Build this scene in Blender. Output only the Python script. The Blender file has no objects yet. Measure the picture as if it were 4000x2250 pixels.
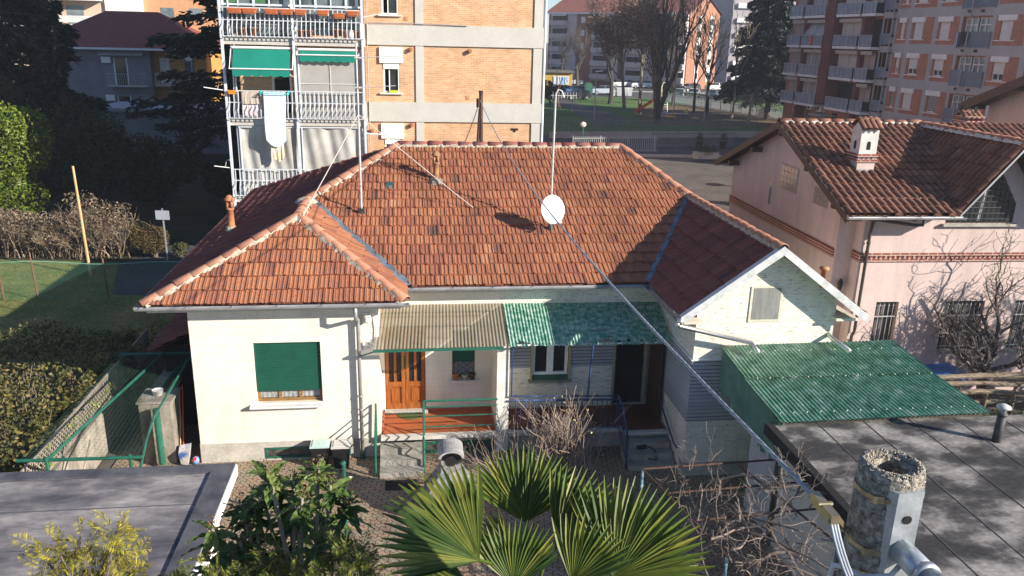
import bpy, bmesh, math, random
import numpy as np
from mathutils import Matrix, Vector
rad = math.radians
scene = bpy.context.scene
col = scene.collection

# ---------------------------------------------------------------- camera
F_PX, PITCH, ROLL, CAM_H = 3125.0, 0.30422, 0.02402, 9.2
KD = 1.55279                      # the photo was measured on a 2576 px wide print
_fw = np.array([0, math.cos(PITCH), -math.sin(PITCH)])
_up = np.array([0, math.sin(PITCH), math.cos(PITCH)])
_rt = np.array([1.0, 0, 0])
RR = math.cos(ROLL) * _rt + math.sin(ROLL) * _up
UU = -math.sin(ROLL) * _rt + math.cos(ROLL) * _up
CP = np.array([0, 0, CAM_H])
cam_data = bpy.data.cameras.new("camera")
cam = bpy.data.objects.new("camera", cam_data)
col.objects.link(cam)
cam.matrix_world = Matrix(((RR[0], UU[0], -_fw[0], 0), (RR[1], UU[1], -_fw[1], 0), (RR[2], UU[2], -_fw[2], CAM_H), (0, 0, 0, 1)))
cam_data.sensor_width = 36
cam_data.lens = F_PX / 4000 * 36
cam_data.clip_start = 0.05
cam_data.clip_end = 2000
scene.camera = cam

# ---------------------------------------------------------------- light
YAW = rad(7.5)
SUN_EL = rad(22.5)
SUN_DIR = Vector((0.903 * math.cos(SUN_EL), -0.431 * math.cos(SUN_EL), math.sin(SUN_EL)))
world = bpy.data.worlds.new("World")
scene.world = world
world.use_nodes = True
nt = world.node_tree
sky = nt.nodes.new("ShaderNodeTexSky")
sky.sky_type = 'NISHITA'
sky.sun_disc = False
sky.sun_elevation = SUN_EL
sky.sun_rotation = math.atan2(SUN_DIR.x, SUN_DIR.y)
sky.air_density = 0.8
sky.ozone_density = 4.0
sky.dust_density = 0.1
nt.links.new(sky.outputs[0], nt.nodes["Background"].inputs[0])
nt.nodes["Background"].inputs[1].default_value = 0.08
sun_data = bpy.data.lights.new("sun", 'SUN')
sun_data.energy = 5.0
sun_data.angle = rad(0.5)
sun_data.color = (1.0, 0.92, 0.80)
sun = bpy.data.objects.new("sun", sun_data)
col.objects.link(sun)
sun.rotation_euler = SUN_DIR.to_track_quat('Z', 'Y').to_euler()
scene.view_settings.view_transform = 'Standard'
scene.view_settings.look = 'None'
scene.view_settings.exposure = 1.02
scene.view_settings.gamma = 1
scene.cycles.max_bounces = 6
scene.cycles.transparent_max_bounces = 12
scene.cycles.caustics_reflective = False
scene.cycles.caustics_refractive = False

# ---------------------------------------------------------------- measuring helpers: a sight line of the surveyed photo -> a point in the place
def ray(x, y):
    return _fw + (x * KD - 2000) / F_PX * RR - (y * KD - 1125) / F_PX * UU
def atz(x, y, z):
    d = ray(x, y)
    return CP + d * ((z - CAM_H) / d[2])
def aty(x, y, Y):
    d = ray(x, y)
    return CP + d * (Y / d[1])
class Frame:
    def __init__(s, ox, oy, yaw, oz=0.0):
        s.m = Matrix.Translation((ox, oy, oz)) @ Matrix.Rotation(yaw, 4, 'Z')
        s.o = np.array([ox, oy, oz]); s.yaw = yaw
        s.u = np.array([math.cos(yaw), math.sin(yaw), 0]); s.v = np.array([-math.sin(yaw), math.cos(yaw), 0])
    def loc(s, p):
        q = np.array(p) - s.o
        return np.array([q @ s.u, q @ s.v, q[2]])
    def w(s, a, b, c):
        return s.o + s.u * a + s.v * b + np.array([0, 0, c])
    def b(s, x, y, b):            # on the vertical plane v = b
        d = ray(x, y); t = ((s.o + s.v * b - CP) @ s.v) / (d @ s.v)
        return s.loc(CP + d * t)
    def a(s, x, y, a):
        d = ray(x, y); t = ((s.o + s.u * a - CP) @ s.u) / (d @ s.u)
        return s.loc(CP + d * t)
    def z(s, x, y, z):
        return s.loc(atz(x, y, z))
HF = Frame(-6.79, 15.77, YAW)

# ---------------------------------------------------------------- mesh building
class M:
    def __init__(s, frame=None):
        s.V = []; s.Fc = []; s.T = []; s.fr = frame; s.t = 0.5
        s.bulkV = []; s.bulkF = []; s.bulkT = []
    def add(s, pts, faces, t=None):
        n = len(s.V)
        s.V.extend([tuple(float(c) for c in p) for p in pts])
        s.Fc.extend([tuple(i + n for i in f) for f in faces])
        s.T.extend([s.t if t is None else t] * len(faces))
    def quad(s, *p, t=None):
        s.add(p, [tuple(range(len(p)))], t)
    def box(s, x0, x1, y0, y1, z0, z1, t=None):
        p = [(x, y, z) for z in (z0, z1) for y in (y0, y1) for x in (x0, x1)]
        s.add(p, [(0, 2, 3, 1), (4, 5, 7, 6), (0, 1, 5, 4), (2, 6, 7, 3), (0, 4, 6, 2), (1, 3, 7, 5)], t)
    def tube(s, pts, r, n=6, cap=True, t=None):
        pts = [Vector(p) for p in pts]
        rs = r if isinstance(r, (list, tuple)) else [r] * len(pts)
        ring = []; V = []; prev = None
        for i, p in enumerate(pts):
            d = (pts[min(i + 1, len(pts) - 1)] - pts[max(i - 1, 0)])
            if d.length < 1e-9: d = Vector((0, 0, 1))
            d.normalize()
            if prev is None:
                a = Vector((0, 0, 1)) if abs(d.z) < .9 else Vector((1, 0, 0))
                e1 = d.cross(a).normalized()
            else:
                e1 = (prev - d * prev.dot(d))
                if e1.length < 1e-6: e1 = d.orthogonal()
                e1.normalize()
            prev = e1; e2 = d.cross(e1)
            for k in range(n):
                an = 2 * math.pi * k / n
                V.append(p + (e1 * math.cos(an) + e2 * math.sin(an)) * rs[i])
        Fs = []
        for i in range(len(pts) - 1):
            for k in range(n):
                a, b = i * n + k, i * n + (k + 1) % n
                Fs.append((a, b, b + n, a + n))
        if cap:
            Fs.append(tuple(range(n - 1, -1, -1))); Fs.append(tuple((len(pts) - 1) * n + k for k in range(n)))
        s.add(V, Fs, t)
    def bar(s, p0, p1, w, h, t=None):          # rectangular bar, w sideways, h upward
        p0 = Vector(p0); p1 = Vector(p1); d = (p1 - p0).normalized()
        up = Vector((0, 0, 1)) if abs(d.z) < .95 else Vector((0, 1, 0))
        e1 = d.cross(up).normalized() * (w / 2); e2 = e1.cross(d).normalized() * (h / 2)
        P = [q + sx * e1 + sy * e2 for q in (p0, p1) for sx, sy in ((-1, -1), (1, -1), (1, 1), (-1, 1))]
        s.add(P, [(0, 1, 2, 3), (7, 6, 5, 4), (0, 4, 5, 1), (1, 5, 6, 2), (2, 6, 7, 3), (3, 7, 4, 0)], t)
    def prism(s, poly, vec, t=None):
        n = len(poly); P = [Vector(p) for p in poly] + [Vector(p) + Vector(vec) for p in poly]
        s.add(P, [tuple(range(n - 1, -1, -1)), tuple(range(n, 2 * n))] + [(i, (i + 1) % n, n + (i + 1) % n, n + i) for i in range(n)], t)
    def lathe(s, c, prof, n=12, t=None, sx=1, sy=1):
        V = []; Fs = []
        for r, z in prof:
            for k in range(n):
                an = 2 * math.pi * k / n
                V.append((c[0] + r * math.cos(an) * sx, c[1] + r * math.sin(an) * sy, c[2] + z))
        for i in range(len(prof) - 1):
            for k in range(n):
                a, b = i * n + k, i * n + (k + 1) % n
                Fs.append((a, b, b + n, a + n))
        Fs.append(tuple(range(n - 1, -1, -1))); Fs.append(tuple((len(prof) - 1) * n + k for k in range(n)))
        s.add(V, Fs, t)
    def grid(s, fn, nu, nv, t=None):
        V = [fn(i / nu, j / nv) for j in range(nv + 1) for i in range(nu + 1)]
        s.add(V, [(j * (nu + 1) + i, j * (nu + 1) + i + 1, (j + 1) * (nu + 1) + i + 1, (j + 1) * (nu + 1) + i) for j in range(nv) for i in range(nu)], t)
    def wall(s, x0, x1, z0, z1, holes, y, depth=.2):   # front face at y looking to -y with openings (hx0,hx1,hz0,hz1) and their reveals
        xs = sorted({x0, x1} | {h[0] for h in holes} | {h[1] for h in holes}); zs = sorted({z0, z1} | {h[2] for h in holes} | {h[3] for h in holes})
        for i in range(len(xs) - 1):
            for j in range(len(zs) - 1):
                cx, cz = (xs[i] + xs[i + 1]) / 2, (zs[j] + zs[j + 1]) / 2
                if not (x0 < cx < x1 and z0 < cz < z1) or any(h[0] < cx < h[1] and h[2] < cz < h[3] for h in holes): continue
                s.quad((xs[i], y, zs[j]), (xs[i + 1], y, zs[j]), (xs[i + 1], y, zs[j + 1]), (xs[i], y, zs[j + 1]))
        for a, b, c, d in holes:
            for p, q in (((a, c), (a, d)), ((a, d), (b, d)), ((b, d), (b, c)), ((b, c), (a, c))):
                s.quad((p[0], y, p[1]), (q[0], y, q[1]), (q[0], y + depth, q[1]), (p[0], y + depth, p[1]))
    def leaves(s, P, N, L, W, rng, t=None, bend=.15):   # many leaf-sized faces: centres P, axis N
        P = np.asarray(P); n = len(P)
        if n == 0: return
        d = np.asarray(N, float) + 1e-9; d /= np.linalg.norm(d, axis=1)[:, None]
        r = rng.normal(size=(n, 3)); e = np.cross(d, r); e /= np.linalg.norm(e, axis=1)[:, None] + 1e-9
        nn = np.cross(d, e)
        Ls = (np.asarray(L) * rng.uniform(.7, 1.25, n))[:, None]; Ws = (np.asarray(W) * rng.uniform(.75, 1.2, n))[:, None]
        A = P - d * Ls * .5; B = P + e * Ws * .5 + nn * Ls * bend * .3; C2 = P + d * Ls * .5 - nn * Ls * bend; D2 = P - e * Ws * .5 + nn * Ls * bend * .3
        s.bulkV.append(np.stack([A, B, C2, D2], 1).reshape(-1, 3))
        s.bulkF.append(n); s.bulkT.append(rng.uniform(0, 1, n) if t is None else np.broadcast_to(t, (n,)))
    def build(s, name, mat, parent=None, smooth=False, label=None, kind=None):
        V = np.array(s.V, float).reshape(-1, 3)
        if s.bulkV:
            off = len(V); bv = np.concatenate(s.bulkV); V = np.concatenate([V, bv])
        if s.fr is not None:
            R = np.array(s.fr.m)[:3, :3]; V = V @ R.T + np.array(s.fr.m)[:3, 3]
        if parent is not None:
            mi = np.array(WM[parent.name].inverted()); V = V @ mi[:3, :3].T + mi[:3, 3]
        me = bpy.data.meshes.new(name)
        ln = [len(f) for f in s.Fc]; li = [i for f in s.Fc for i in f]; T = list(s.T)
        if s.bulkV:
            nq = sum(s.bulkF)
            ln = np.concatenate([np.array(ln, np.int32), np.full(nq, 4, np.int32)]); li = np.concatenate([np.array(li, np.int32), np.arange(off, off + 4 * nq, dtype=np.int32)])
            T = np.concatenate([np.array(T, np.float32)] + [np.asarray(b, np.float32) for b in s.bulkT])
        ln = np.array(ln, np.int32); li = np.array(li, np.int32)
        me.vertices.add(len(V)); me.vertices.foreach_set("co", V.astype(np.float32).ravel())
        me.loops.add(len(li)); me.loops.foreach_set("vertex_index", li)
        st = np.concatenate([[0], np.cumsum(ln)[:-1]]).astype(np.int32)
        me.polygons.add(len(ln)); me.polygons.foreach_set("loop_start", st)
        me.update(calc_edges=True)
        at = me.attributes.new("tint", 'FLOAT', 'FACE'); at.data.foreach_set("value", np.array(T, np.float32))
        me.polygons.foreach_set("use_smooth", np.full(len(ln), bool(smooth)))
        me.validate()
        me.materials.append(mat)
        o = bpy.data.objects.new(name, me); col.objects.link(o)
        if parent is not None:
            o.parent = parent; WM[o.name] = WM[parent.name]
        if label: o['label'] = label
        if kind: o['kind'] = kind
        return o
WM = {}
def thing(name, label, cat, loc=(0, 0, 0), rz=0.0, group=None):
    o = bpy.data.objects.new(name, None); o.empty_display_size = .3
    col.objects.link(o); o.location = tuple(float(c) for c in loc); o.rotation_euler = (0, 0, rz)
    WM[o.name] = Matrix.Translation(o.location) @ Matrix.Rotation(rz, 4, 'Z')
    o['label'] = label; o['category'] = cat
    if group: o['group'] = group
    return o
def single(m, name, mat, label, cat, group=None, smooth=False, kind=None):   # a thing that is one mesh: origin moved to its base
    o = m.build(name, mat, None, smooth)
    n = len(o.data.vertices); a = np.zeros(n * 3, np.float32); o.data.vertices.foreach_get("co", a); a = a.reshape(-1, 3)
    c = np.array([(a[:, 0].min() + a[:, 0].max()) / 2, (a[:, 1].min() + a[:, 1].max()) / 2, a[:, 2].min()], np.float32)
    o.data.vertices.foreach_set("co", (a - c).ravel()); o.location = [float(q) for q in c]; o.data.update()
    WM[o.name] = Matrix.Translation(o.location)
    o['label'] = label; o['category'] = cat
    if group: o['group'] = group
    if kind: o['kind'] = kind
    return o
def struct(m, name, mat, kind='structure', label=None):
    o = m.build(name, mat); o['kind'] = kind
    if label: o['label'] = label
    return o
def dup(root, loc, rz=None, label=None, sc=None):
    r = root.copy(); col.objects.link(r); r.location = tuple(float(c) for c in loc)
    if rz is not None: r.rotation_euler = (0, 0, rz)
    if sc: r.scale = (sc,) * 3 if not isinstance(sc, (tuple, list)) else sc
    if label: r['label'] = label
    for ch in list(root.children):
        c = ch.copy(); col.objects.link(c); c.parent = r
        for g in list(ch.children):
            d = g.copy(); col.objects.link(d); d.parent = c
    return r

# ---------------------------------------------------------------- materials
MT = {}
def mat(name, c, c2=None, rough=.75, scale=2.0, detail=6, bump=0.0, bscale=30, metal=0.0, ramp=None, tint=0.0, trans=0.0, spec=.4, stretch=(1, 1, 1), fine=.12, lo=.35, hi=.65, alpha=1.0, dirt=None):
    if name in MT: return MT[name]
    m = bpy.data.materials.new(name); m.use_nodes = True; n = m.node_tree.nodes; L = m.node_tree.links
    b = n["Principled BSDF"]; out = n["Material Output"]
    tc = n.new("ShaderNodeTexCoord"); mp = n.new("ShaderNodeMapping"); mp.inputs['Scale'].default_value = stretch
    L.new(tc.outputs['Object'], mp.inputs[0])
    nz = n.new("ShaderNodeTexNoise"); nz.inputs['Scale'].default_value = scale; nz.inputs['Detail'].default_value = detail; nz.inputs['Roughness'].default_value = .6
    L.new(mp.outputs[0], nz.inputs['Vector'])
    cr = n.new("ShaderNodeValToRGB"); e = cr.color_ramp
    cs = ramp or [(lo, c), (hi, c2 or tuple(min(1, q * 1.25) for q in c))]
    while len(e.elements) < len(cs): e.elements.new(.5)
    for i, (p, q) in enumerate(cs):
        e.elements[i].position = p; e.elements[i].color = (*q, 1)
    src = nz.outputs['Fac']
    if tint:
        at = n.new("ShaderNodeAttribute"); at.attribute_name = 'tint'
        mx = n.new("ShaderNodeMix"); mx.inputs[0].default_value = tint
        L.new(src, mx.inputs[2]); L.new(at.outputs['Fac'], mx.inputs[3]); src = mx.outputs[0]
    L.new(src, cr.inputs[0])
    cout = cr.outputs[0]
    if fine:
        nf = n.new("ShaderNodeTexNoise"); nf.inputs['Scale'].default_value = scale * 11; nf.inputs['Detail'].default_value = 4
        L.new(mp.outputs[0], nf.inputs['Vector'])
        mr = n.new("ShaderNodeMapRange"); mr.inputs[1].default_value = .3; mr.inputs[2].default_value = .7; mr.inputs[3].default_value = 1 - fine; mr.inputs[4].default_value = 1 + fine
        L.new(nf.outputs['Fac'], mr.inputs[0])
        mm = n.new("ShaderNodeVectorMath"); mm.operation = 'SCALE'
        L.new(cout, mm.inputs[0]); L.new(mr.outputs[0], mm.inputs['Scale']); cout = mm.outputs[0]
    if dirt:      # streaks, lichen and soot: stains of the surface itself
        md = n.new("ShaderNodeMapping"); md.inputs['Scale'].default_value = dirt[2]; nd = n.new("ShaderNodeTexNoise"); nd.inputs['Scale'].default_value = dirt[0]; nd.inputs['Detail'].default_value = 9; nd.inputs['Roughness'].default_value = .65
        L.new(tc.outputs['Object'], md.inputs[0]); L.new(md.outputs[0], nd.inputs['Vector']); rd = n.new("ShaderNodeMapRange"); rd.inputs[1].default_value = .42; rd.inputs[2].default_value = .62; rd.inputs[3].default_value = 1; rd.inputs[4].default_value = 1 - dirt[1]
        L.new(nd.outputs['Fac'], rd.inputs[0]); xd = n.new("ShaderNodeVectorMath"); xd.operation = 'SCALE'; L.new(cout, xd.inputs[0]); L.new(rd.outputs[0], xd.inputs['Scale']); cout = xd.outputs[0]
    L.new(cout, b.inputs['Base Color'])
    b.inputs['Roughness'].default_value = rough; b.inputs['Metallic'].default_value = metal
    b.inputs['Specular IOR Level'].default_value = spec
    if bump:
        nb = n.new("ShaderNodeTexNoise"); nb.inputs['Scale'].default_value = bscale; nb.inputs['Detail'].default_value = 5
        L.new(mp.outputs[0], nb.inputs['Vector'])
        bp = n.new("ShaderNodeBump"); bp.inputs['Strength'].default_value = bump; bp.inputs['Distance'].default_value = .02
        L.new(nb.outputs['Fac'], bp.inputs['Height']); L.new(bp.outputs[0], b.inputs['Normal'])
    if trans:
        tr = n.new("ShaderNodeBsdfTranslucent"); L.new(cout, tr.inputs[0])
        mx = n.new("ShaderNodeMixShader"); mx.inputs[0].default_value = trans
        L.new(b.outputs[0], mx.inputs[1]); L.new(tr.outputs[0], mx.inputs[2]); L.new(mx.outputs[0], out.inputs[0])
    if alpha < 1:
        tp = n.new("ShaderNodeBsdfTransparent"); mx = n.new("ShaderNodeMixShader"); mx.inputs[0].default_value = alpha
        src = out.inputs[0].links[0].from_socket
        L.new(tp.outputs[0], mx.inputs[1]); L.new(src, mx.inputs[2]); L.new(mx.outputs[0], out.inputs[0])
    MT[name] = m
    return m
def brick_mat(name, c1, c2, cm, bw, bh, mortar=.012, plane='xz', rough=.8, offset=.5, bump=.3, noise=.35, squash=1.0, bias=0.0, wave=0.0, bumpd=.01):
    m = bpy.data.materials.new(name); m.use_nodes = True; n = m.node_tree.nodes; L = m.node_tree.links; b = n["Principled BSDF"]
    tc = n.new("ShaderNodeTexCoord"); sp = n.new("ShaderNodeSeparateXYZ"); cb = n.new("ShaderNodeCombineXYZ")
    L.new(tc.outputs['Object'], sp.inputs[0])
    i0, i1 = {'xz': (0, 2), 'xy': (0, 1), 'yz': (1, 2)}[plane]
    L.new(sp.outputs[i0], cb.inputs[0]); L.new(sp.outputs[i1], cb.inputs[1])
    vec = cb.outputs[0]
    if wave:
        nw = n.new("ShaderNodeTexWave"); nw.inputs['Scale'].default_value = 1 / bw * .5; nw.inputs['Distortion'].default_value = 0
        sc = n.new("ShaderNodeVectorMath"); sc.operation = 'MULTIPLY_ADD'; L.new(vec, nw.inputs['Vector'])
        cw = n.new("ShaderNodeCombineXYZ"); L.new(nw.outputs['Fac'], cw.inputs[1])
        sc.inputs[1].default_value = (wave, wave, wave); L.new(cw.outputs[0], sc.inputs[0]); L.new(vec, sc.inputs[2]); vec = sc.outputs[0]
    br = n.new("ShaderNodeTexBrick"); br.offset = offset; br.squash = squash
    L.new(vec, br.inputs['Vector'])
    br.inputs['Color1'].default_value = (*c1, 1); br.inputs['Color2'].default_value = (*c2, 1); br.inputs['Mortar'].default_value = (*cm, 1)
    br.inputs['Scale'].default_value = 1; br.inputs['Brick Width'].default_value = bw; br.inputs['Row Height'].default_value = bh
    br.inputs['Mortar Size'].default_value = mortar; br.inputs['Mortar Smooth'].default_value = .2; br.inputs['Bias'].default_value = bias
    nz = n.new("ShaderNodeTexNoise"); nz.inputs['Scale'].default_value = 1.3; nz.inputs['Detail'].default_value = 8; nz.inputs['Roughness'].default_value = .65
    L.new(tc.outputs['Object'], nz.inputs['Vector'])
    mr = n.new("ShaderNodeMapRange"); mr.inputs[1].default_value = .3; mr.inputs[2].default_value = .7; mr.inputs[3].default_value = 1 - noise; mr.inputs[4].default_value = 1 + noise
    L.new(nz.outputs['Fac'], mr.inputs[0])
    sc = n.new("ShaderNodeVectorMath"); sc.operation = 'SCALE'; L.new(br.outputs['Color'], sc.inputs[0]); L.new(mr.outputs[0], sc.inputs['Scale'])
    L.new(sc.outputs[0], b.inputs['Base Color']); b.inputs['Roughness'].default_value = rough; b.inputs['Specular IOR Level'].default_value = .3
    bp = n.new("ShaderNodeBump"); bp.inputs['Strength'].default_value = bump; bp.inputs['Distance'].default_value = bumpd; bp.invert = True
    L.new(br.outputs['Fac'], bp.inputs['Height']); L.new(bp.outputs[0], b.inputs['Normal'])
    MT[name] = m
    return m
white_paint = mat('white_paint', (.72, .72, .70), (.80, .80, .78), rough=.5)
dark_glass = mat('dark_glass', (.012, .014, .016), (.03, .033, .036), rough=.08, spec=.6, fine=0)
pale_glass = mat('pale_glass', (.10, .13, .15), (.22, .26, .28), rough=.1, spec=.6, fine=0, scale=1.2)
dark_void = mat('dark_interior', (.008, .007, .007), (.014, .012, .011), rough=.9)
galv = mat('galvanised_steel', (.36, .39, .42), (.52, .55, .58), rough=.42, metal=.55, scale=6)
zinc = mat('zinc_gutter', (.30, .30, .31), (.42, .42, .43), rough=.45, metal=.4, scale=3)
steel = mat('stainless_pipe', (.55, .52, .47), (.68, .66, .60), rough=.3, metal=.8)
green_paint = mat('green_paint', (.012, .085, .055), (.022, .13, .085), rough=.45, scale=5)
terracotta = mat('terracotta', (.33, .12, .055), (.46, .19, .09), rough=.85, scale=8)
rust = mat('rusty_iron', (.045, .028, .022), (.12, .06, .04), rough=.85, scale=7)
mortar = mat('mortar', (.30, .25, .19), (.46, .41, .33), rough=.95, scale=9, bump=.6, bscale=25)
concrete = mat('concrete', (.30, .28, .25), (.45, .42, .37), rough=.9, scale=2.5, bump=.2)
plastic_white = mat('white_plastic', (.78, .78, .76), (.86, .86, .84), rough=.35, fine=.02)
bark = mat('bark', (.07, .055, .045), (.16, .13, .11), rough=.95, scale=9, bump=.4)
bark_pale = mat('pale_bark', (.19, .16, .12), (.36, .31, .24), rough=.95, scale=5, bump=.3)
twig = mat('dry_twigs', (.20, .15, .12), (.36, .28, .23), rough=.9, scale=6, tint=.6)
asphalt_roll = mat('bitumen_felt', (.1, .1, .1), ramp=[(.34, (.075, .072, .085)), (.46, (.15, .14, .148)), (.55, (.26, .24, .235)), (.68, (.38, .35, .335))], rough=.85, scale=1.0, detail=11, bump=.15, fine=.22, stretch=(.55, 1.2, 1))
def foliage(name, dark, mid, light, trans=.25, scale=1.2, rough=.55):
    return mat(name, dark, ramp=[(.2, dark), (.55, mid), (.85, light)], rough=rough, scale=scale, tint=.6, trans=trans, fine=.1, spec=.35)

# ---------------------------------------------------------------- tiled roofs: every tile modelled with its channels, cut to the roof's outline
MARS = [(0, .022), (.10, .026), (.17, .004), (.36, .004), (.42, .016), (.50, .018), (.56, .004), (.80, .004), (.87, .024), (.93, .026), (1, .022)]
COPPO = [(i / 10, .075 * abs(math.sin(math.pi * (i / 10 + 0))) ** .8) for i in range(11)]
def tile_roof(name, polys, p0, ex, ey, m, parent, w, h, prof, lift, frame, seed=1, stagger=0.0, dark=.0, jit=.006):
    rng = random.Random(seed)
    p0 = Vector(p0); ex = Vector(ex).normalized(); ey = Vector(ey); ey = (ey - ex * ey.dot(ex)).normalized(); nn = ex.cross(ey)
    if nn.z < 0: nn = -nn
    bm = bmesh.new(); lay = bm.faces.layers.float.new("tint")
    for pi, poly in enumerate(polys):
        P = [Vector(q) for q in poly]
        xs = [(q - p0).dot(ex) for q in P]; ys = [(q - p0).dot(ey) for q in P]
        b2 = bmesh.new(); l2 = b2.faces.layers.float.new("tint")
        for j in range(int(math.floor(min(ys) / h)), int(math.ceil(max(ys) / h))):
            off = stagger * (j % 2) * w
            rowj = rng.uniform(-.012, .012)
            for i in range(int(math.floor((min(xs) - off) / w)) - 1, int(math.ceil(max(xs) / w)) + 1):
                rr = random.Random((seed * 7919 + j * 131 + i) & 0xffffff)
                t = rr.gauss(.5, .15); t = min(1, max(0, t)); dz = rr.uniform(-jit, jit); dy = rr.uniform(-.02, .02) + rowj; sk = rr.uniform(-.006, .006)
                if rr.random() < .014: t = rr.choice((.10, .16, .92))
                x0 = i * w + off; A = []; B = []; D = []
                for fx, hz in prof:
                    A.append(b2.verts.new(p0 + ex * (x0 + fx * w + sk) + ey * (j * h - .035 + dy) + nn * (hz + lift + dz)))
                    B.append(b2.verts.new(p0 + ex * (x0 + fx * w) + ey * ((j + 1) * h + .0) + nn * (hz * .92 + dz)))
                    D.append(b2.verts.new(p0 + ex * (x0 + fx * w + sk) + ey * (j * h - .03 + dy) + nn * (hz * .3 + dz - .012)))
                for k in range(len(prof) - 1):
                    f = b2.faces.new((A[k], A[k + 1], B[k + 1], B[k])); f[l2] = t
                    f = b2.faces.new((D[k], D[k + 1], A[k + 1], A[k])); f[l2] = t * .8
        n = len(P); cen = sum(P, Vector()) / n
        for a in range(n):
            q0, q1 = P[a], P[(a + 1) % n]; d = (q1 - q0).normalized(); no = d.cross(nn)
            if (cen - q0).dot(no) > 0: no = -no
            bmesh.ops.bisect_plane(b2, geom=b2.verts[:] + b2.edges[:] + b2.faces[:], plane_co=q0 + no * (.03 if abs(d.dot(ex)) > .99 and abs((q0 - p0).dot(ey)) < .05 else 0), plane_no=no, clear_outer=True)
        me = bpy.data.meshes.new("x"); b2.to_mesh(me); bm.from_mesh(me); b2.free(); bpy.data.meshes.remove(me)
        vs = [bm.verts.new(q - nn * .03) for q in P]
        f = bm.faces.new(vs); f[lay] = .3
    mm = np.array(frame.m); mi = np.array(WM[parent.name].inverted()); bm.transform(Matrix(mi @ mm))
    bmesh.ops.recalc_face_normals(bm, faces=bm.faces[:])
    me = bpy.data.meshes.new(name); bm.to_mesh(me); bm.free(); me.materials.append(m)
    o = bpy.data.objects.new(name, me); col.objects.link(o); o.parent = parent; WM[o.name] = WM[parent.name]
    return o
def ridge_caps(m, mm, p0, p1, r=.095, step=.40, seed=0, mort=True, up=.0):   # half-round cap tiles with mortar bedding under them
    rng = random.Random(seed); p0 = Vector(p0); p1 = Vector(p1); d = p1 - p0; Ln = d.length; d.normalize()
    side = d.cross(Vector((0, 0, 1))).normalized(); upv = side.cross(d).normalized()
    k = int(Ln / step + .5); st = Ln / k
    for i in range(k):
        a = p0 + d * (i * st - .05); b = p0 + d * ((i + 1) * st); r0 = r * rng.uniform(1.0, 1.12); r1 = r * .82; dz = rng.uniform(-.01, .012) + up
        V = []; n = 9
        for q, rr in ((a, r0), (b, r1)):
            for s in range(n):
                an = math.pi * (s / (n - 1)) * 1.1 - .05 * math.pi
                V.append(q + side * math.cos(an) * rr * 1.1 + upv * (math.sin(an) * rr + dz))
        V += [v + (Vector((0, 0, 0)) - (upv * 1.0) * .018) for v in V[:n]]
        Fs = [(s, s + 1, n + s + 1, n + s) for s in range(n - 1)] + [(2 * n + s, 2 * n + s + 1, s + 1, s) for s in range(n - 1)]
        m.add(V, Fs, rng.uniform(.3, .8))
    if mort:
        kk = int(Ln / .07)
        for s in (-1, 1):
            V = []
            for i in range(kk + 1):
                q = p0 + d * (Ln * i / kk); w = r * (1.35 + rng.uniform(-.12, .4))
                V.append(q + side * s * r * .9 + upv * .03); V.append(q + side * s * w - upv * (.045 + rng.uniform(0, .03)))
            mm.add(V, [(2 * i, 2 * i + 1, 2 * i + 3, 2 * i + 2) for i in range(kk)], .5)
# ================================================================ GROUND
soil = mat('soil_ground', (.055, .05, .045), (.11, .10, .09), rough=.95, scale=.15, detail=10, fine=.25)
asph = mat('asphalt', (.045, .045, .048), (.075, .075, .078), rough=.9, scale=.5, detail=8, fine=.25, bump=.2, bscale=40)
lawn_m = mat('lawn', (.10, .10, .028), ramp=[(.3, (.085, .12, .025)), (.5, (.16, .175, .05)), (.7, (.26, .225, .09))], rough=.95, scale=.8, detail=9, fine=.35, bump=.8, bscale=18)
parkgrass_m = mat('park_grass', (.04, .06, .012), ramp=[(.35, (.05, .11, .016)), (.55, (.09, .16, .028)), (.75, (.15, .15, .055))], rough=.95, scale=.12, detail=9, fine=.3, bump=.6, bscale=12)
leaflitter_m = mat('leaf_litter', (.09, .055, .03), (.17, .11, .05), rough=.95, scale=.4, detail=10, fine=.4)
paving_m = brick_mat('wavy_pavers', (.27, .24, .175), (.33, .21, .145), (.07, .062, .04), .215, .11, mortar=.011, plane='xy', rough=.9, wave=.06, bump=.5, noise=.35)
def sheet(name, pts, z, m, kind='structure', fr=None):
    g = M(fr); g.quad(*[(p[0], p[1], z) for p in pts]); return struct(g, name, m, kind)
sheet('ground', [(-900, -60), (900, -60), (900, 1500), (-900, 1500)], -.03, soil)
sheet('courtyard_paving', [(-1.9, -9.5), (16.5, -9.5), (16.5, 4.0), (-1.9, 4.0)], 0.0, paving_m, fr=HF)
gl = [atz(*p, 0)[:2] for p in ((-700, 1010), (-30, 1010), (395, 905), (455, 790), (455, 752), (-700, 752))]
sheet('lawn', [(-60, 12), (-11.5, 12), (-10.2, 21.6), (-10.9, 27.4), (-60, 27.0)], -.018, lawn_m)
sheet('grass_strip', [(-60, 27.3), (-14.4, 27.3), (-16.2, 31.6), (-60, 31.3)], -.014, lawn_m)
sheet('asphalt_patch', [(-14.3, 27.4), (-10.9, 27.6), (-9.6, 40.5), (-14.9, 34.0), (-15.9, 31.0)], -.010, asph)
sheet('dark_garden', [(-70, 31.7), (-16.2, 31.7), (-14.9, 34.2), (-11.5, 37.5), (-11.5, 75), (-70, 75)], -.012, mat('shade_dark_grass', (.02, .03, .010), (.05, .055, .02), rough=.95, scale=.6, detail=8))  # grass coloured dark to carry the shadow of the brick block
pv = mat('yard_setts', (.075, .066, .058), (.13, .115, .10), rough=.9, scale=.6, detail=9, fine=.3)
sheet('back_yard', [(-3.0, 37), (30, 33), (40, 66.8), (2, 66.0)], -.015, pv)
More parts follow.
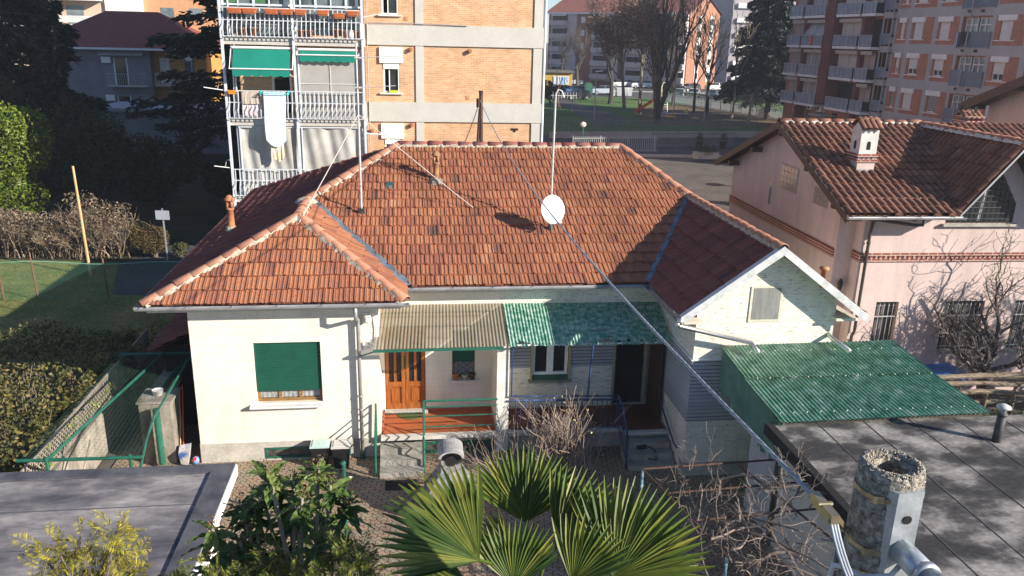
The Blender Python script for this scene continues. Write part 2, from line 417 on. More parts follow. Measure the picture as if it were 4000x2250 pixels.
sheet('terrace_paving', [(2, 66.2), (40, 67.6), (40, 84.8), (2, 78.6)], .16, asph)
g = M(); g.box(2, 40, 0, .35, 0, .19); g2 = M(Frame(0, 66.0, rad(2.0))); g2.box(2, 40, 0, .35, -.02, .19); struct(g2, 'terrace_kerb', mat('pale_kerb', (.34, .33, .31), (.48, .46, .43), scale=3))
sheet('park_lawn', [(-4, 79), (60, 86.8), (34.5, 140), (-4, 140)], .02, parkgrass_m)
sheet('leaf_litter', [(14.5, 92.0), (36, 92.5), (33, 130), (17, 116), (15.5, 104)], .030, leaflitter_m, kind='stuff')
sheet('park_path', [(9, 88), (13.5, 94), (13, 104), (9.2, 120), (7.5, 139), (4.9, 139), (6.2, 120), (7.6, 104), (8.6, 97)], .034, mat('park_path', (.085, .072, .06), (.13, .11, .09), scale=.5))
sheet('car_park', [(-6, 139.5), (70, 128), (90, 230), (-20, 230)], .03, mat('parking_asphalt', (.075, .072, .07), (.12, .115, .11), scale=.3, detail=8))
sheet('footpath', [(8.5, 152), (60, 150), (60, 153), (8.5, 155)], .036, mat('pale_footpath', (.42, .39, .35), (.52, .48, .43), scale=.5))

# ================================================================ THE YELLOW HOUSE
house = thing('plastered_house', 'cream house with red tiled hipped roof and two porches, in the middle', 'house', HF.o, YAW)
ashlar = brick_mat('cream_blockwork', (.735, .682, .582), (.76, .708, .612), (.655, .60, .495), .47, .2, mortar=.005, rough=.85, noise=.08, bump=.25)
n_ = ashlar.node_tree.nodes; L_ = ashlar.node_tree.links   # combed relief of the blocks
_tc = n_.new("ShaderNodeTexCoord"); _mp = n_.new("ShaderNodeMapping"); _mp.inputs['Scale'].default_value = (2.2, 2.2, 22); _nz = n_.new("ShaderNodeTexNoise"); _nz.inputs['Scale'].default_value = 1.6; _nz.inputs['Detail'].default_value = 3
L_.new(_tc.outputs['Object'], _mp.inputs[0]); L_.new(_mp.outputs[0], _nz.inputs['Vector'])
_bp = n_.new("ShaderNodeBump"); _bp.inputs['Strength'].default_value = .55; _bp.inputs['Distance'].default_value = .02
_old = [q for q in n_ if q.type == 'BUMP'][0]
L_.new(_nz.outputs['Fac'], _bp.inputs['Height']); L_.new(_old.outputs[0], _bp.inputs['Normal']); L_.new(_bp.outputs[0], n_["Principled BSDF"].inputs['Normal'])
travertine = brick_mat('streaked_stone', (.685, .645, .56), (.73, .695, .612), (.585, .54, .45), .62, .3, mortar=.006, rough=.85, noise=.1, bump=.2)
n_ = travertine.node_tree.nodes; L_ = travertine.node_tree.links    # short dark pits in horizontal streaks: the stone's own marking
_tc = n_.new("ShaderNodeTexCoord"); _mp = n_.new("ShaderNodeMapping"); _mp.inputs['Scale'].default_value = (3.5, 3.5, 24); _nz = n_.new("ShaderNodeTexNoise"); _nz.inputs['Scale'].default_value = 2.0; _nz.inputs['Detail'].default_value = 6
L_.new(_tc.outputs['Object'], _mp.inputs[0]); L_.new(_mp.outputs[0], _nz.inputs['Vector'])
_cr = n_.new("ShaderNodeValToRGB"); _cr.color_ramp.elements[0].position = .36; _cr.color_ramp.elements[0].color = (.35, .31, .26, 1); _cr.color_ramp.elements[1].position = .43; _cr.color_ramp.elements[1].color = (1, 1, 1, 1)
_mx = n_.new("ShaderNodeMix"); _mx.data_type = 'RGBA'; _mx.blend_type = 'MULTIPLY'; _mx.inputs[0].default_value = .7
_src = n_["Principled BSDF"].inputs['Base Color'].links[0].from_socket
L_.new(_nz.outputs['Fac'], _cr.inputs[0]); L_.new(_src, _mx.inputs[6]); L_.new(_cr.outputs[0], _mx.inputs[7]); L_.new(_mx.outputs[2], n_["Principled BSDF"].inputs['Base Color'])
def streaks(m_, sc, amt, st):
    n_ = m_.node_tree.nodes; L_ = m_.node_tree.links; src = n_["Principled BSDF"].inputs['Base Color'].links[0].from_socket
    tc = n_.new("ShaderNodeTexCoord"); md = n_.new("ShaderNodeMapping"); md.inputs['Scale'].default_value = st; nd = n_.new("ShaderNodeTexNoise"); nd.inputs['Scale'].default_value = sc; nd.inputs['Detail'].default_value = 8
    L_.new(tc.outputs['Object'], md.inputs[0]); L_.new(md.outputs[0], nd.inputs['Vector']); rd = n_.new("ShaderNodeMapRange"); rd.inputs[1].default_value = .45; rd.inputs[2].default_value = .68; rd.inputs[3].default_value = 1; rd.inputs[4].default_value = 1 - amt
    L_.new(nd.outputs['Fac'], rd.inputs[0]); xd = n_.new("ShaderNodeVectorMath"); xd.operation = 'SCALE'; L_.new(src, xd.inputs[0]); L_.new(rd.outputs[0], xd.inputs['Scale']); L_.new(xd.outputs[0], n_["Principled BSDF"].inputs['Base Color'])
streaks(ashlar, 2.2, .09, (1.5, 1.5, .22)); streaks(travertine, 2.0, .09, (1.5, 1.5, .25))
plinth_m = mat('grey_plinth', (.34, .32, .28), (.50, .47, .41), rough=.95, scale=2.2, detail=10, bump=.4, bscale=14)
plaster = mat('old_plaster', (.56, .54, .48), (.72, .70, .64), rough=.9, scale=2, bump=.15)
red_tile = mat('clay_tiles', (.3, .1, .07), ramp=[(.16, (.09, .055, .042)), (.30, (.25, .092, .058)), (.5, (.335, .128, .066)), (.68, (.375, .156, .076)), (.84, (.42, .225, .128))], rough=.85, scale=2.6, detail=8, tint=.62, fine=.22, dirt=(1.1, .2, (1, .45, .45)))
red_tile_dark = mat('shade_darkened_tiles', (.3, .1, .07), ramp=[(.2, (.10, .045, .04)), (.45, (.20, .065, .05)), (.7, (.25, .085, .06)), (.9, (.29, .12, .08))], rough=.85, scale=2.6, detail=8, tint=.55, fine=.22)  # darker copy of the clay tiles: shade of the sunless slopes put into colour
cap_m = mat('cap_tiles', (.32, .125, .078), (.42, .205, .13), rough=.8, scale=5, tint=.4, fine=.2)
cap_red = mat('painted_cap_tiles', (.40, .10, .085), (.50, .21, .16), rough=.6, scale=3, tint=.3, fine=.2)
zin_blue = mat('valley_metal', (.12, .16, .20), (.24, .30, .35), rough=.5, metal=.3, scale=3)
# --- walls
m = M(HF); WIN = (1.28, 2.69, 1.40, 2.82)
m.wall(0, 3.95, .46, 3.66, [WIN], 0, .16)
m.quad((3.95, 0, 0), (3.95, 1.05, 0), (3.95, 1.05, 3.66), (3.95, 0, 3.66)); m.quad((0, 0, 0), (0, 12, 0), (0, 12, 3.66), (0, 0, 3.66))
m.wall(3.95, 6.69, .55, 3.66, [(4.02, 4.97, .63, 2.75), (5.60, 6.14, 1.38, 2.62)], 1.05, .12)
m.quad((0, 12, 0), (14, 12, 0), (14, 12, 3.66), (0, 12, 3.66))
m.build('wall', ashlar, house)
m = M(HF)
m.wall(6.69, 10.55, .55, 3.66, [(7.49, 8.42, 1.38, 2.5), (9.55, 10.40, .56, 2.75)], 1.05, .12)
m.quad((10.55, -1.45, 0.0), (10.55, 1.05, 0.0), (10.55, 1.05, 3.7), (10.55, -1.45, 3.7))
m.wall(10.55, 13.6, .0, 3.82, [(11.50, 12.1, 1.55, 2.15)], -1.45, .12)
m.add([(10.55, -1.45, 3.82), (13.6, -1.45, 3.82), (13.6, -1.45, 4.1), (12.07, -1.45, 5.16), (10.55, -1.45, 4.1)], [(0, 1, 2, 3, 4)])
m.quad((13.6, -1.45, 0), (13.6, 12, 0), (13.6, 12, 4.1), (13.6, -1.45, 4.1))
m.build('wall', travertine, house, label='streaked pale stone wall of the right wing')
m = M(HF); m.box(6.55, 6.83, -.05, 1.06, 0, 2.66); m.build('porch_pillar', plaster, house)
m = M(HF)
m.wall(-.012, 3.96, -.03, .46, [(1.36, 3.25, .04, .32)], -.014, .14); m.quad((-.012, -.014, .46), (3.96, -.014, .46), (3.96, .01, .46), (-.012, .01, .46)); m.quad((3.962, -.014, 0), (3.962, .3, 0), (3.962, .3, .46), (3.962, -.014, .46))
m.build('plinth', plinth_m, house)
m = M(HF); m.box(10.53, 13.62, -1.47, -1.2, -.03, .32); m.build('plinth', plinth_m, house)
# --- main window with roller shutter
def shutter(m, x0, x1, z0, z1, y, pitch=.045):
    k = max(2, int((z1 - z0) / pitch)); st = (z1 - z0) / k
    for i in range(k):
        z = z0 + i * st
        m.add([(x0, y, z), (x1, y, z), (x1, y - .010, z + st * .2), (x0, y - .010, z + st * .2), (x1, y - .010, z + st * .8), (x0, y - .010, z + st * .8), (x1, y, z + st), (x0, y, z + st)], [(0, 1, 2, 3), (3, 2, 4, 5), (5, 4, 6, 7)])
brown_fr = mat('brown_frame', (.20, .105, .035), (.29, .16, .055), rough=.5, scale=6, stretch=(1, 1, 4))
shut_g = mat('green_shutter', (.006, .066, .043), (.009, .082, .055), rough=.5, scale=3, fine=.05)
m = M(HF); a, b_, z0, z1 = WIN
for x0, x1, q0, q1 in ((a, b_, z0, z0 + .07), (a, a + .06, z0 + .07, z1), (b_ - .06, b_, z0 + .07, z1), (a + .45, a + .52, z0 + .07, z1), (a + .89, a + .96, z0 + .07, z1)): m.box(x0, x1, .11, .155, q0, q1)
w = m.build('window', brown_fr, house)
m = M(HF); m.quad((a, .15, z0), (b_, .15, z0), (b_, .15, z1), (a, .15, z1)); m.build('pane', dark_glass, w)
m = M(HF)
for x0 in (a + .06, a + .52, a + .96):
    m.grid(lambda p, q: (x0 + p * .38, .135 + .004 * math.sin(p * 25 + q * 2), z0 + .08 + q * .5), 40, 1)
m.build('curtain', mat('lace_curtain', (.20, .21, .21), (.36, .37, .36), scale=14, detail=8), w)
m = M(HF); shutter(m, a + .01, b_ - .01, 1.665, z1 + .03, .06); m.build('roller_shutter', shut_g, w)
m = M(HF); m.box(1.14, 2.74, -.15, .11, 1.33, 1.375); m.build('sill', mat('white_marble', (.60, .59, .60), (.72, .71, .71), rough=.4), w)
# basement lights
def basement(x0, x1, z0, z1, y, k, open_=0):
    m = M(HF); st = (x1 - x0) / k
    for i in range(k + 1): m.box(x0 + i * st - .03, x0 + i * st + .03, y - .02, y + .03, z0, z1)
    for i in range(k):
        m.box(x0 + i * st + .03, x0 + (i + 1) * st - .03, y - .015, y + .028, z0, z0 + .045); m.box(x0 + i * st + .03, x0 + (i + 1) * st - .03, y - .015, y + .028, z1 - .045, z1)
    w = m.build('basement_window', green_paint, house)
    m = M(HF); m.quad((x0, y + .02, z0), (x1, y + .02, z0), (x1, y + .02, z1), (x0, y + .02, z1)); m.build('pane', mat('wired_glass', (.05, .045, .04), (.13, .12, .11), rough=.3, scale=5), w)
basement(1.39, 3.22, .05, .31, 0, 2)
# --- terraces
tile_red = brick_mat('red_floor_tiles', (.36, .10, .035), (.40, .115, .042), (.25, .10, .05), .15, .15, mortar=.004, plane='xy', offset=0, rough=.55, noise=.15, bump=.1)
tile_brown = brick_mat('brown_floor_tiles', (.105, .034, .022), (.12, .04, .026), (.06, .025, .017), .15, .15, mortar=.004, plane='xy', offset=0, rough=.6, noise=.15, bump=.1)
m = M(HF); m.box(3.955, 6.55, .02, 1.05, .0, .545); m.box(6.83, 10.55, .02, 1.05, 0, .545); m.box(9.5, 10.55, -.3, .02, 0, .545)
m.build('terrace_base', concrete, house)
m = M(HF); m.box(3.96, 6.55, -.06, 1.045, .546, .562); m.build('terrace_floor', tile_red, house)
m = M(HF); m.box(3.96, 4.0, .02, 1.04, .563, .64); m.box(4.98, 6.54, 1.02, 1.045, .563, .64); m.box(6.52, 6.548, 0.0, 1.02, .563, .64); m.build('skirting', mat('red_skirting', (.36, .10, .055), (.42, .13, .07), rough=.5), house)
m = M(HF); m.box(6.84, 10.5, -.06, 1.045, .546, .562); m.box(9.5, 10.5, -.3, -.06, .546, .562); m.build('terrace_floor', tile_brown, house, label='dark brown tiled porch floor')
slab_m = mat('pale_slab', (.44, .42, .38), (.58, .56, .51), rough=.9, scale=3, bump=.1)
m = M(HF); m.box(3.94, 6.55, -.2, -.06, .47, .562); m.box(6.83, 9.5, -.2, -.06, .47, .562); m.box(9.5, 10.55, -.42, -.3, .50, .562); m.build('terrace_edge', slab_m, house)
basement(4.95, 6.5, .03, .30, -.02, 3)
step_m = mat('stone_steps', (.20, .19, .165), (.34, .325, .285), rough=.95, scale=3.4, detail=10, bump=.12)
m = M(HF)
for i in range(3): m.box(3.93, 4.88, -.46 - .27 * i, -.195 - .27 * i + (.0 if i else 0), -.02, .41 - .14 * i)
m.build('steps', step_m, house)
m = M(HF)
for i in range(3): m.box(9.42, 10.5, -.67 - .25 * i, -.42 - .25 * i, -.02, .41 - .14 * i)
m.build('steps', step_m, house, label='shaded grey steps up to the right porch')
m = M(HF)
m.box(3.97, 5.02, .93, 1.1, .562, .64); m.build('threshold', mat('terrazzo', (.28, .27, .25), (.52, .50, .46), rough=.6, scale=22, detail=3), house)
# --- front door
wood = mat('varnished_wood', (.20, .058, .014), (.35, .115, .027), rough=.35, scale=3, stretch=(9, 9, 1), detail=8)
m = M(HF)
D0, D1, DZ0, DZ1 = 4.03, 4.96, .64, 2.74; dm = (D0 + D1) / 2; y = 1.09
for x0, x1 in ((D0, dm - .004), (dm + .004, D1)):
    m.box(x0, x0 + .085, y - .03, y + .02, DZ0, DZ1); m.box(x1 - .085, x1, y - .03, y + .02, DZ0, DZ1)
    m.box(x0 + .085, x1 - .085, y - .028, y + .02, DZ0, DZ0 + .15); m.box(x0 + .085, x1 - .085, y - .028, y + .02, 1.22, 1.34); m.box(x0 + .085, x1 - .085, y - .028, y + .02, DZ1 - .12, DZ1)
    m.box(x0 + .085, x1 - .085, y + .0, y + .02, DZ0 + .15, 1.22)
    m.box(x0 + .135, x1 - .135, y - .016, y + .02, DZ0 + .21, 1.16)
    xm = (x0 + x1) / 2; m.box(xm - .03, xm + .03, y - .022, y + .02, 1.34, DZ1 - .12)
dr = m.build('door', wood, house)
m = M(HF)
for x0, x1 in ((D0, dm - .004), (dm + .004, D1)): m.quad((x0 + .08, y + .005, 1.33), (x1 - .08, y + .005, 1.33), (x1 - .08, y + .005, 2.66), (x0 + .08, y + .005, 2.66))
m.build('pane', dark_glass, dr)
brass = mat('old_brass', (.30, .22, .09), (.42, .32, .15), rough=.4, metal=.6)
m = M(HF)
for x in (dm - .05, dm + .05):
    m = M(HF); m.tube([(x, y - .03, 1.72), (x, y - .075, 1.74), (x, y - .085, 1.86), (x, y - .075, 1.98), (x, y - .03, 2.0)], .014, 6); m.box(x - .022, x + .022, y - .036, y - .031, 1.69, 2.03); m.build('handle', brass, dr)
m = M(HF)
m.box(dm + .035, dm + .07, y - .04, y - .031, 1.42, 1.47); m.build('lock', brass, dr); m = M(HF); m.tube([(dm + .05, y - .03, 1.57), (dm + .05, y - .045, 1.57)], .022, 8)
m.build('lock', brass, dr)
# --- small porch window
m = M(HF); m.box(5.60, 6.14, 1.12, 1.16, 1.38, 1.43); m.box(5.60, 5.64, 1.12, 1.16, 1.43, 2.6); m.box(6.10, 6.14, 1.12, 1.16, 1.43, 2.6)
w = m.build('window', brown_fr, house, label='small porch window with flowerpots on its sill')
m = M(HF); m.quad((5.6, 1.15, 1.38), (6.14, 1.15, 1.38), (6.14, 1.15, 2.6), (5.6, 1.15, 2.6)); m.build('pane', mat('frosted_pane', (.16, .17, .20), (.30, .32, .36), rough=.3, scale=6), w)
m = M(HF); shutter(m, 5.61, 6.13, 1.80, 2.62, 1.10); m.build('roller_shutter', shut_g, w)
m = M(HF); m.box(5.48, 6.26, .93, 1.08, 1.34, 1.378); m.build('sill', MT['white_marble'], w)
m = M(HF)
for i in range(-3, 4):
    for s in (1, -1):
        x = 5.87 + i * .18; p = [(x - s * .3, 1.112, 1.42), (x + s * .3, 1.112, 1.86)]
        q0, q1 = p; t0 = max(0, min(1, ((5.65 if q1[0] > q0[0] else 6.1) - q0[0]) / (q1[0] - q0[0]))); t1 = max(0, min(1, ((6.1 if q1[0] > q0[0] else 5.65) - q0[0]) / (q1[0] - q0[0])))
        if t1 - t0 > .05:
            f = lambda t: tuple(q0[c] + (q1[c] - q0[c]) * t for c in range(3)); m.tube([f(t0), f(t1)], .006, 4)
m.build('security_bars', rust, w)
# --- right porch window, siding, door
m = M(HF); x0, x1, z0, z1 = 7.52, 8.39, 1.42, 2.5
for a_, b_, c_, d_ in ((x0, x1, z0, z0 + .07), (x0, x0 + .07, z0 + .07, z1), (x1 - .07, x1, z0 + .07, z1), ((x0 + x1) / 2 - .08, (x0 + x1) / 2 + .08, z0 + .07, z1)): m.box(a_, b_, 1.07, 1.13, c_, d_)
w = m.build('window', white_paint, house, label='white double window under the green canopy')
m = M(HF); m.quad((x0, 1.12, z0), (x1, 1.12, z0), (x1, 1.12, z1), (x0, 1.12, z1)); m.build('pane', dark_glass, w)
m = M(HF); m.box(7.47, 7.515, .98, 1.06, 1.30, 2.6); m.build('frame_post', mat('tan_trim', (.33, .24, .12), (.45, .35, .2)), w); m = M(HF); m.box(8.40, 8.445, .98, 1.06, 1.30, 2.6); m.build('frame_post', mat('tan_trim', (.33, .24, .12), (.45, .35, .2)), w)
m = M(HF); m.box(7.43, 8.48, .93, 1.045, 1.26, 1.31); m.build('sill', mat('mossy_sill', (.16, .18, .15), (.26, .28, .23)), w)
m = M(HF); m.quad((7.515, 1.0, 1.312), (8.40, 1.0, 1.312), (8.40, 1.06, 1.42), (7.515, 1.06, 1.42)); m.build('apron', mat('green_apron', (.02, .07, .045), (.04, .10, .065)), w)
siding = brick_mat('grey_siding', (.32, .325, .345), (.36, .365, .385), (.10, .10, .11), 60, .085, mortar=.009, noise=.08, bump=.5)
m = M(HF)
def clap(m, fn, z0, z1, st=.085):      # overlapping slats; fn(k) gives the two ends of the wall line pushed out by k
    k = int((z1 - z0) / st)
    for i in range(k):
        za, zb = z0 + i * (z1 - z0) / k, z0 + (i + 1) * (z1 - z0) / k
        (ax, ay), (bx, by) = fn(.035); (cx, cy), (dx, dy) = fn(.012)
        m.quad((ax, ay, za), (bx, by, za), (dx, dy, zb), (cx, cy, zb)); m.quad((cx, cy, za), (dx, dy, za), (bx, by, za), (ax, ay, za))
clap(m, lambda k: ((6.835, 1.05 - k), (7.465, 1.05 - k)), 1.63, 2.9)
m.build('siding', siding, house); m = M(HF)
clap(m, lambda k: ((8.45, 1.05 - k), (9.50, 1.05 - k)), 1.63, 2.9)
m.build('siding', siding, house); m = M(HF)
clap(m, lambda k: ((10.55 - k, .95), (10.55 - k, -1.45 - k)), 1.35, 2.76)
clap(m, lambda k: ((10.55 - k, -1.45 - k), (13.55, -1.45 - k)), 1.35, 2.76)
m.build('siding', siding, house)
m = M(HF); m.box(10.50, 10.545, -1.49, .95, 2.765, 2.79); m.box(10.50, 13.6, -1.50, -1.452, 2.765, 2.79); m.build('siding_trim', white_paint, house)
door_dark = mat('dark_brown_door', (.030, .016, .011), (.055, .03, .02), rough=.6, stretch=(8, 8, 1))
m = M(HF); m.box(9.50, 9.55, .99, 1.07, .56, 2.75); m.box(10.28, 10.36, 1.02, 1.10, .56, 2.75)
dr = m.build('door', mat('tan_door_frame', (.26, .21, .16), (.36, .31, .25)), house, label='open doorway in the shaded corner of the right porch')
m = M(HF); m.quad((9.5, 1.17, .5), (10.5, 1.17, .5), (10.5, 1.17, 2.8), (9.5, 1.17, 2.8)); m.build('opening', dark_void, dr)
m = M(HF); m.box(10.40, 10.44, .12, 1.02, .57, 2.7); m.box(9.56, 9.60, 1.05, 1.14, .57, 2.7); m.build('leaf', door_dark, dr)
# basement-side window in the gable wall behind the shelter
m = M(HF); 
for a_, b_, c_, d_ in ((11.5, 12.1, 1.55, 1.61), (11.5, 11.56, 1.61, 2.15), (12.04, 12.1, 1.61, 2.15)): m.box(a_, b_, -1.54, -1.40, c_, d_)
w = m.build('window', mat('mint_frame', (.45, .60, .52), (.55, .68, .6)), house, label='small window under the green lean-to')
m = M(HF); m.quad((11.5, -1.42, 1.55), (12.1, -1.42, 1.55), (12.1, -1.42, 2.15), (11.5, -1.42, 2.15)); m.build('pane', dark_glass, w)
m = M(HF); m.box(11.72, 12.31, -1.475, -1.452, 3.66, 4.34); p_ = m.build('gable_vent', mat('grey_board', (.17, .17, .165), (.24, .24, .23), rough=.8, stretch=(6, 6, 1)), house)
m = M(HF)
for a_, b_, c_, d_ in ((11.66, 12.37, 3.60, 3.655), (11.66, 12.37, 4.345, 4.38), (11.66, 11.715, 3.655, 4.345), (12.315, 12.37, 3.655, 4.345)): m.box(a_, b_, -1.47, -1.455, c_, d_)
m.build('frame', mat('cream_render', (.52, .48, .38), (.6, .56, .45)), p_)
# --- roof
E0 = 3.85; ZL = 5.21; ZR = 5.25; ZT = 6.25
TW, TH, LI = .213, .377, .044
roof = tile_roof('roof', [[(4.66, .62, E0), (10.06, .62, E0), (11.97, 3.80, 5.235), (10.7, 6.13, ZT), (4.36, 6.13, ZT), (2.27, 3.76, 5.215)]], (4.6, .62, E0), (1, 0, 0), (0, 5.51, 2.4), red_tile, house, TW, TH, MARS, LI, HF, 3, .5)
tile_roof('wing_roof', [[(-.75, -.42, E0), (4.54, -.42, E0), (2.15, 1.75, ZL)]], (-.75, -.42, E0), (1, 0, 0), (0, 2.17, 1.36), red_tile, roof, TW, TH, MARS, LI, HF, 5, .5)
tile_roof('wing_roof', [[(4.54, -.42, E0), (4.54, .60, E0), (2.20, 3.70, ZL), (2.15, 1.75, ZL)]], (4.54, -.42, E0), (0, 1, 0), (-2.39, 0, 1.36), red_tile, roof, TW, TH, MARS, LI, HF, 7)
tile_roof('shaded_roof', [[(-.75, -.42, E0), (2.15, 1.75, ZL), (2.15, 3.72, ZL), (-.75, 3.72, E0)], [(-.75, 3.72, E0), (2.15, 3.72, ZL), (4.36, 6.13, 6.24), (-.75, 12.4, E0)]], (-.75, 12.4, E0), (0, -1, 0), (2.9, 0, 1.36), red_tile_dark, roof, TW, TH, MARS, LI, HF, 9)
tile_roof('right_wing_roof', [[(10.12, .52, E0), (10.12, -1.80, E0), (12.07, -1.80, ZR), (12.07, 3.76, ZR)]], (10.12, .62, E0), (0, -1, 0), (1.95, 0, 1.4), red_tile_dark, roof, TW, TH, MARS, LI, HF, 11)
tile_roof('right_wing_roof', [[(12.07, 3.84, ZR), (12.07, -1.80, ZR), (14.05, -1.80, E0), (14.05, 3.84, E0)], [(10.7, 6.13, 6.22), (12.07, 3.84, ZR), (14.05, 3.84, E0), (14.05, 12.4, E0)]], (14.05, -1.8, E0), (0, 1, 0), (-1.98, 0, 1.4), red_tile, roof, TW, TH, MARS, LI, HF, 13)
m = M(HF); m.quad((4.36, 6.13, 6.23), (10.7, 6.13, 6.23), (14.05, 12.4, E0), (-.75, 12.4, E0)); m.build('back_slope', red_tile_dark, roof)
mc = M(HF); mm = M(HF); mr_ = M(HF)
ridge_caps(mr_, mm, (4.40, 6.13, ZT + .02), (10.72, 6.13, ZT + .02), .10, .42, 1)
for i, (p, q) in enumerate((((-.72, -.40, E0 + .03), (2.15, 1.75, ZL + .03)), ((2.15, 1.75, ZL + .03), (2.15, 3.72, ZL + .03)), ((2.15, 3.72, ZL + .03), (4.38, 6.13, ZT + .03)), ((4.52, -.40, E0 + .03), (2.15, 1.75, ZL + .03)), ((12.05, 3.84, ZR + .03), (10.7, 6.13, ZT + .03)), ((12.07, -1.78, ZR + .03), (12.07, 3.84, ZR + .03)))):
    ridge_caps(mc, mm, p, q, .095, .40, 20 + i); mc.build('hip_tiles', cap_m, roof, True); mc = M(HF)
mm.lathe((2.13, 3.4, ZL - .02), [(.28, 0), (.2, .09), (.08, .13)], 10); mm.lathe((12.0, 3.95, ZR - .02), [(.22, 0), (.16, .1), (.05, .15)], 9)
mr_.build('ridge_tiles', cap_red, roof, True); mm.build('bedding_mortar', mortar, roof)
def valley(m, p, q, wdt, off):
    p = Vector(p); q = Vector(q)
    m.quad(p + Vector((-wdt, 0, .012 + off)), q + Vector((-wdt, 0, .012 + off)), q + Vector((0, 0, off)), p + Vector((0, 0, off))); m.quad(p + Vector((0, 0, off)), q + Vector((0, 0, off)), q + Vector((wdt, 0, .012 + off)), p + Vector((wdt, 0, .012 + off)))
m = M(HF); valley(m, (12.07, 3.84, ZR), (10.12, .60, E0), .11, .03); m.build('valley_flashing', zin_blue, roof); m = M(HF); valley(m, (2.15, 3.72, ZL), (4.60, .60, E0), .14, .03); m.build('valley_flashing', zin_blue, roof)
pz = lambda x, y: HF.loc(CP + ray(x, y) * (((HF.w(4.6, .62, E0) - CP) @ (_n := np.cross(HF.u, HF.v * 5.51 + np.array([0, 0, 2.4])))) / (ray(x, y) @ _n)))
gp = pz(980, 472); m = M(HF); sl = 2.4 / 5.51
m.quad((gp[0] - .1, gp[1] - .16, gp[2] - .16 * sl + .06), (gp[0] + .1, gp[1] - .16, gp[2] - .16 * sl + .06), (gp[0] + .1, gp[1] + .16, gp[2] + .16 * sl + .05), (gp[0] - .1, gp[1] + .16, gp[2] + .16 * sl + .05)); m.build('glass_tile', mat('green_glass_tile', (.02, .07, .075), (.05, .12, .12), rough=.25), roof)
# soffits, barge boards, gutters
m = M(HF); m.box(-.68, 4.46, -.36, 1.0, 3.665, 3.72); m.box(4.46, 10.2, .66, 1.2, 3.665, 3.72); m.box(-.68, 0.5, 1.0, 12.3, 3.665, 3.72); m.box(10.2, 10.6, -1.7, .66, 3.665, 3.72); m.box(13.5, 13.98, -1.7, 12.3, 3.665, 3.72)
m.build('soffit', mat('cream_soffit', (.58, .54, .45), (.68, .64, .54)), roof)
barge = mat('galvanised_barge', (.42, .43, .43), (.62, .63, .63), rough=.6, scale=5, metal=.15, detail=9)
m = M(HF)
for (xa, za), (xb, zb) in (((10.06, E0 - .02), (12.07, ZR + .04)), ((12.07, ZR + .04), (14.12, E0 - .06))):
    m.prism([(xa, -1.86, za - .13), (xb, -1.86, zb - .15), (xb, -1.86, zb + .045), (xa, -1.86, za + .045)], (0, .035, 0)); 
    m.add([(xa, -1.86, za + .047), (xb, -1.86, zb + .047), (xb, -1.74, zb + .062), (xa, -1.74, za + .062)], [(0, 1, 2, 3)])
m.build('barge_board', barge, roof)
m = M(HF)
for (xa, za), (xb, zb) in (((10.1, E0 - .06), (12.07, ZR - .06)), ((12.07, ZR - .06), (14.0, E0 - .06))):
    m.quad((xa, -1.82, za), (xb, -1.82, zb), (xb, -1.44, zb), (xa, -1.44, za))
m.build('verge_soffit', MT['cream_soffit'], roof)
def gutter(m, p, q, r=.065, n=7):
    p = Vector(p); q = Vector(q); d = (q - p).normalized(); s = d.cross(Vector((0, 0, 1))).normalized(); V = []
    for c in (p, q):
        for rr in (r, r - .008):
            for i in range(n):
                an = math.pi * i / (n - 1); V.append(c + s * math.cos(an) * rr - Vector((0, 0, 1)) * math.sin(an) * rr)
    F_ = []
    for o in (0, n):
        for i in range(n - 1): F_.append((o + i, o + i + 1, 2 * n + o + i + 1, 2 * n + o + i))
    F_ += [(0, 2 * n, 3 * n, n), (n - 1, 2 * n - 1, 4 * n - 1, 3 * n - 1)]
    for o in (0, 2 * n): F_.append(tuple(o + i for i in range(n)))
    m.add(V, F_)
    for i in range(int((q - p).length / .9) + 1):
        c = p + d * min((q - p).length - .02, .1 + i * .9); m.tube([c + s * (r + .003) + Vector((0, 0, .004)), c - s * (r + .003) + Vector((0, 0, .004))], .007, 4)
m = M(HF); gutter(m, (-.86, -.50, 3.815), (4.62, -.50, 3.815)); gutter(m, (4.60, .55, 3.815), (10.06, .55, 3.81)); gutter(m, (10.05, .60, 3.80), (10.05, -1.88, 3.79)); gutter(m, (-.83, -.5, 3.815), (-.83, 12.4, 3.815))
m.build('gutter', zinc, roof)
m = M(HF); m.tube([(3.5, -.47, 3.76), (3.5, -.47, 3.55), (3.5, -.40, 3.46), (3.52, -.13, 3.36), (3.52, -.10, 3.26), (3.52, -.10, .08)], .042, 8); m.tube([(3.52, -.1, 1.52), (3.52, -.1, 1.57)], .05, 8); m.tube([(3.52, -.1, 1.2), (3.52, -.1, 1.24)], .05, 8)
dp = m.build('downpipe', zinc, house, True); m = M(HF); m.tube([(3.52, -.1, .0), (3.52, -.1, .13)], .055, 8); m.build('shoe', green_paint, dp)
q0 = HF.b(1703, 815, -1.86); q1 = HF.b(1890, 862, -1.75); q2 = HF.b(1902, 877, -1.95)
m = M(HF); m.tube([(10.05, -1.84, 3.74), tuple(q0), tuple(q0 + (.06, 0, -.05)), tuple(q1), tuple(q2 + (0, -.1, -.05))], .05, 10); m.tube([(10.05, -1.84, 3.85), (10.05, -1.84, 3.72)], .07, 10); m.build('downpipe', steel, house, True, label='slanting steel downpipe across the gable wall')
q0 = HF.b(2092, 850, -1.6); q1 = HF.b(2138, 884, -2.15); m = M(HF); m.tube([tuple(q0 + (.0, .3, .06)), tuple(q0), tuple(q1)], .05, 10); m.build('downpipe', steel, house, True, label='short steel outlet pipe over the lean-to roof')
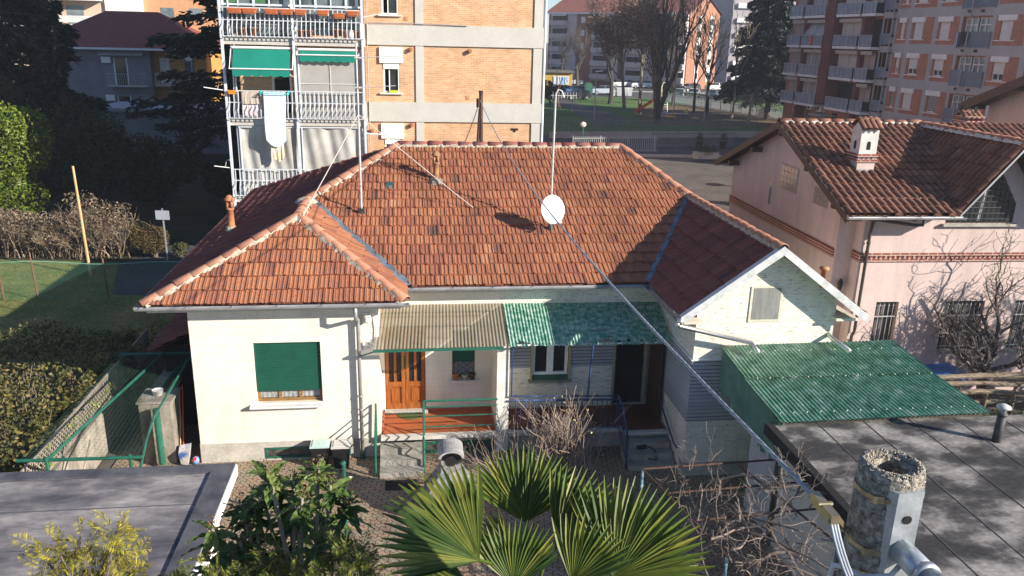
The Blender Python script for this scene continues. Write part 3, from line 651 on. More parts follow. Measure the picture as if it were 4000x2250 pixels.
# brackets and cables by the corner
m = M(HF); m.lathe((3.72, -.12, 3.28), [(.05, .16), (.085, .14), (.09, .03), (.06, 0)], 10); m.box(3.6, 3.86, -.05, -.003, 3.43, 3.47); m.tube([(3.6, -.04, 3.45), (3.58, -.05, 3.0), (3.62, -.05, 2.72), (3.85, -.05, 2.70), (3.88, -.05, 2.80)], .012, 5); m.tube([(3.66, -.04, 2.66), (3.64, -.05, 2.80), (3.80, -.05, 2.82), (3.82, -.05, 2.68), (3.66, -.05, 2.66)], .012, 5); m.tube([(3.86, -.04, 3.44), (3.90, -.04, 3.1), (3.88, -.04, 2.8)], .012, 5); m.build('cable_bracket', plaster, house)
# --- canopies
def corrugated(m, p00, p10, p11, p01, pitch, amp, nv=4, drop=None, seed=0):
    p00, p10, p11, p01 = map(Vector, (p00, p10, p11, p01)); nn = (p10 - p00).cross(p01 - p00).normalized()
    if nn.z < 0: nn = -nn
    k = int((p10 - p00).length / pitch); per = 6; nu = k * per
    V = []
    for j in range(nv + 1):
        for i in range(nu + 1):
            u_, v_ = i / nu, j / nv
            a = p00.lerp(p10, u_); b = p01.lerp(p11, u_); V.append(a.lerp(b, v_) + nn * amp * math.cos(2 * math.pi * i / per))
    Fs = []
    for j in range(nv):
        for i in range(nu):
            if drop and drop((i + .5) / nu, (j + .5) / nv): continue
            Fs.append((j * (nu + 1) + i, j * (nu + 1) + i + 1, (j + 1) * (nu + 1) + i + 1, (j + 1) * (nu + 1) + i))
    m.add(V, Fs)
clear_sheet = mat('smoky_corrugated_plastic', (.40, .34, .25), (.50, .44, .34), rough=.3, scale=1.5, trans=.45, alpha=.72)
m = M(HF); corrugated(m, (3.97, 1.03, 3.28), (6.76, 1.03, 3.28), (6.76, -.40, 2.76), (3.86, -.40, 2.76), .075, .013, 6)
cn = m.build('porch_canopy', clear_sheet, house, True)
m = M(HF); m.bar((3.84, -.42, 2.735), (6.64, -.42, 2.735), .06, .05); m.tube([(3.84, -.42, 2.72), (3.78, -.38, 2.68), (3.55, -.1, 2.5)], .015, 5); m.bar((3.97, .33, 2.99), (6.6, .33, 2.99), .03, .03); m.bar((3.97, .8, 3.16), (6.6, .8, 3.16), .03, .03); m.build('frame', green_paint, cn)
rngc = random.Random(4)
edge = [1 - (rngc.random() ** 3) * .10 for _ in range(400)]
def gdrop(u_, v_):
    i = int(u_ * 140)
    if v_ > edge[i]: return True
    for (cu, cv, ru, rv) in ((.07, .93, .03, .035), (.60, .90, .05, .03), (.67, .95, .02, .04), (.62, .81, .02, .025), (.48, .93, .014, .02), (.73, .9, .012, .02), (.55, .68, .035, .012), (.58, .63, .03, .010)):
        if abs((u_ - cu) / ru) + abs((v_ - cv) / rv) < 1.3: return True
    return False
green_sheet = mat('weathered_green_plastic', (.03, .20, .12), ramp=[(.32, (.05, .21, .14)), (.45, (.13, .34, .24)), (.56, (.32, .50, .41)), (.70, (.58, .66, .59))], rough=.5, scale=9, detail=10, trans=.2, fine=.35)
m = M(HF); corrugated(m, (6.79, 1.03, 3.27), (10.53, 1.03, 3.24), (10.46, -.38, 2.72), (6.80, -.38, 2.745), .075, .013, 36, gdrop)
cn = m.build('porch_canopy', green_sheet, house, True, label='worn green corrugated canopy with broken lower edge')
m = M(HF); m.bar((6.84, -.28, 2.735), (10.4, -.28, 2.72), .03, .03); m.bar((6.84, .4, 2.98), (10.5, .4, 2.96), .03, .03); m.build('frame', white_paint, cn)
# --- railings
m = M(HF)
m.tube([(4.9, -.15, 1.40), (6.56, -.15, 1.39)], .026, 8)
for z in (1.25, 1.02, .76): m.tube([(4.9, -.15, z), (6.56, -.15, z)], .017, 6)
m.tube([(4.9, -.15, 1.41), (4.9, -.17, .5), (4.89, -.78, .0)][:2], .028, 8); m.tube([(4.9, -.16, .56), (4.9, -.42, .0)], .02, 6); m.tube([(4.9, -.15, .56), (4.9, -.15, .0)], .028, 8)
for dz in (0, .24, .48): m.tube([(4.9, -.15, 1.40 - dz), (4.88, -.80, .84 - dz * .9)], .016, 6)
m.tube([(4.88, -.80, .84), (4.88, -.80, 0)], .026, 8)
m.build('railing', green_paint, house)
m = M(HF); m.tube([(3.84, -.08, 1.34), (3.84, -.10, .50)], .022, 8); m.tube([(3.84, -.92, .90), (3.84, -.92, 0)], .028, 8)
for dz in (0, .15, .38, .62): m.tube([(3.84, -.08, 1.33 - dz), (3.84, -.92, .88 - dz * .95)], .016, 6)
m.build('railing', green_paint, house, label='green stair railing on the left of the front steps')
blue_paint = mat('blue_paint', (.03, .07, .22), ramp=[(.35, (.015, .022, .06)), (.55, (.025, .05, .14)), (.74, (.10, .18, .30))], rough=.5, scale=4)
m = M(HF)
m.tube([(6.86, -.12, 1.43), (9.36, -.12, 1.36)], .018, 6); m.tube([(6.86, -.12, 1.33), (9.36, -.12, 1.27)], .024, 6); m.tube([(6.86, -.12, .60), (9.36, -.12, .58)], .016, 6)
for i in range(21):
    x = 6.98 + i * .118; m.tube([(x, -.12, 1.31), (x, -.17, 1.22), (x, -.13, 1.05), (x, -.12, .60)], .010, 4)
m.tube([(6.88, -.12, 1.43), (6.88, -.12, 2.74)], .016, 6); m.tube([(8.62, -.2, 1.38), (8.66, -.3, 2.74)], .022, 6)
m.tube([(9.36, -.12, 1.40), (9.36, -.12, .52)], .022, 6); m.tube([(9.36, -.12, 1.38), (9.38, -.5, 1.28), (9.38, -1.06, .80)], .024, 6); m.tube([(9.36, -.12, .75), (9.38, -1.06, .22)], .016, 6); m.tube([(9.38, -1.06, .80), (9.38, -1.06, 0)], .022, 6)
for i in range(6): m.tube([(9.37, -.2 - i * .15, 1.30 - i * .09), (9.37, -.2 - i * .15, .70 - i * .095)], .010, 4)
m.build('railing', blue_paint, house, label='blue painted railing of the right porch')
m = M(HF); m.tube([(10.49, .35, 1.12), (10.45, .15, 1.10), (10.44, -1.05, .62), (10.50, -1.15, .52)], .02, 6); m.tube([(10.52, .1, 1.0), (10.44, .1, 1.08)], .014, 5); m.build('handrail', MT['blue_paint'], house)

# ---- chimney pots, vents, aerials standing on the roof
def roofpt(x, y): return pz(x, y)
def pot(m, c, s=1.0, conical=True):
    m.lathe(c, [(.11 * s, -.15), (.11 * s, .0), (.085 * s, .04), (.078 * s, .42 * s), (.10 * s, .43 * s), (.10 * s, .47 * s), (.085 * s, .48 * s)], 14)
    for i in range(4):
        an = math.pi / 4 + i * math.pi / 2; x, y = c[0] + .075 * s * math.cos(an), c[1] + .075 * s * math.sin(an)
        m.tube([(x, y, c[2] + .47 * s), (x, y, c[2] + .66 * s)], .028 * s, 5)
    m.lathe(c, [(.05 * s, .5 * s), (.05 * s, .64 * s)], 8)
    m.lathe(c, [(.13 * s, .655 * s), (.135 * s, .68 * s), (.06 * s, .77 * s), (.03 * s, .79 * s)], 14)
p1 = roofpt(1097, 455); m = M(HF); pot(m, p1 + np.array([0, 0, .06]), .92)
ch = m.build('chimney', mat('stained_clay', (.20, .10, .05), (.48, .27, .14), rough=.9, scale=6, lo=.3, hi=.7), roof, True)
m = M(HF); m.lathe(tuple(p1 + np.array([0, -.02, -.07])), [(.23, 0), (.20, .10), (.13, .15)], 9); m.build('bedding_mortar', mat('sooty_mortar', (.12, .10, .08), (.34, .30, .24), scale=9), ch)
t_ = ray(583, 570); aa = .4; 
for _ in range(30):
    q = HF.a(583, 572, aa); zz = E0 + .469 * (aa + .75)
    aa += (zz - q[2]) * -.6 if False else 0
    break
best = min(((abs(HF.a(583, 578, a_ / 50)[2] - (E0 + .469 * (a_ / 50 + .75)) - .03), a_ / 50) for a_ in range(-30, 120)), key=lambda k: k[0])[1]
p2 = HF.a(583, 578, best); m = M(HF); pot(m, p2 + np.array([0, 0, .08]), 1.05); ch = m.build('chimney', terracotta, roof, True, label='orange clay chimney pot on the shaded left slope')
m = M(HF); m.lathe(tuple(p2), [(.17, -.05), (.13, .10)], 9); m.build('bedding_mortar', mortar, ch)
m = M(HF); p3 = HF.a(2070, 705, 13.2); m.lathe((13.2, p3[1], 4.35), [(.055, 0), (.055, .36), (.09, .37), (.10, .40), (.09, .43)], 12); m.build('chimney', mat('stained_clay', (.2, .1, .05)), roof, True, label='small mossy vent pipe behind the gable')
# ---- aerials, dish and post on the roof of the plastered house
alu = mat('aerial_aluminium', (.48, .48, .47), (.66, .66, .65), rough=.4, metal=.4, scale=8)
def yagi(m, c, d, L, n=9, w=.22, vert=False):
    c = Vector(c); d = Vector(d).normalized(); s = d.cross(Vector((0, 0, 1))).normalized() if not vert else Vector((0, 0, 1))
    m.tube([c, c + d * L], .010, 5)
    for i in range(n):
        q = c + d * (L * (.08 + .9 * i / (n - 1))); m.tube([q - s * w / 2, q + s * w / 2], .006, 4)
b0 = roofpt(910, 540); mh = 4.05
ant = thing('aerial_mast', 'slim grey roof mast with two comb aerials, left of the satellite dish', 'aerial', HF.w(*b0), YAW)
m = M(HF); m.tube([tuple(b0), (b0[0], b0[1], b0[2] + 2.2)], .028, 8); m.tube([(b0[0], b0[1], b0[2] + 2.2), (b0[0], b0[1], b0[2] + mh)], .02, 8); m.build('mast', alu, ant)
m = M(HF); m.lathe((b0[0], b0[1], b0[2] - .06), [(.075, 0), (.06, .12), (.05, .22)], 8); m.box(b0[0] - .07, b0[0] + .07, b0[1] - .05, b0[1] + .03, b0[2] + .02, b0[2] + .16); m.build('base', mat('black_bitumen', (.015, .015, .017), (.04, .04, .04), rough=.6), ant)
zt = b0[2]
for (px, py), L_a, nm in (((905, 146), 1.15, 'yagi_aerial'), ((905, 221), .95, 'yagi_aerial')):
    q = HF.b(px, py, b0[1]); m = M(HF); yagi(m, (q[0] - .1, q[1] - .02, q[2]), (1, .12, .06), L_a, 11, .18); m.tube([(q[0] - .12, q[1], q[2]), (q[0] + .05, q[1], q[2])], .03, 6); m.build(nm, alu, ant)
def wire(name, p, q, r, mt, label, cat='wire', sag=.0, group=None, n=12):
    p = np.array(p, float); q = np.array(q, float); pts = []
    for i in range(n + 1):
        t = i / n; c = p + (q - p) * t; c[2] -= sag * 4 * t * (1 - t); pts.append(tuple(c))
    m = M(); m.tube(pts, r, 5); return single(m, name, mt, label, cat, group)
guy = mat('pale_guy_wire', (.50, .44, .38), (.62, .56, .5), rough=.6)
top = HF.w(b0[0], b0[1], HF.b(910, 288, b0[1])[2])
wire('guy_wire', top, HF.w(*(HF.b(702, 650, 1.0) * 1.0)) , .010, guy, 'pale guy wire from the left aerial mast down to the front hip roof', 'wire', .02)
q = roofpt(1190, 527); wire('guy_wire', top, HF.w(q[0], q[1], q[2] + .05), .010, guy, 'pale guy wire from the left aerial mast down past the clay chimney', 'wire', .02)
q = HF.b(560, 218, 3.0)
# dish mast
b1 = roofpt(1384, 578); dz = b1[2]
dish = thing('satellite_dish', 'white satellite dish on a tall aerial mast standing on the red roof', 'satellite dish', HF.w(*b1), YAW)
tz = HF.b(1398, 238, b1[1])
m = M(HF); m.tube([tuple(b1), tuple(b1 + np.array([.0, 0, 1.2])), tuple(tz)], .024, 8)
for k_ in range(5):
    c = b1 + (tz - b1) * (.3 + .14 * k_); m.tube([tuple(c), tuple(c + (tz - b1) * .006)], .030, 8)
m.build('mast', alu, dish)
m = M(HF); m.lathe((b1[0], b1[1] - .02, b1[2] - .06), [(.11, 0), (.08, .13), (.05, .2)], 8); m.build('base', MT['black_bitumen'], dish)
dc = HF.b(1391, 527, b1[1] - .28)
dn = Vector((.16, -.95, .30)).normalized(); e1 = dn.cross(Vector((0, 0, 1))).normalized(); e2 = e1.cross(dn).normalized(); R1, R2 = .30, .355
m = M(HF); V = []; nr = 8; na = 32
for j in range(nr + 1):
    for i in range(na):
        rr = j / nr; an = 2 * math.pi * i / na
        V.append(Vector(dc) + e1 * (R1 * rr * math.cos(an)) + e2 * (R2 * rr * math.sin(an)) - dn * (.07 * (1 - rr * rr)))
Fs = [(j * na + i, j * na + (i + 1) % na, (j + 1) * na + (i + 1) % na, (j + 1) * na + i) for j in range(nr) for i in range(na)]
nb = len(V); V += [v - dn * .012 for v in V[:]]; Fs += [tuple(nb + k for k in f[::-1]) for f in Fs] + [(nr * na + i, nr * na + (i + 1) % na, nb + nr * na + (i + 1) % na, nb + nr * na + i) for i in range(na)]
m.add(V, Fs); m.build('dish', plastic_white, dish, True)
lc = HF.b(1410, 560, b1[1] - .62)
m = M(HF); m.tube([tuple(Vector(dc) - e2 * R2), tuple(Vector(dc) - e2 * (R2 + .02) + dn * .12 + e1 * .05), tuple(lc)], .014, 6); m.bar(tuple(lc + (0, .06, 0)), tuple(lc + (0, -.03, .02)), .06, .06); m.build('receiver_arm', mat('pale_grey_plastic', (.55, .55, .53)), dish)
m = M(HF); q = Vector(tz); m.tube([tuple(q), tuple(q + Vector((.06, 0, .12))), tuple(q + Vector((.15, 0, .08))), tuple(q + Vector((.2, 0, -.06)))], .016, 6); m.build('cable_loop', plastic_white, dish)
m = M(HF); q = HF.b(1388, 240, b1[1]); yagi(m, (q[0] - .02, q[1], q[2]), (1, 0, 0), .62, 9, .16, True); m.build('yagi_aerial', alu, dish)
m = M(HF)
for s in (1, -1):
    for i in range(6): m.tube([(q[0] + .1 + .012 * i * s * s, q[1] - .12, q[2] + s * (.03 + .045 * i)), (q[0] + .1 + .02 * i, q[1] + .12, q[2] + s * (.03 + .045 * i))], .005, 4)
    m.tube([(q[0] + .1, q[1] - .1, q[2]), (q[0] + .2, q[1] - .1, q[2] + s * .28)], .005, 4); m.tube([(q[0] + .1, q[1] + .1, q[2]), (q[0] + .2, q[1] + .1, q[2] + s * .28)], .005, 4)
m.build('reflector', mat('rusty_reflector', (.22, .10, .06), (.34, .18, .12), rough=.7), dish)
# brown post behind the ridge
pb = HF.b(1211, 360, 6.35); pt = HF.b(1210, 228, 6.35)
m = M(HF); m.tube([tuple(pb - (0, 0, .5)), tuple(pt)], .055, 8); m.tube([(pb[0] - .13, pb[1], pb[2] - .4), (pt[0] - .03, pt[1], pt[2] - .5)], .04, 6); m.tube([(pt[0] - .08, pt[1], pt[2] - .45), (pt[0] - .09, pt[1] - .06, pt[2] - .22)], .05, 6); m.tube([(pt[0], pt[1], pt[2] - .06), (pt[0], pt[1], pt[2])], .065, 8)
single(m, 'cable_post', rust, 'rusty brown braced post rising behind the red roof ridge', 'post')

# ================================================================ BRICK APARTMENT BLOCK WITH BALCONIES
BF = Frame(-6.05, 33.5, YAW)
apt = thing('brick_apartment', 'orange brick apartment block with grey bands and white balconies, behind the red roof', 'apartment block', BF.o, YAW)
obrick = brick_mat('orange_brick', (.52, .26, .115), (.60, .36, .20), (.56, .45, .33), .25, .075, mortar=.010, noise=.18, bump=.15)
band_m = mat('grey_render', (.47, .455, .41), (.52, .505, .46), rough=.9, scale=1.2, fine=.04)
m = M(BF); FZ = [5.74 + 3.03 * k - 3.03 for k in range(4)]
wins = [(.62, 1.26, f + 1.16, f + 2.32) for f in (2.71, 5.74, 8.77)] + [(.62, 1.26, .8, 2.0)]
m.wall(-.1, 7.15, 0, 23.6, [(a_, b_, c_, d_) for a_, b_, c_, d_ in wins], .05, .22)
m.quad((7.15, .05, 0), (7.15, 30, 0), (7.15, 30, 23.6), (7.15, .05, 23.6)); m.quad((-5.1, .3, 0), (-5.1, 30, 0), (-5.1, 30, 23.6), (-5.1, .3, 23.6)); m.quad((-5.1, 30, 0), (7.15, 30, 0), (7.15, 30, 23.6), (-5.1, 30, 23.6))
m.wall(-5.1, -.1, 0, 23.6, [(-3.75, -3.15, f + .26, f + 2.3) for f in (2.71, 5.74, 8.77)], .3, .25)
m.build('wall', obrick, apt)
m = M(BF)
for f in (2.71, 5.74, 8.77, 11.8, 14.83, 17.86, 20.89): m.box(-.12, 7.17, -.03, .2, f, f + .79)
for x0, x1 in ((1.93, 2.25), (6.76, 7.16)):
    for f in (-.03 + .0, 2.71, 5.74, 8.77, 11.8, 14.83, 17.86):
        m.box(x0, x1, .0, .2, f + .79 if f > 0 else 0, f + 3.03 if f > 0 else 2.71)
m.build('frame_bands', band_m, apt)
m = M(BF); m.box(-5.4, 7.5, -.5, 30.4, 23.6, 24); m.build('roof', band_m, apt)
m = M(BF); m.quad((-5.0, .6, 0), (7.1, .6, 0), (7.1, .6, 23.5), (-5.0, .6, 23.5)); m.build('interior', dark_void, apt)
def apt_window(f, full):
    m = M(BF); a_, b_ = .62, 1.26
    m.box(a_, a_ + .06, .06, .14, f + 1.16, f + 2.3); m.box(b_ - .05, b_, .06, .14, f + 1.16, f + 2.3); m.box(a_ + .06, b_ - .05, .06, .14, f + 1.16, f + 1.22); m.box(a_ + .22, a_ + .26, .10, .14, f + 1.22, f + 2.1)
    w = m.build('window', white_paint, apt)
    m = M(BF); m.box(.46, 1.41, -.05, .12, f + 1.10, f + 1.155); m.build('sill', mat('pale_stone_sill', (.66, .62, .55), (.74, .70, .63)), w)
    m = M(BF); m.box(a_ + .005, b_ - .005, .02, .07, f + 2.1, f + 2.315); m.build('shutter_slats', plastic_white, w)
    if full:
        m = M(BF); m.box(.48, 1.41, -.04, .049, f + 2.57 - .235, f + 2.99 - .04); m.build('shutter_box', plastic_white, w)
    m = M(BF); m.quad((a_ + .26, .13, f + 1.22), (b_ - .05, .13, f + 1.22), (b_ - .05, .13, f + 2.1), (a_ + .26, .13, f + 2.1)); m.build('pane', dark_glass, w)
for f, full in ((2.71, True), (5.74, True), (8.77, False)): apt_window(f, full)
for a_, z_ in ((1.74, 8.62), (4.13, 8.60), (1.74, 5.60), (.1, 5.35)):
    m = M(BF); m.tube([(a_, .05, z_), (a_, -.10, z_)], .085, 12); m.tube([(a_, -.10, z_), (a_, -.12, z_)], .055, 12); m.build('flue_cap', terracotta, apt)
m = M(BF); m.tube([(.02, -.06, 0), (.02, -.06, 14.4)], .022, 6); m.build('downpipe', mat('beige_pipe', (.42, .36, .3), (.5, .44, .38)), apt)
m = M(BF); m.tube([(7.22, .0, 0), (7.22, .0, 14.4)], .05, 8); m.build('downpipe', plastic_white, apt, label='white downpipe on the right corner')
m = M(BF); m.tube([(.02, -.06, 9.60), (2.1, -.06, 9.60), (4.0, -.06, 9.57)], .025, 6); m.build('conduit', zinc, apt)
m = M(BF); m.box(5.9, 6.2, .03, .049, 5.42, 5.50); m.box(6.0, 6.1, .03, .049, 5.35, 5.42); m.build('brick_damage', dark_void, apt)
m = M(BF); m.box(1.5, 1.64, .03, .049, 9.72, 9.88); m.box(4.0, 4.14, .03, .049, 6.66, 6.82); m.build('vent_grille', mat('vent_clay', (.42, .2, .1)), apt)
# balconies
balc_white = mat('balcony_enamel', (.50, .54, .58), (.62, .65, .68), rough=.45, scale=3)
m = M(BF)
for a_ in (-5.33, -2.70, -.10): m.bar((a_, -1.32, 0), (a_, -1.32, 14.4), .09, .09)
for a_ in (-5.05, -2.62): m.bar((a_, -1.15, 0), (a_, -1.15, 14.4), .05, .05)
m.build('balcony_posts', balc_white, apt)
screen_m = mat('grey_sun_screen', (.36, .35, .33), (.44, .43, .41), rough=.6, scale=1.0, trans=.2, fine=.03)
sheet_m = mat('clear_plastic_sheet', (.40, .39, .36), (.60, .59, .56), rough=.25, scale=1.1, trans=.2, fine=.03)
for bi, f in enumerate((2.71, 5.74, 8.77)):
    m = M(BF); m.box(-5.36, -.06, -1.28, .28, f - .08, f + .17); sl_ = m.build('balcony_slab', mat('pale_slab_edge', (.44, .41, .37), (.53, .50, .46), scale=3), apt)
    m = M(BF); m.tube([(-5.36, -1.33, f + 1.24), (-.06, -1.33, f + 1.24)], .022, 6); m.tube([(-5.36, -1.33, f + .80), (-.06, -1.33, f + .80)], .02, 6); m.tube([(-5.36, -1.33, f + .20), (-.06, -1.33, f + .20)], .018, 6)
    nb_ = 31
    for i in range(nb_):
        a_ = -5.22 + i * (5.06 / (nb_ - 1))
        for p_, q_ in (((a_, -1.34, f + 1.24), (a_, -1.34, f + .80)), ((a_, -1.34, f + .80), (a_, -1.52, f + .50)), ((a_, -1.52, f + .50), (a_, -1.50, f + .20))): m.bar(p_, q_, .034, .018)
    m.tube([(-5.36, -1.33, f + .22), (-5.36, -1.50, f + .22), (-.06, -1.50, f + .22), (-.06, -1.33, f + .22)], .015, 5)
    m.build('balustrade', balc_white, apt)
    m = M(BF); m.quad((-3.75, .42, f + .2), (-3.15, .42, f + .2), (-3.15, .42, f + 2.3), (-3.75, .42, f + 2.3)); m.build('balcony_door', dark_void, apt)
    m = M(BF); m.box(-3.83, -3.76, .22, .34, f + .18, f + 2.35); m.box(-3.14, -3.07, .22, .34, f + .18, f + 2.35); m.build('door_frame', white_paint, apt)
# top balcony: glazed veranda above the rail
f = 8.77
m = M(BF)
for i in range(10): a_ = -5.25 + i * .57; m.bar((a_, -1.12, f + 1.3), (a_, -1.12, f + 2.9), .05 if i % 2 else .09, .05)
m.bar((-5.3, -1.12, f + 1.36), (-.1, -1.12, f + 1.36), .06, .07); gz = m.build('veranda_glazing', balc_white, apt)
m = M(BF); m.quad((-5.25, -1.08, f + .3), (-.15, -1.08, f + .3), (-.15, -1.08, f + 2.9), (-5.25, -1.08, f + 2.9)); m.build('pane', mat('veranda_glass', (.03, .045, .05), (.16, .18, .19), rough=.1, scale=.9, lo=.4, hi=.6), gz)
m = M(BF); shutter(m, -5.2, -4.7, f + 1.42, f + 2.9, -1.10, .05); shutter(m, -4.1, -3.7, f + 1.42, f + 2.9, -1.10, .05); m.build('blind', mat('green_blind', (.05, .16, .06), (.08, .22, .09)), gz)
# middle balcony right bay and the two lower bays closed with screens
m = M(BF); m.quad((-2.55, -1.16, 5.95), (-.20, -1.16, 5.95), (-.20, -1.16, 8.45), (-2.55, -1.16, 8.45)); sc_ = m.build('sun_screen', screen_m, apt)
m = M(BF); m.box(-1.40, -1.375, -1.19, -1.17, 5.95, 8.4); m.box(-2.55, -.2, -1.19, -1.17, 7.26, 7.285); m.build('batten', mat('pale_batten', (.52, .51, .48)), sc_)
for x0, x1, sd in ((-4.95, -2.74, 0), (-2.55, -.2, 2)):
    m = M(BF)
    def fs(u_, v_, x0=x0, x1=x1, sd=sd):
        return (x0 + u_ * (x1 - x0), -1.17 + .05 * math.sin(u_ * 13 + sd) * (.3 + v_ * .7) + .025 * math.sin(u_ * 31 + v_ * 6 + sd), 2.92 + v_ * 2.66)
    m.grid(fs, 60, 14); m.build('plastic_curtain', sheet_m, apt, True, label='wrinkled clear plastic sheet closing the lower balcony')
m = M(BF)
for x0, x1 in ((-4.98, -4.93), (-.2, -.15), (-2.6, -2.55)): m.bar(((x0 + x1) / 2, -1.2, 2.9), ((x0 + x1) / 2, -1.2, 8.6), .05, .05)
m.bar((-5.0, -1.2, 5.60), (-.15, -1.2, 5.60), .06, .05); m.build('screen_frame', balc_white, apt)
# awnings
awn = mat('green_awning', (.004, .20, .145), (.006, .24, .175), rough=.85, scale=1, fine=.03, trans=.2)
def awning(x0, x1, zt_, yt, zb, yb, val, n):
    m = M(BF); m.grid(lambda u_, v_: (x0 + u_ * (x1 - x0), yt + (yb - yt) * v_, zt_ + (zb - zt_) * v_), 20, 6)
    V = []; k = n * 10
    for i in range(k + 1):
        u_ = i / k; x = x0 + u_ * (x1 - x0); V += [(x, yb, zb), (x, yb - .02, zb - val - .05 * abs(math.sin(math.pi * u_ * n)))]
    m.add(V, [(2 * i, 2 * i + 1, 2 * i + 3, 2 * i + 2) for i in range(k)]); a_ = m.build('awning', awn, apt)
    m = M(BF); m.tube([(x0 - .12, yb - .02, zb), (x1 + .12, yb - .02, zb)], .026, 6); m.tube([(x0 - .05, yt, zt_ + .06), (x1 + .05, yt, zt_ + .06)], .05, 8); m.tube([(x0 - .1, yt, zt_), (x0 - .1, yb - .02, zb)], .014, 5); m.tube([(x1 + .1, yt, zt_), (x1 + .1, yb - .02, zb)], .014, 5); m.build('roller_bar', white_paint, a_)
awning(-4.95, -2.84, 8.52, -1.25, 7.82, -1.75, .24, 6); awning(-2.50, -.36, 8.50, -1.25, 8.36, -1.32, .22, 7)
# orange window boxes along the top rail
plan_o = mat('orange_plastic', (.52, .14, .045), (.60, .20, .08), rough=.5, scale=2, fine=.04)
soil_m = mat('potting_soil', (.03, .02, .015), (.06, .045, .03))
boxes = [(-4.75, .52), (-4.22, .52), (-3.42, .50), (-2.87, .50), (-2.36, .42), (-1.53, .42), (-.93, .42), (-.42, .42)]
where = ['leftmost planter box on the top balcony rail', 'second planter box from the left on the top balcony rail', 'third planter box on the top balcony rail, before the middle post', 'bright orange planter box just left of the middle balcony post', 'pinkish planter box just right of the middle balcony post', 'pale red planter box alone in the middle of the right top balcony', 'orange planter box hung a little lower than its neighbours on the top rail', 'rightmost planter box on the top balcony rail']
for (a_, w_), lb in zip(boxes, where):
    dzz = -.10 if 'lower' in lb else 0
    pl_ = thing('planter_box', lb, 'planter', BF.w(a_, -1.46, 9.80 + dzz), YAW, 'orange planter boxes on the top balcony')
    m = M(BF); hw = w_ / 2; m.add([(a_ - hw * .86, -1.53, 9.80 + dzz), (a_ + hw * .86, -1.53, 9.80 + dzz), (a_ + hw * .86, -1.39, 9.80 + dzz), (a_ - hw * .86, -1.39, 9.80 + dzz), (a_ - hw, -1.56, 9.99 + dzz), (a_ + hw, -1.56, 9.99 + dzz), (a_ + hw, -1.36, 9.99 + dzz), (a_ - hw, -1.36, 9.99 + dzz)], [(0, 3, 2, 1), (0, 1, 5, 4), (1, 2, 6, 5), (2, 3, 7, 6), (3, 0, 4, 7)])
    for x0, x1, y0, y1 in ((-hw - .015, hw + .015, -1.575, -1.56), (-hw - .015, hw + .015, -1.36, -1.345)): m.box(a_ + x0, a_ + x1, y0, y1, 9.955 + dzz, 9.995 + dzz)
    for i in range(10): x = a_ - hw * .8 + i * hw * .17; m.box(x, x + .02, -1.562, -1.548, 9.84 + dzz, 9.95 + dzz)
    m.build('box', plan_o, pl_)
    m = M(BF); m.box(a_ - hw * .95, a_ + hw * .95, -1.54, -1.38, 9.90 + dzz, 9.96 + dzz); m.build('soil', soil_m, pl_)
m = M(BF); m.add([(-5.2, -1.5, 6.86), (-4.98, -1.5, 6.86), (-4.98, -1.38, 6.86), (-5.2, -1.38, 6.86), (-5.24, -1.53, 7.0), (-4.94, -1.53, 7.0), (-4.94, -1.36, 7.0), (-5.24, -1.36, 7.0)], [(0, 3, 2, 1), (0, 1, 5, 4), (1, 2, 6, 5), (2, 3, 7, 6), (3, 0, 4, 7), (4, 5, 6, 7)])
single(m, 'planter_box', mat('bright_orange', (.75, .22, .01), (.8, .28, .02)), 'small bright orange planter at the left end of the middle balcony rail', 'planter')
# things standing on the top balcony floor
for i, (a_, hh, rr, lb) in enumerate(((-4.55, .30, .14, 'clay pot at the left end of the top balcony floor'), (-4.2, .32, .15, 'wide clay pot beside the leftmost one on the top balcony floor'), (-2.42, .28, .12, 'clay pot by the middle post on the top balcony floor'), (-2.1, .28, .12, 'clay pot second from the middle post on the top balcony floor'), (-1.1, .34, .13, 'clay pot left of the white one on the top balcony floor'), (-.8, .30, .13, 'clay pot right of centre on the top balcony floor'), (-.35, .28, .12, 'clay pot at the right end of the top balcony floor'))):
    m = M(BF); m.lathe((a_, -1.15, 8.945), [(rr * .7, 0), (rr, hh), (rr * 1.1, hh), (rr * 1.1, hh + .04), (rr * .9, hh + .04), (rr * .85, hh - .02)], 12)
    single(m, 'flower_pot', terracotta, lb, 'flowerpot', 'clay pots on the top balcony', True)
m = M(BF); m.lathe((-.55, -1.18, 8.945), [(.10, 0), (.13, .26), (.12, .33), (.06, .36)], 12); single(m, 'watering_can', plastic_white, 'white plastic container on the top balcony floor among the clay pots', 'container', None, True)
# washing
def cloth(name, x0, x1, ztop, zbot, yb, mt, lab, fold, seed, scal=0.0, taper=0.0, grp=None):
    m = M(BF)
    def fn(u_, v_):
        x = x0 + (x1 - x0) * (taper * v_ * (.5 - u_) + u_) + .02 * math.sin(v_ * 5 + seed)
        b = scal * (1 - (2 * u_ - 1) ** 2)
        return (x, yb - .06 * v_ + fold * (.2 + v_) * (math.sin(u_ * 17 + seed) + .5 * math.sin(u_ * 37 + v_ * 3 + seed)), ztop + (zbot - b * 1.0 - ztop) * v_ + (b * v_ * .0))
    m.grid(fn, 60, 30); m.t = .5
    return single(m, name, mt, lab, 'laundry', grp, True)
cloth('bed_sheet', -3.93, -3.08, 6.96, 5.15, -1.56, mat('pale_blue_sheet', (.55, .64, .76), (.62, .70, .80), rough=.9, fine=.02), 'long pale blue sheet hanging from the middle balcony rail', .002, 1, .28, .10)
cloth('pillow_case', -3.75, -3.22, 5.2, 4.52, -1.50, mat('cream_cloth', (.66, .55, .36), (.74, .63, .44), rough=.9, fine=.02), 'cream cloth showing below the long pale blue sheet', .02, 3, .22, .18)
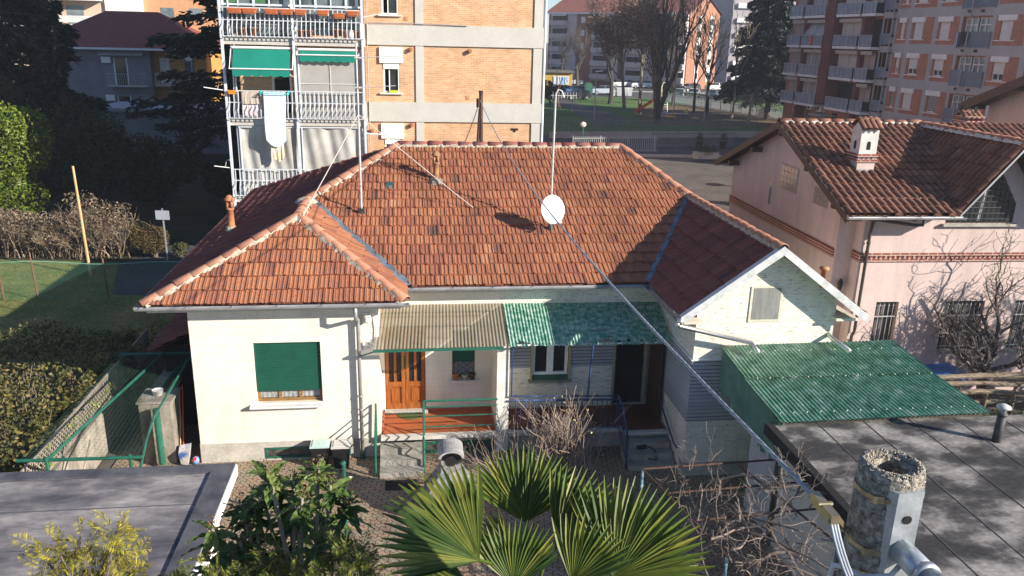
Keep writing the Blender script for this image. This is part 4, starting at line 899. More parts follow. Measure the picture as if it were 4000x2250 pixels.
cloth('towel', -4.72, -4.10, 6.99, 6.5, -1.40, mat('beige_towel', (.40, .33, .28), (.48, .40, .34), rough=.95), 'beige towel folded over the middle balcony rail', .008, 2)
cloth('pink_cloth', -4.7, -4.02, 6.7, 6.05, -1.37, mat('pink_cloth', (.60, .46, .47), (.68, .55, .56), rough=.95), 'pink cloth hanging behind the balusters under the beige towel', .01, 5)
m = M(BF); m.tube([(-4.0, -1.36, 6.98), (-4.02, -1.66, 6.92), (-3.02, -1.66, 6.90), (-3.0, -1.36, 6.98)], .014, 5); m.tube([(-4.0, -1.4, 7.0), (-4.05, -1.45, 6.9), (-4.0, -1.6, 6.86)], .03, 6); m.tube([(-3.0, -1.4, 7.0), (-2.97, -1.45, 6.9), (-3.02, -1.6, 6.86)], .03, 6)
single(m, 'drying_rack', mat('turquoise_plastic', (.02, .45, .45), (.05, .52, .52), rough=.4), 'turquoise ended drying rack clipped on the middle balcony rail', 'drying rack')
def clothes_arm(x, z, L, lab):
    m = M(BF); m.tube([(x, -1.3, z), (x - L, -1.45, z + L * .16)], .018, 5); m.tube([(x, -1.1, z + .28), (x - L * .3, -1.2, z + .3)], .010, 5); m.tube([(x - L * .35, -1.35, z + .07), (x - L * .3, -1.2, z + .3)], .006, 4); single(m, 'clothes_line_arm', plastic_white, lab, 'drying rack', 'folding clothes line arms on the balconies')
clothes_arm(-5.36, 4.0, .62, 'white folding clothes arm sticking out left of the lowest balcony'); clothes_arm(-5.36, 6.98, .75, 'pale clothes arm sticking out left of the middle balcony')
m = M(BF); m.tube([(-.05, -1.2, 9.78), (.75, -1.3, 9.95)], .018, 5); m.tube([(-.05, -1.0, 9.78), (.72, -1.1, 9.95)], .012, 5); single(m, 'clothes_line_arm', plastic_white, 'white folding clothes arm beside the curtained top window', 'drying rack', 'folding clothes line arms on the balconies')
m = M(BF); m.tube([(-.08, -1.2, 5.38), (.35, -1.25, 5.36), (.75, -1.3, 5.34)], .035, 6); m.tube([(-.14, -1.2, 5.30), (-.14, -1.2, 5.46)], .08, 8); single(m, 'clothes_line_arm', plastic_white, 'thick white retracted arm right of the lower plastic curtain', 'drying rack')
m = M(BF); m.box(.85, 1.2, -.04, .045, 6.90, 7.0); single(m, 'window_box', mat('lime_plastic', (.45, .52, .03), (.55, .6, .06)), 'lime green planter on the brick block window sill', 'planter')
# ================================================================ FOREGROUND
def dpt(x, y, d): return CP + ray(x, y) * d
nrng = np.random.default_rng(7)
# ---- left flat-roofed garage
g1 = thing('flat_roof_garage', 'white garage with bitumen felt flat roof at lower left', 'garage', HF.w(-1.5, -7.5, 0), YAW)
m = M(HF); m.box(-7.5, 1.45, -13, -4.55, 0, 2.19); m.build('wall', mat('white_render', (.70, .69, .65), (.80, .79, .76), rough=.9, scale=2, bump=.1), g1)
m = M(HF); m.box(-7.7, 1.72, -13.2, -4.33, 2.20, 2.33); m.build('roof', asphalt_roll, g1)
felt_blue = mat('dark_felt', (.045, .047, .058), (.11, .11, .125), rough=.8, scale=2.5, detail=10, bump=.2)
m = M(HF); m.box(-7.7, 1.74, -4.55, -4.31, 2.335, 2.372); m.box(1.40, 1.74, -13.2, -4.553, 2.335, 2.372)
for i in range(3): m.box(-7.6, 1.39, -5.45 - i * .98, -5.43 - i * .98, 2.331, 2.337)
m.build('roof_edging', felt_blue, g1)
m = M(HF); m.box(1.742, 1.765, -13.2, -4.31, 2.16, 2.35); m.box(-7.7, 1.742, -4.309, -4.285, 2.16, 2.34); m.build('fascia', white_paint, g1)
# ---- right flat-roofed garage
g2 = thing('flat_roof_garage', 'grey outbuilding with stained felt flat roof at lower right', 'garage', HF.w(14, -8, 0), YAW)
m = M(HF); m.box(11.45, 20.5, -16, -4.05, 0, 2.30); m.build('wall', mat('grey_render', (.40, .40, .41), (.52, .52, .52), rough=.9, scale=2, bump=.1), g2)
felt2 = mat('stained_felt', (.05, .046, .045), ramp=[(.42, (.030, .028, .029)), (.49, (.07, .065, .064)), (.54, (.17, .158, .15)), (.64, (.31, .29, .27))], rough=.8, scale=1.25, detail=12, bump=.15, fine=.3, stretch=(.75, 1.15, 1))
m = M(HF); m.box(11.2, 20.8, -16, -3.86, 2.33, 2.47); m.build('roof', felt2, g2)
m = M(HF)
for i in range(9): m.box(12.12 + i * .92, 12.135 + i * .92, -16, -3.87, 2.47, 2.478)
m.build('felt_laps', mat('black_felt_lap', (.05, .046, .045), (.13, .12, .115), scale=3), g2)
m = M(HF); m.box(11.12, 11.26, -16, -3.84, 2.28, 2.50); m.build('fascia', mat('peeling_black_felt', (.008, .008, .009), ramp=[(.55, (.010, .010, .011)), (.68, (.03, .03, .03)), (.74, (.30, .30, .29))], scale=16, detail=4, rough=.8), g2)
m = M(HF); m.bar((11.42, -6.3, 0), (11.42, -6.3, 2.1), .09, .09); m.bar((11.42, -8.4, 0), (11.42, -8.4, 2.1), .09, .09); m.bar((11.42, -6.3, 2.08), (11.42, -8.4, 2.08), .09, .08)
gt = m.build('door', mat('grey_blue_steel', (.10, .12, .15), (.18, .20, .24), rough=.5), g2, label='grey steel lattice gate in the side of the outbuilding')
m = M(HF)
for i in range(12):
    y0 = -6.35 - i * .18
    for s in (1, -1):
        a_ = (11.41, y0 if s > 0 else y0 - .0, .3 if s > 0 else 2.0); b_ = (11.41, max(-8.35, y0 - 1.2), 2.0 if s > 0 else .3); m.bar(a_, b_, .02, .02)
m.build('lattice', MT['grey_blue_steel'], gt)
m = M(HF); m.quad((11.44, -6.35, .05), (11.44, -8.35, .05), (11.44, -8.35, 2.05), (11.44, -6.35, 2.05)); m.build('opening', dark_void, gt)
vp = HF.z(2505, 1110, 2.47)
m = M(HF); m.tube([(vp[0], vp[1], 2.4), (vp[0] + .01, vp[1], 3.0)], .075, 12); m.tube([(vp[0] + .01, vp[1], 2.98), (vp[0] + .01, vp[1], 3.03)], .085, 12)
v_ = m.build('vent_pipe', mat('dark_pipe', (.03, .03, .032), (.07, .07, .07), rough=.6, scale=8), g2, True)
m = M(HF); m.lathe((vp[0] + .01, vp[1], 3.03), [(.05, 0), (.05, .09), (.12, .10), (.115, .13), (.05, .165), (.01, .17)], 14); m.build('cap', mat('weathered_cap', (.42, .43, .42), (.56, .57, .55)), v_, True)
# ---- corrugated lean-to between gable and outbuilding
lt = thing('lean_to_shelter', 'green corrugated plastic lean-to against the gable wall of the cream house', 'shelter', HF.w(13.2, -2.7, 0), YAW)
lt_m = mat('glint_flecked_green_sheet', (.03, .20, .12), ramp=[(.28, (.16, .11, .085)), (.335, (.06, .20, .11)), (.45, (.11, .29, .175)), (.58, (.21, .40, .275)), (.73, (.54, .62, .57))], rough=.24, scale=4.5, detail=12, trans=.2, fine=.4, spec=.9)  # pale flecks painted for white glints on the ribs; brown ones are dirt
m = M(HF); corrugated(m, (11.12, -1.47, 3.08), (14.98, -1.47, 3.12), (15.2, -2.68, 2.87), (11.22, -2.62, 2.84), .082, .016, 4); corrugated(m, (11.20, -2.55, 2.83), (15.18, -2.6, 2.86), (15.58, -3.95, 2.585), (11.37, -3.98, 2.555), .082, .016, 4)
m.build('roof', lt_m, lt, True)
def sdrop(u_, v_): return v_ > .93 - .10 * abs(math.sin(u_ * 9)) - .06 * math.sin(u_ * 41)
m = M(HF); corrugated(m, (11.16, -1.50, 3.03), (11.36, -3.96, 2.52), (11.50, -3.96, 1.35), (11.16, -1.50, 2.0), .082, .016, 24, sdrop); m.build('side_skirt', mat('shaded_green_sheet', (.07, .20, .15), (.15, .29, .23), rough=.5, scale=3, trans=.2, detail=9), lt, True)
m = M(HF); m.grid(lambda u_, v_: (11.42 + .02 * v_ + .035 * math.sin(u_ * 26) , -2.75 - u_ * 1.15, 1.75 - 1.72 * v_), 60, 4); m.build('curtain', mat('grey_white_tarpaulin', (.36, .36, .37), (.48, .48, .48), rough=.6), lt, True)
m = M(HF); m.bar((11.45, -3.9, 0), (11.45, -3.9, 2.52), .06, .06); m.bar((15.4, -3.8, 0), (15.4, -3.8, 2.55), .06, .06); m.bar((15.0, -1.6, 0), (15.0, -1.6, 3.05), .06, .06); m.bar((11.3, -2.6, 2.79), (15.2, -2.6, 2.82), .05, .06); m.build('post', mat('dark_timber', (.05, .04, .03), (.1, .08, .06)), lt)
m = M(HF); m.prism([(14.6, -3.75, 0), (14.6, -1.5, 0), (14.6, -1.5, 2.98), (14.6, -3.75, 2.52)], (.06, 0, 0)); m.build('side_light_blocker', MT['dark_timber'], lt); m = M(HF); m.box(11.45, 15.5, -3.85, -3.82, 2.25, 2.545); m.build('gap_light_blocker', MT['dark_timber'], lt)  # two added boards that stop sun slipping in under the lean-to
m = M(HF)
for i in range(15):
    for (t_, z_) in ((-1.75, 3.05), (-2.7, 2.87), (-3.75, 2.63)): x_ = 11.4 + i * .265 + (t_ + 1.5) * -.02; m.lathe((x_, t_, z_), [(.016, 0), (.012, .014), (.004, .018)], 6)
m.build('screw_caps', mat('pale_screw_cap', (.5, .5, .46)), lt)
m = M(HF); m.tube([(11.25, -2.05, 2.55), (11.35, -2.1, 2.2), (11.5, -2.6, 1.9), (11.55, -3.2, 1.85)], .012, 5); m.build('cable', mat('black_cable', (.02, .02, .02)), lt)
# ---- concrete pole with bands, arm and cable clamp
exposed = mat('exposed_aggregate', (.10, .09, .075), ramp=[(.30, (.07, .065, .058)), (.43, (.20, .18, .15)), (.56, (.30, .27, .22)), (.72, (.52, .49, .43))], rough=.9, scale=42, detail=3, bump=1.0, bscale=48, fine=.25)
pt = dpt(2248, 1156, 3.22); pole = thing('concrete_pole', 'hollow pebbly concrete pole with steel bands and galvanised arm, lower right', 'utility pole', (pt[0], pt[1], 0), 0)
prad = .124; m = M()
V = []; na, nh = 72, 60; prg = random.Random(5)
for j in range(nh + 1):
    for i in range(na):
        an = 2 * math.pi * i / na; z = pt[2] - .03 - j * .045; rr = prad + .0012 * prg.gauss(0, 1) + .0009 * j
        V.append((pt[0] + rr * math.cos(an), pt[1] + rr * math.sin(an), z))
m.add(V, [(j * na + i, (j + 1) * na + i, (j + 1) * na + (i + 1) % na, j * na + (i + 1) % na) for j in range(nh) for i in range(na)])
V = []; rings = 9
for j in range(rings + 1):
    for i in range(na):
        an = 2 * math.pi * i / na; t = j / rings; rr = prad + (.068 - prad) * t; bz = .022 * math.sin(math.pi * min(1, t * 1.3)) * .8
        V.append((pt[0] + rr * math.cos(an) + prg.gauss(0, .0015), pt[1] + rr * math.sin(an) + prg.gauss(0, .0015), pt[2] - .03 + bz + prg.gauss(0, .0035)))
for jj in range(10):
    for i in range(na):
        an = 2 * math.pi * i / na; V.append((pt[0] + .068 * math.cos(an), pt[1] + .068 * math.sin(an), pt[2] - .05 - jj * .05))
R_ = rings + 10
m.add(V, [(j * na + i, j * na + (i + 1) % na, (j + 1) * na + (i + 1) % na, (j + 1) * na + i) for j in range(R_) for i in range(na)])
m.tube([(pt[0], pt[1], 0), (pt[0], pt[1], pt[2] - 2.6)], [.22, .2], 24)
shaft = m.build('shaft', exposed, pole, True)
m = M()
for i in range(1500):       # pebbles standing proud of the broken rim and upper shaft
    an = prg.uniform(0, 2 * math.pi)
    if i < 600: rr = prg.uniform(.068, .122); z = pt[2] - .030 + .022 * math.sin(math.pi * min(1, (prad - rr) / (prad - .068) * 1.3)) * .8 + prg.uniform(-.001, .004)
    else: rr = prad + .001; z = pt[2] - .04 - prg.random() * .7
    s = prg.uniform(.0028, .0062); c = Vector((pt[0] + rr * math.cos(an), pt[1] + rr * math.sin(an), z))
    q = [c + Vector((prg.uniform(.7, 1.2) * s * d[0], prg.uniform(.7, 1.2) * s * d[1], prg.uniform(.6, 1) * s * d[2])) for d in ((1, 0, 0), (-1, 0, 0), (0, 1, 0), (0, -1, 0), (0, 0, 1), (0, 0, -1))]
    m.add(q, [(0, 2, 4), (2, 1, 4), (1, 3, 4), (3, 0, 4), (2, 0, 5), (1, 2, 5), (3, 1, 5), (0, 3, 5)], prg.random())
m.build('pebbles', mat('river_pebbles', (.25, .2, .15), ramp=[(.1, (.16, .15, .14)), (.4, (.30, .27, .22)), (.7, (.42, .35, .25)), (.95, (.60, .58, .54))], tint=.9, rough=.7, fine=.1), shaft)
m = M(); m.lathe((pt[0], pt[1], pt[2] - .42), [(.0665, 0), (.0665, .33)], 40); m.V = m.V; m.Fc = m.Fc[:-2]; m.T = m.T[:-2]; m.build('lining', mat('yellow_lining', (.25, .22, .03), (.40, .34, .05), rough=.9, scale=8), shaft)  # inside of the hole coloured yellow
band = mat('band_steel', (.34, .29, .20), (.50, .44, .33), rough=.3, metal=.85, scale=6)
def ring(m, z, r, h, tilt=0.0):
    n = 48; V = []
    for k_ in range(n):
        an = 2 * math.pi * k_ / n; zz = z + tilt * math.cos(an)
        for rr, dz_ in ((r, -h / 2), (r, h / 2), (r - .003, h / 2)): V.append((pt[0] + rr * math.cos(an), pt[1] + rr * math.sin(an), zz + dz_))
    m.add(V, [(3 * k_, 3 * ((k_ + 1) % n), 3 * ((k_ + 1) % n) + 1, 3 * k_ + 1) for k_ in range(n)] + [(3 * k_ + 1, 3 * ((k_ + 1) % n) + 1, 3 * ((k_ + 1) % n) + 2, 3 * k_ + 2) for k_ in range(n)])
for zz, lb in ((.12, 'bright steel band near the top of the pole'), (.36, 'steel band level with the cable clamp'), (.47, 'steel band below the arm'), (.57, 'lowest steel band')):
    m = M(); ring(m, pt[2] - zz, prad + .0085, .020, .004); an = 4.0; c = Vector((pt[0] + (prad + .012) * math.cos(an), pt[1] + (prad + .012) * math.sin(an), pt[2] - zz)); m.box(c.x - .022, c.x + .022, c.y - .01, c.y + .01, c.z - .016, c.z + .016); m.build('steel_band', band, pole, label=lb)
ad = np.array([.17, -.95, -.03]); ad = ad / np.linalg.norm(ad); side = np.array([-ad[1], ad[0], 0]); side /= np.linalg.norm(side)
pc = pt + np.array([ad[0], ad[1], 0]) / np.hypot(ad[0], ad[1]) * (prad + .012)
m = M(); up3 = np.array([0, 0, 1.])
def vq(c, s, u_): return tuple(c + side * s + up3 * u_)
oth = np.array([ad[0], ad[1], 0]) * .018
m.add([vq(pc, -.055, -.50), vq(pc, .055, -.50), vq(pc, .055, -.07), vq(pc, -.055, -.07), vq(pc - oth * 3, -.085, -.50), vq(pc - oth * 3, .085, -.50), vq(pc - oth * 3, .085, -.07), vq(pc - oth * 3, -.085, -.07)], [(0, 1, 2, 3), (4, 0, 3, 7), (1, 5, 6, 2), (3, 2, 6, 7), (0, 4, 5, 1)])
br_ = m.build('bracket', galv, pole)
m = M(); hc = pc + np.array([ad[0], ad[1], 0]) * .003; m.tube([tuple(hc - up3 * .19), tuple(hc - up3 * .19 + ad * .002)], .019, 12); m.build('bolt_hole', dark_void, br_)
arm0 = pc - up3 * .33
m = M(); m.tube([tuple(arm0), tuple(arm0 + ad * .16)], .050, 16); m.tube([tuple(arm0 + ad * .14), tuple(arm0 + ad * .165)], .056, 16); m.tube([tuple(arm0 + ad * .16), tuple(arm0 + ad * 3.2)], .047, 16); m.build('arm', galv, pole, True)
m = M(); c0 = pt + np.array([-.25, -.14, -.62]); pts = [pt + np.array([.02, -.17, -.36]), pt + np.array([-.03, -.19, -.41]), pt + np.array([-.12, -.16, -.44]), pt + np.array([-.17, -.10, -.44]), pt + np.array([-.20, -.06, -.46]), pt + np.array([-.205, -.05, -.55]), pt + np.array([-.19, -.04, -.9]), pt + np.array([-.17, -.03, -1.5])]
m.tube([tuple(q) for q in pts], .011, 8); m.build('lead_cable', mat('grey_lead', (.50, .49, .48), (.58, .57, .56), rough=.5), pole, True)
clampP = dpt(2065, 1268, 3.25); an2 = pt + np.array([-.155, .0, -.33]); clampP = np.array(clampP)
tow = np.array(HF.w(pt_[0] - .09, pt_[1], pt_[2] - .35) if False else HF.w(*(HF.b(1208, 252, 6.3)))) - clampP; tow = tow / np.linalg.norm(tow)
m = M(); s_ = np.cross(tow, up3); s_ /= np.linalg.norm(s_)
m.bar(tuple(clampP + tow * .06), tuple(clampP - tow * .12), .035, .045); m.bar(tuple(clampP - tow * .11 + s_ * .02), tuple(an2 + s_ * .015), .006, .022); m.bar(tuple(clampP - tow * .11 - s_ * .02), tuple(an2 - s_ * .015), .006, .022); m.tube([tuple(an2 - s_ * .04), tuple(an2 + s_ * .04)], .012, 8); m.tube([tuple(clampP - tow * .03 - s_ * .03 + up3 * .02), tuple(clampP - tow * .03 + s_ * .03 + up3 * .02)], .010, 8)
m.build('cable_clamp', mat('brass_plated', (.36, .29, .17), (.48, .40, .26), rough=.35, metal=.8), pole)
m = M()
for k_ in range(3):
    o_ = s_ * (.012 * (k_ - 1)); m.tube([tuple(clampP - tow * .10 + o_), *[tuple(clampP - tow * .10 + o_ - tow * .05 * t + np.array([.13 * t ** 2.2, -.05 * t * (2 - t), -.10 * t - .24 * t ** 1.6])) for t in (.15, .3, .45, .6, .75, .9, 1.05, 1.2)]], .007, 6)
m.build('cable_tails', mat('blue_grey_sheath', (.27, .30, .35), (.35, .38, .43), rough=.45), pole, True)
# overhead cable: three strands twisted together
A_ = np.array(HF.w(*(HF.b(1208, 252, 6.3)))); B_ = clampP + tow * .03
m = M(); L_c = np.linalg.norm(A_ - B_); n_c = 700; e1 = np.cross(tow, up3); e1 /= np.linalg.norm(e1); e2 = np.cross(e1, tow)
for k_ in range(3):
    pts = []
    for i in range(n_c + 1):
        t = (i / n_c) ** 1.3; c = B_ + (A_ - B_) * t; c = c - up3 * 4 * .40 * t * (1 - t); ph = t * L_c / .16 * 2 * math.pi / 1.6 + k_ * 2.094; pts.append(tuple(c + (e1 * math.cos(ph) + e2 * math.sin(ph)) * .0058))
    m.tube(pts, .0056, 5)
single(m, 'overhead_cable', mat('blue_grey_sheath', (.34, .37, .42)), 'twisted blue grey overhead cable running from the concrete pole to the rusty post', 'cable', None, True)
c0 = A_; wire('service_wire', A_, HF.w(6.2, 6.13, 6.3), .012, rust, 'short wire from the rusty post to the roof ridge', 'wire', .05)

# ================================================================ PLANTS NEAR THE CAMERA
fol_palm = foliage('palm_leaf', (.035, .07, .016), (.095, .135, .026), (.23, .225, .045), trans=.22, scale=1.6, rough=.38)
palm = thing('fan_palm', 'large green fan palm in the middle of the foreground', 'palm', dpt(1340, 1500, 5.3) * np.array([1, 1, 0]), 0)
crown = dpt(1340, 1520, 5.35)
m = M(); pr = random.Random(3); tp = [(crown[0] + .05 * math.sin(i), crown[1] + .04 * math.cos(i * 1.3), crown[2] * i / 12) for i in range(13)]
m.tube(tp, [.17 + .02 * math.sin(i * 5) for i in range(13)], 14)
for i in range(220):
    z = pr.uniform(.5, crown[2]); an = pr.uniform(0, 6.28); c = (crown[0] + .17 * math.cos(an), crown[1] + .17 * math.sin(an), z); m.bar(c, (c[0] + .09 * math.cos(an), c[1] + .09 * math.sin(an), z + .16), .035, .012)
m.build('trunk', mat('fibrous_palm_trunk', (.05, .035, .02), (.13, .09, .055), rough=.95, scale=14), palm)
def fan(hub, ax, nrm, Lr, n, spread, seed, droop=.25):
    r = random.Random(seed); m = M(); hub = Vector(hub); ax = Vector(ax).normalized(); nrm = Vector(nrm); nrm = (nrm - ax * nrm.dot(ax)).normalized(); sd = ax.cross(nrm)
    for i in range(n):
        an = -spread + 2 * spread * i / (n - 1) + r.uniform(-.015, .015); d = ax * math.cos(an) + sd * math.sin(an); L = Lr * (.80 + .22 * math.cos(an * .8)) * r.uniform(.95, 1.04); s = d.cross(nrm).normalized()
        wmax = L * 2 * spread / n * .60 * .78; V = []; dr = droop * r.uniform(.5, 1.4); st = 7; tw = r.uniform(-.25, .25); cup = .10 * math.cos(an)
        for k_ in range(st + 1):
            t = k_ / st; c = hub + d * (L * t) + nrm * (L * (.16 * t - dr * t ** 3 * .5)); wv = wmax * (t / .55 if t < .55 else max(.04, 1 - ((t - .55) / .45) ** 1.6 * .96)) + .002
            sn = s * math.cos(tw * t) + nrm * math.sin(tw * t); V += [c - sn * wv + nrm * wv * .55, c - nrm * wv * .30, c + sn * wv + nrm * wv * .55]
        m.add(V, [f for k_ in range(st) for f in ((3 * k_, 3 * k_ + 1, 3 * k_ + 4, 3 * k_ + 3), (3 * k_ + 1, 3 * k_ + 2, 3 * k_ + 5, 3 * k_ + 4))], min(1, max(0, r.gauss(.55, .26))))
    cc = Vector(crown); mid = (hub + cc) / 2 + Vector((0, 0, .12)); m.tube([cc, mid, hub + ax * .02], [.016, .013, .009], 6, t=.45)
    return m.build('frond', fol_palm, palm)
def vdir(ang, tilt):   # direction in the fan's own terms: angle from up, lean toward or away from the house
    a_ = rad(ang); return RR * math.sin(a_) + UU * math.cos(a_) * .9 + _fw * tilt
FANS = [((1205, 1404), 4.75, -50, .12, .68, 24, .95, .16), ((1322, 1306), 5.6, 0, .40, .56, 26, 1.05, .08), ((1398, 1370), 5.35, 34, .35, .60, 17, .66, .12), ((1292, 1468), 4.9, 4, .05, .44, 20, .85, .18), ((1545, 1446), 5.1, 34, .2, .68, 30, 1.15, .22),
        ((1190, 1480), 5.0, -84, .0, .52, 18, .75, .4), ((1290, 1385), 5.9, -74, .9, .5, 16, .6, .3), ((1440, 1460), 4.9, 22, .0, .46, 16, .7, .2), ((1600, 1470), 5.4, 62, .4, .5, 18, .8, .5)]
for i, (h, d_, ang, ti, L, n, sp, dr) in enumerate(FANS):
    fan(dpt(h[0], h[1] + 8, d_), vdir(ang, ti), -_fw * .75 + np.array([0, 0, .75]) + RR * (.75 if i == 0 else .1), L * .93, n, sp, 50 + i, dr)
# loquat
fol_loq = foliage('loquat_leaf', (.045, .085, .022), (.11, .165, .04), (.24, .27, .08), trans=.25, scale=2, rough=.35)
loq = thing('loquat_tree', 'loquat tree with long ribbed leaves and brown flower heads, lower left of the palm', 'tree', dpt(760, 1540, 5.5) * np.array([1, 1, 0]), 0)
c6_ = lambda X, Y: ((600 + X / 1.932) / KD, (1500 + Y / 1.932) / KD)
CL = [(870, 655), (1055, 735), (1245, 635), (1230, 730), (820, 830), (660, 905), (760, 950), (1030, 1045), (1450, 905), (1300, 985), (1335, 765), (770, 1110), (650, 1185), (440, 1090), (430, 1330), (720, 1390), (1225, 1220), (1310, 1110), (940, 890), (880, 770), (1120, 860), (560, 1230), (980, 1180), (1080, 1010), (700, 1010), (900, 1330), (1130, 1340), (600, 1330), (1000, 1440), (820, 1250), (500, 1440)]
base = np.array(loq.location); hub0 = np.array([base[0], base[1], 4.3]); mb = M(); ml = M(); mf = M(); lr = random.Random(8)
mb.tube([tuple(base), (base[0] + .05, base[1], 1.6), tuple(hub0)], [.10, .08, .06], 8)
def big_leaf(m, p, d, L, W, r, t):
    d = Vector(d).normalized(); s = d.cross(Vector((0, 0, 1))); s = s.normalized() if s.length > .05 else Vector((1, 0, 0)); n = s.cross(d).normalized(); roll = r.uniform(-.6, .6); s, n = s * math.cos(roll) + n * math.sin(roll), n * math.cos(roll) - s * math.sin(roll)
    V = []; st = 6; dr = r.uniform(.15, .55)
    for k_ in range(st + 1):
        u_ = k_ / st; c = Vector(p) + d * (L * (u_ - .1 * dr * u_ * u_)) - Vector((0, 0, 1)) * (L * dr * u_ * u_ * .7); wv = W * .5 * math.sin(math.pi * min(1, .05 + u_ ** .8 * .95)) * (1.0 if k_ < st else .1) + .002; rip = .006 * (1 if k_ % 2 else -1); V += [c - s * wv + n * (wv * .35 + rip), c - n * .002, c + s * wv + n * (wv * .35 - rip)]
    m.add(V, [f for k_ in range(st) for f in ((3 * k_, 3 * k_ + 1, 3 * k_ + 4, 3 * k_ + 3), (3 * k_ + 1, 3 * k_ + 2, 3 * k_ + 5, 3 * k_ + 4))], t)
for X, Y in CL:
    q = dpt(*c6_(X, Y), lr.uniform(5.0, 5.7)); mid = hub0 + (q - hub0) * .55 + np.array([lr.uniform(-.1, .1), lr.uniform(-.1, .1), -.12])
    mb.tube([tuple(hub0 + np.array([lr.uniform(-.03, .03), 0, lr.uniform(-.6, 0)])), tuple(mid), tuple(q)], [.03, .018, .010], 6)
    for i in range(lr.randint(13, 17)):
        an = i * 2.4 + lr.uniform(-.3, .3); el = lr.uniform(-.55, .75); d = (math.cos(an) * math.cos(el), math.sin(an) * math.cos(el), math.sin(el)); big_leaf(ml, q - np.array([0, 0, lr.uniform(0, .12)]), d, lr.uniform(.13, .215), lr.uniform(.042, .062), lr, min(1, max(0, lr.gauss(.5, .25))))
    for i in range(30):
        c = Vector(q) + Vector((lr.gauss(0, .023), lr.gauss(0, .023), lr.uniform(.0, .085))); s = lr.uniform(.0035, .0065); mf.lathe((c.x, c.y, c.z), [(s * .4, -s), (s, 0), (s * .4, s)], 5, t=lr.random())
mb.build('branches', bark_pale, loq); ml.build('leaves', fol_loq, loq); mf.build('flower_heads', mat('brown_flowers', (.10, .06, .03), (.25, .165, .085), tint=.8, rough=.95), loq)
# mimosa: feathery leaves
fol_mim = foliage('mimosa_leaf', (.13, .14, .02), (.32, .28, .03), (.50, .40, .05), trans=.25, scale=3)
fol_fea = foliage('feathery_leaf', (.05, .08, .014), (.14, .17, .025), (.30, .28, .05), trans=.25, scale=2)
def feathery(name, lab, px, mtl, seed, dmin, dmax, n_sp, base_px, L0=.15):
    r = random.Random(seed); rn = np.random.default_rng(seed); P0 = dpt(*base_px); t_ = thing(name, lab, 'shrub', P0 * np.array([1, 1, 0]), 0); mb = M(); ml = M(); hub = np.array([P0[0], P0[1], P0[2]]); mb.tube([(hub[0], hub[1], 0), tuple(hub)], [.06, .03], 7); PP = []; NN = []
    for (x, y, sz) in px:
        q = dpt(x, y, r.uniform(dmin, dmax)); mb.tube([tuple(hub), tuple((hub + q) / 2 + np.array([0, 0, -.05])), tuple(q)], [.018, .012, .006], 5)
        for i in range(n_sp):
            o = q + rn.normal(size=3) * sz * .5; d = rn.normal(size=3) + np.array([0, 0, .35]); d /= np.linalg.norm(d); L = L0 * r.uniform(.6, 1.2); s = np.cross(d, rn.normal(size=3)); s /= np.linalg.norm(s)
            mb.tube([tuple(o), tuple(o + d * L)], .0015, 3)
            for k_ in range(13):
                for sg in (1, -1):
                    e = (d * .55 + s * sg); e /= np.linalg.norm(e); u_ = (k_ + 1) / 13.5; pl = L * .36 * math.sin(math.pi * (.15 + .8 * u_)); PP.append(o + d * L * u_ + e * pl * .5); NN.append((e, pl))
    NNv = np.array([a for a, b in NN]); LL = np.array([b for a, b in NN]); ml.leaves(np.array(PP), NNv, LL, .0075, rn, bend=.05)
    mb.build('branches', bark, t_); ml.build('leaves', mtl, t_)
feathery('mimosa_shrub', 'yellow feathery mimosa shoots in front of the left flat roof', [(293, 1335, .08), (285, 1365, .09), (300, 1395, .08), (262, 1410, .09), (290, 1440, .1), (310, 1450, .1), (150, 1390, .09), (120, 1410, .1), (180, 1405, .09), (170, 1440, .12), (210, 1430, .1), (240, 1455, .12)], fol_mim, 3, 4.6, 5.0, 11, (230, 1560, 4.8))
feathery('mimosa_shrub', 'dull green feathery shrub below the loquat leaves', [(690, 1415, .08), (720, 1440, .08), (800, 1455, .09), (840, 1430, .09), (880, 1410, .09), (905, 1420, .08), (870, 1385, .06), (920, 1440, .09), (760, 1465, .10), (600, 1480, .08), (520, 1470, .07), (440, 1465, .07)], fol_fea, 5, 4.5, 5.0, 26, (780, 1640, 4.8), .12)
# ---- barbecue chimney, bins, mats and small things in the courtyard
q = HF.b(1135, 1135, -2.6)
bbq = thing('stone_barbecue', 'grey stone barbecue chimney with arched cap and round smoke hole, in the courtyard', 'barbecue', HF.w(q[0], -2.4, 0), YAW)
bx, bz = q[0], q[2]; stone_m = mat('grey_lava_stone', (.10, .095, .09), (.30, .29, .28), rough=.95, scale=7, detail=9, bump=.6)
m = M(HF); m.box(bx - .2, bx + .2, -2.62, -2.2, 1.0, bz - .2); m.add([(bx - .5, -2.75, .55), (bx + .5, -2.75, .55), (bx + .5, -2.1, .55), (bx - .5, -2.1, .55), (bx - .2, -2.62, 1.02), (bx + .2, -2.62, 1.02), (bx + .2, -2.2, 1.02), (bx - .2, -2.2, 1.02)], [(0, 1, 5, 4), (1, 2, 6, 5), (2, 3, 7, 6), (3, 0, 4, 7)]); m.box(bx - .52, bx + .52, -2.8, -2.08, 0, .55); m.build('body', stone_m, bbq)
m = M(HF); n = 14; V = []
for y_ in (-2.72, -2.16):
    for rr in (.25, .20):
        for i in range(n): an = math.pi * i / (n - 1); V.append((bx + rr * math.cos(an), y_, bz - .2 + .1 + rr * .62 * math.sin(an)))
    for s in (1, -1): pass
Fs = []
for i in range(n - 1): Fs += [(i, i + 1, 2 * n + i + 1, 2 * n + i), (n + i, 3 * n + i, 3 * n + i + 1, n + i + 1), (i, n + i, n + i + 1, i + 1), (2 * n + i, 2 * n + i + 1, 3 * n + i + 1, 3 * n + i)]
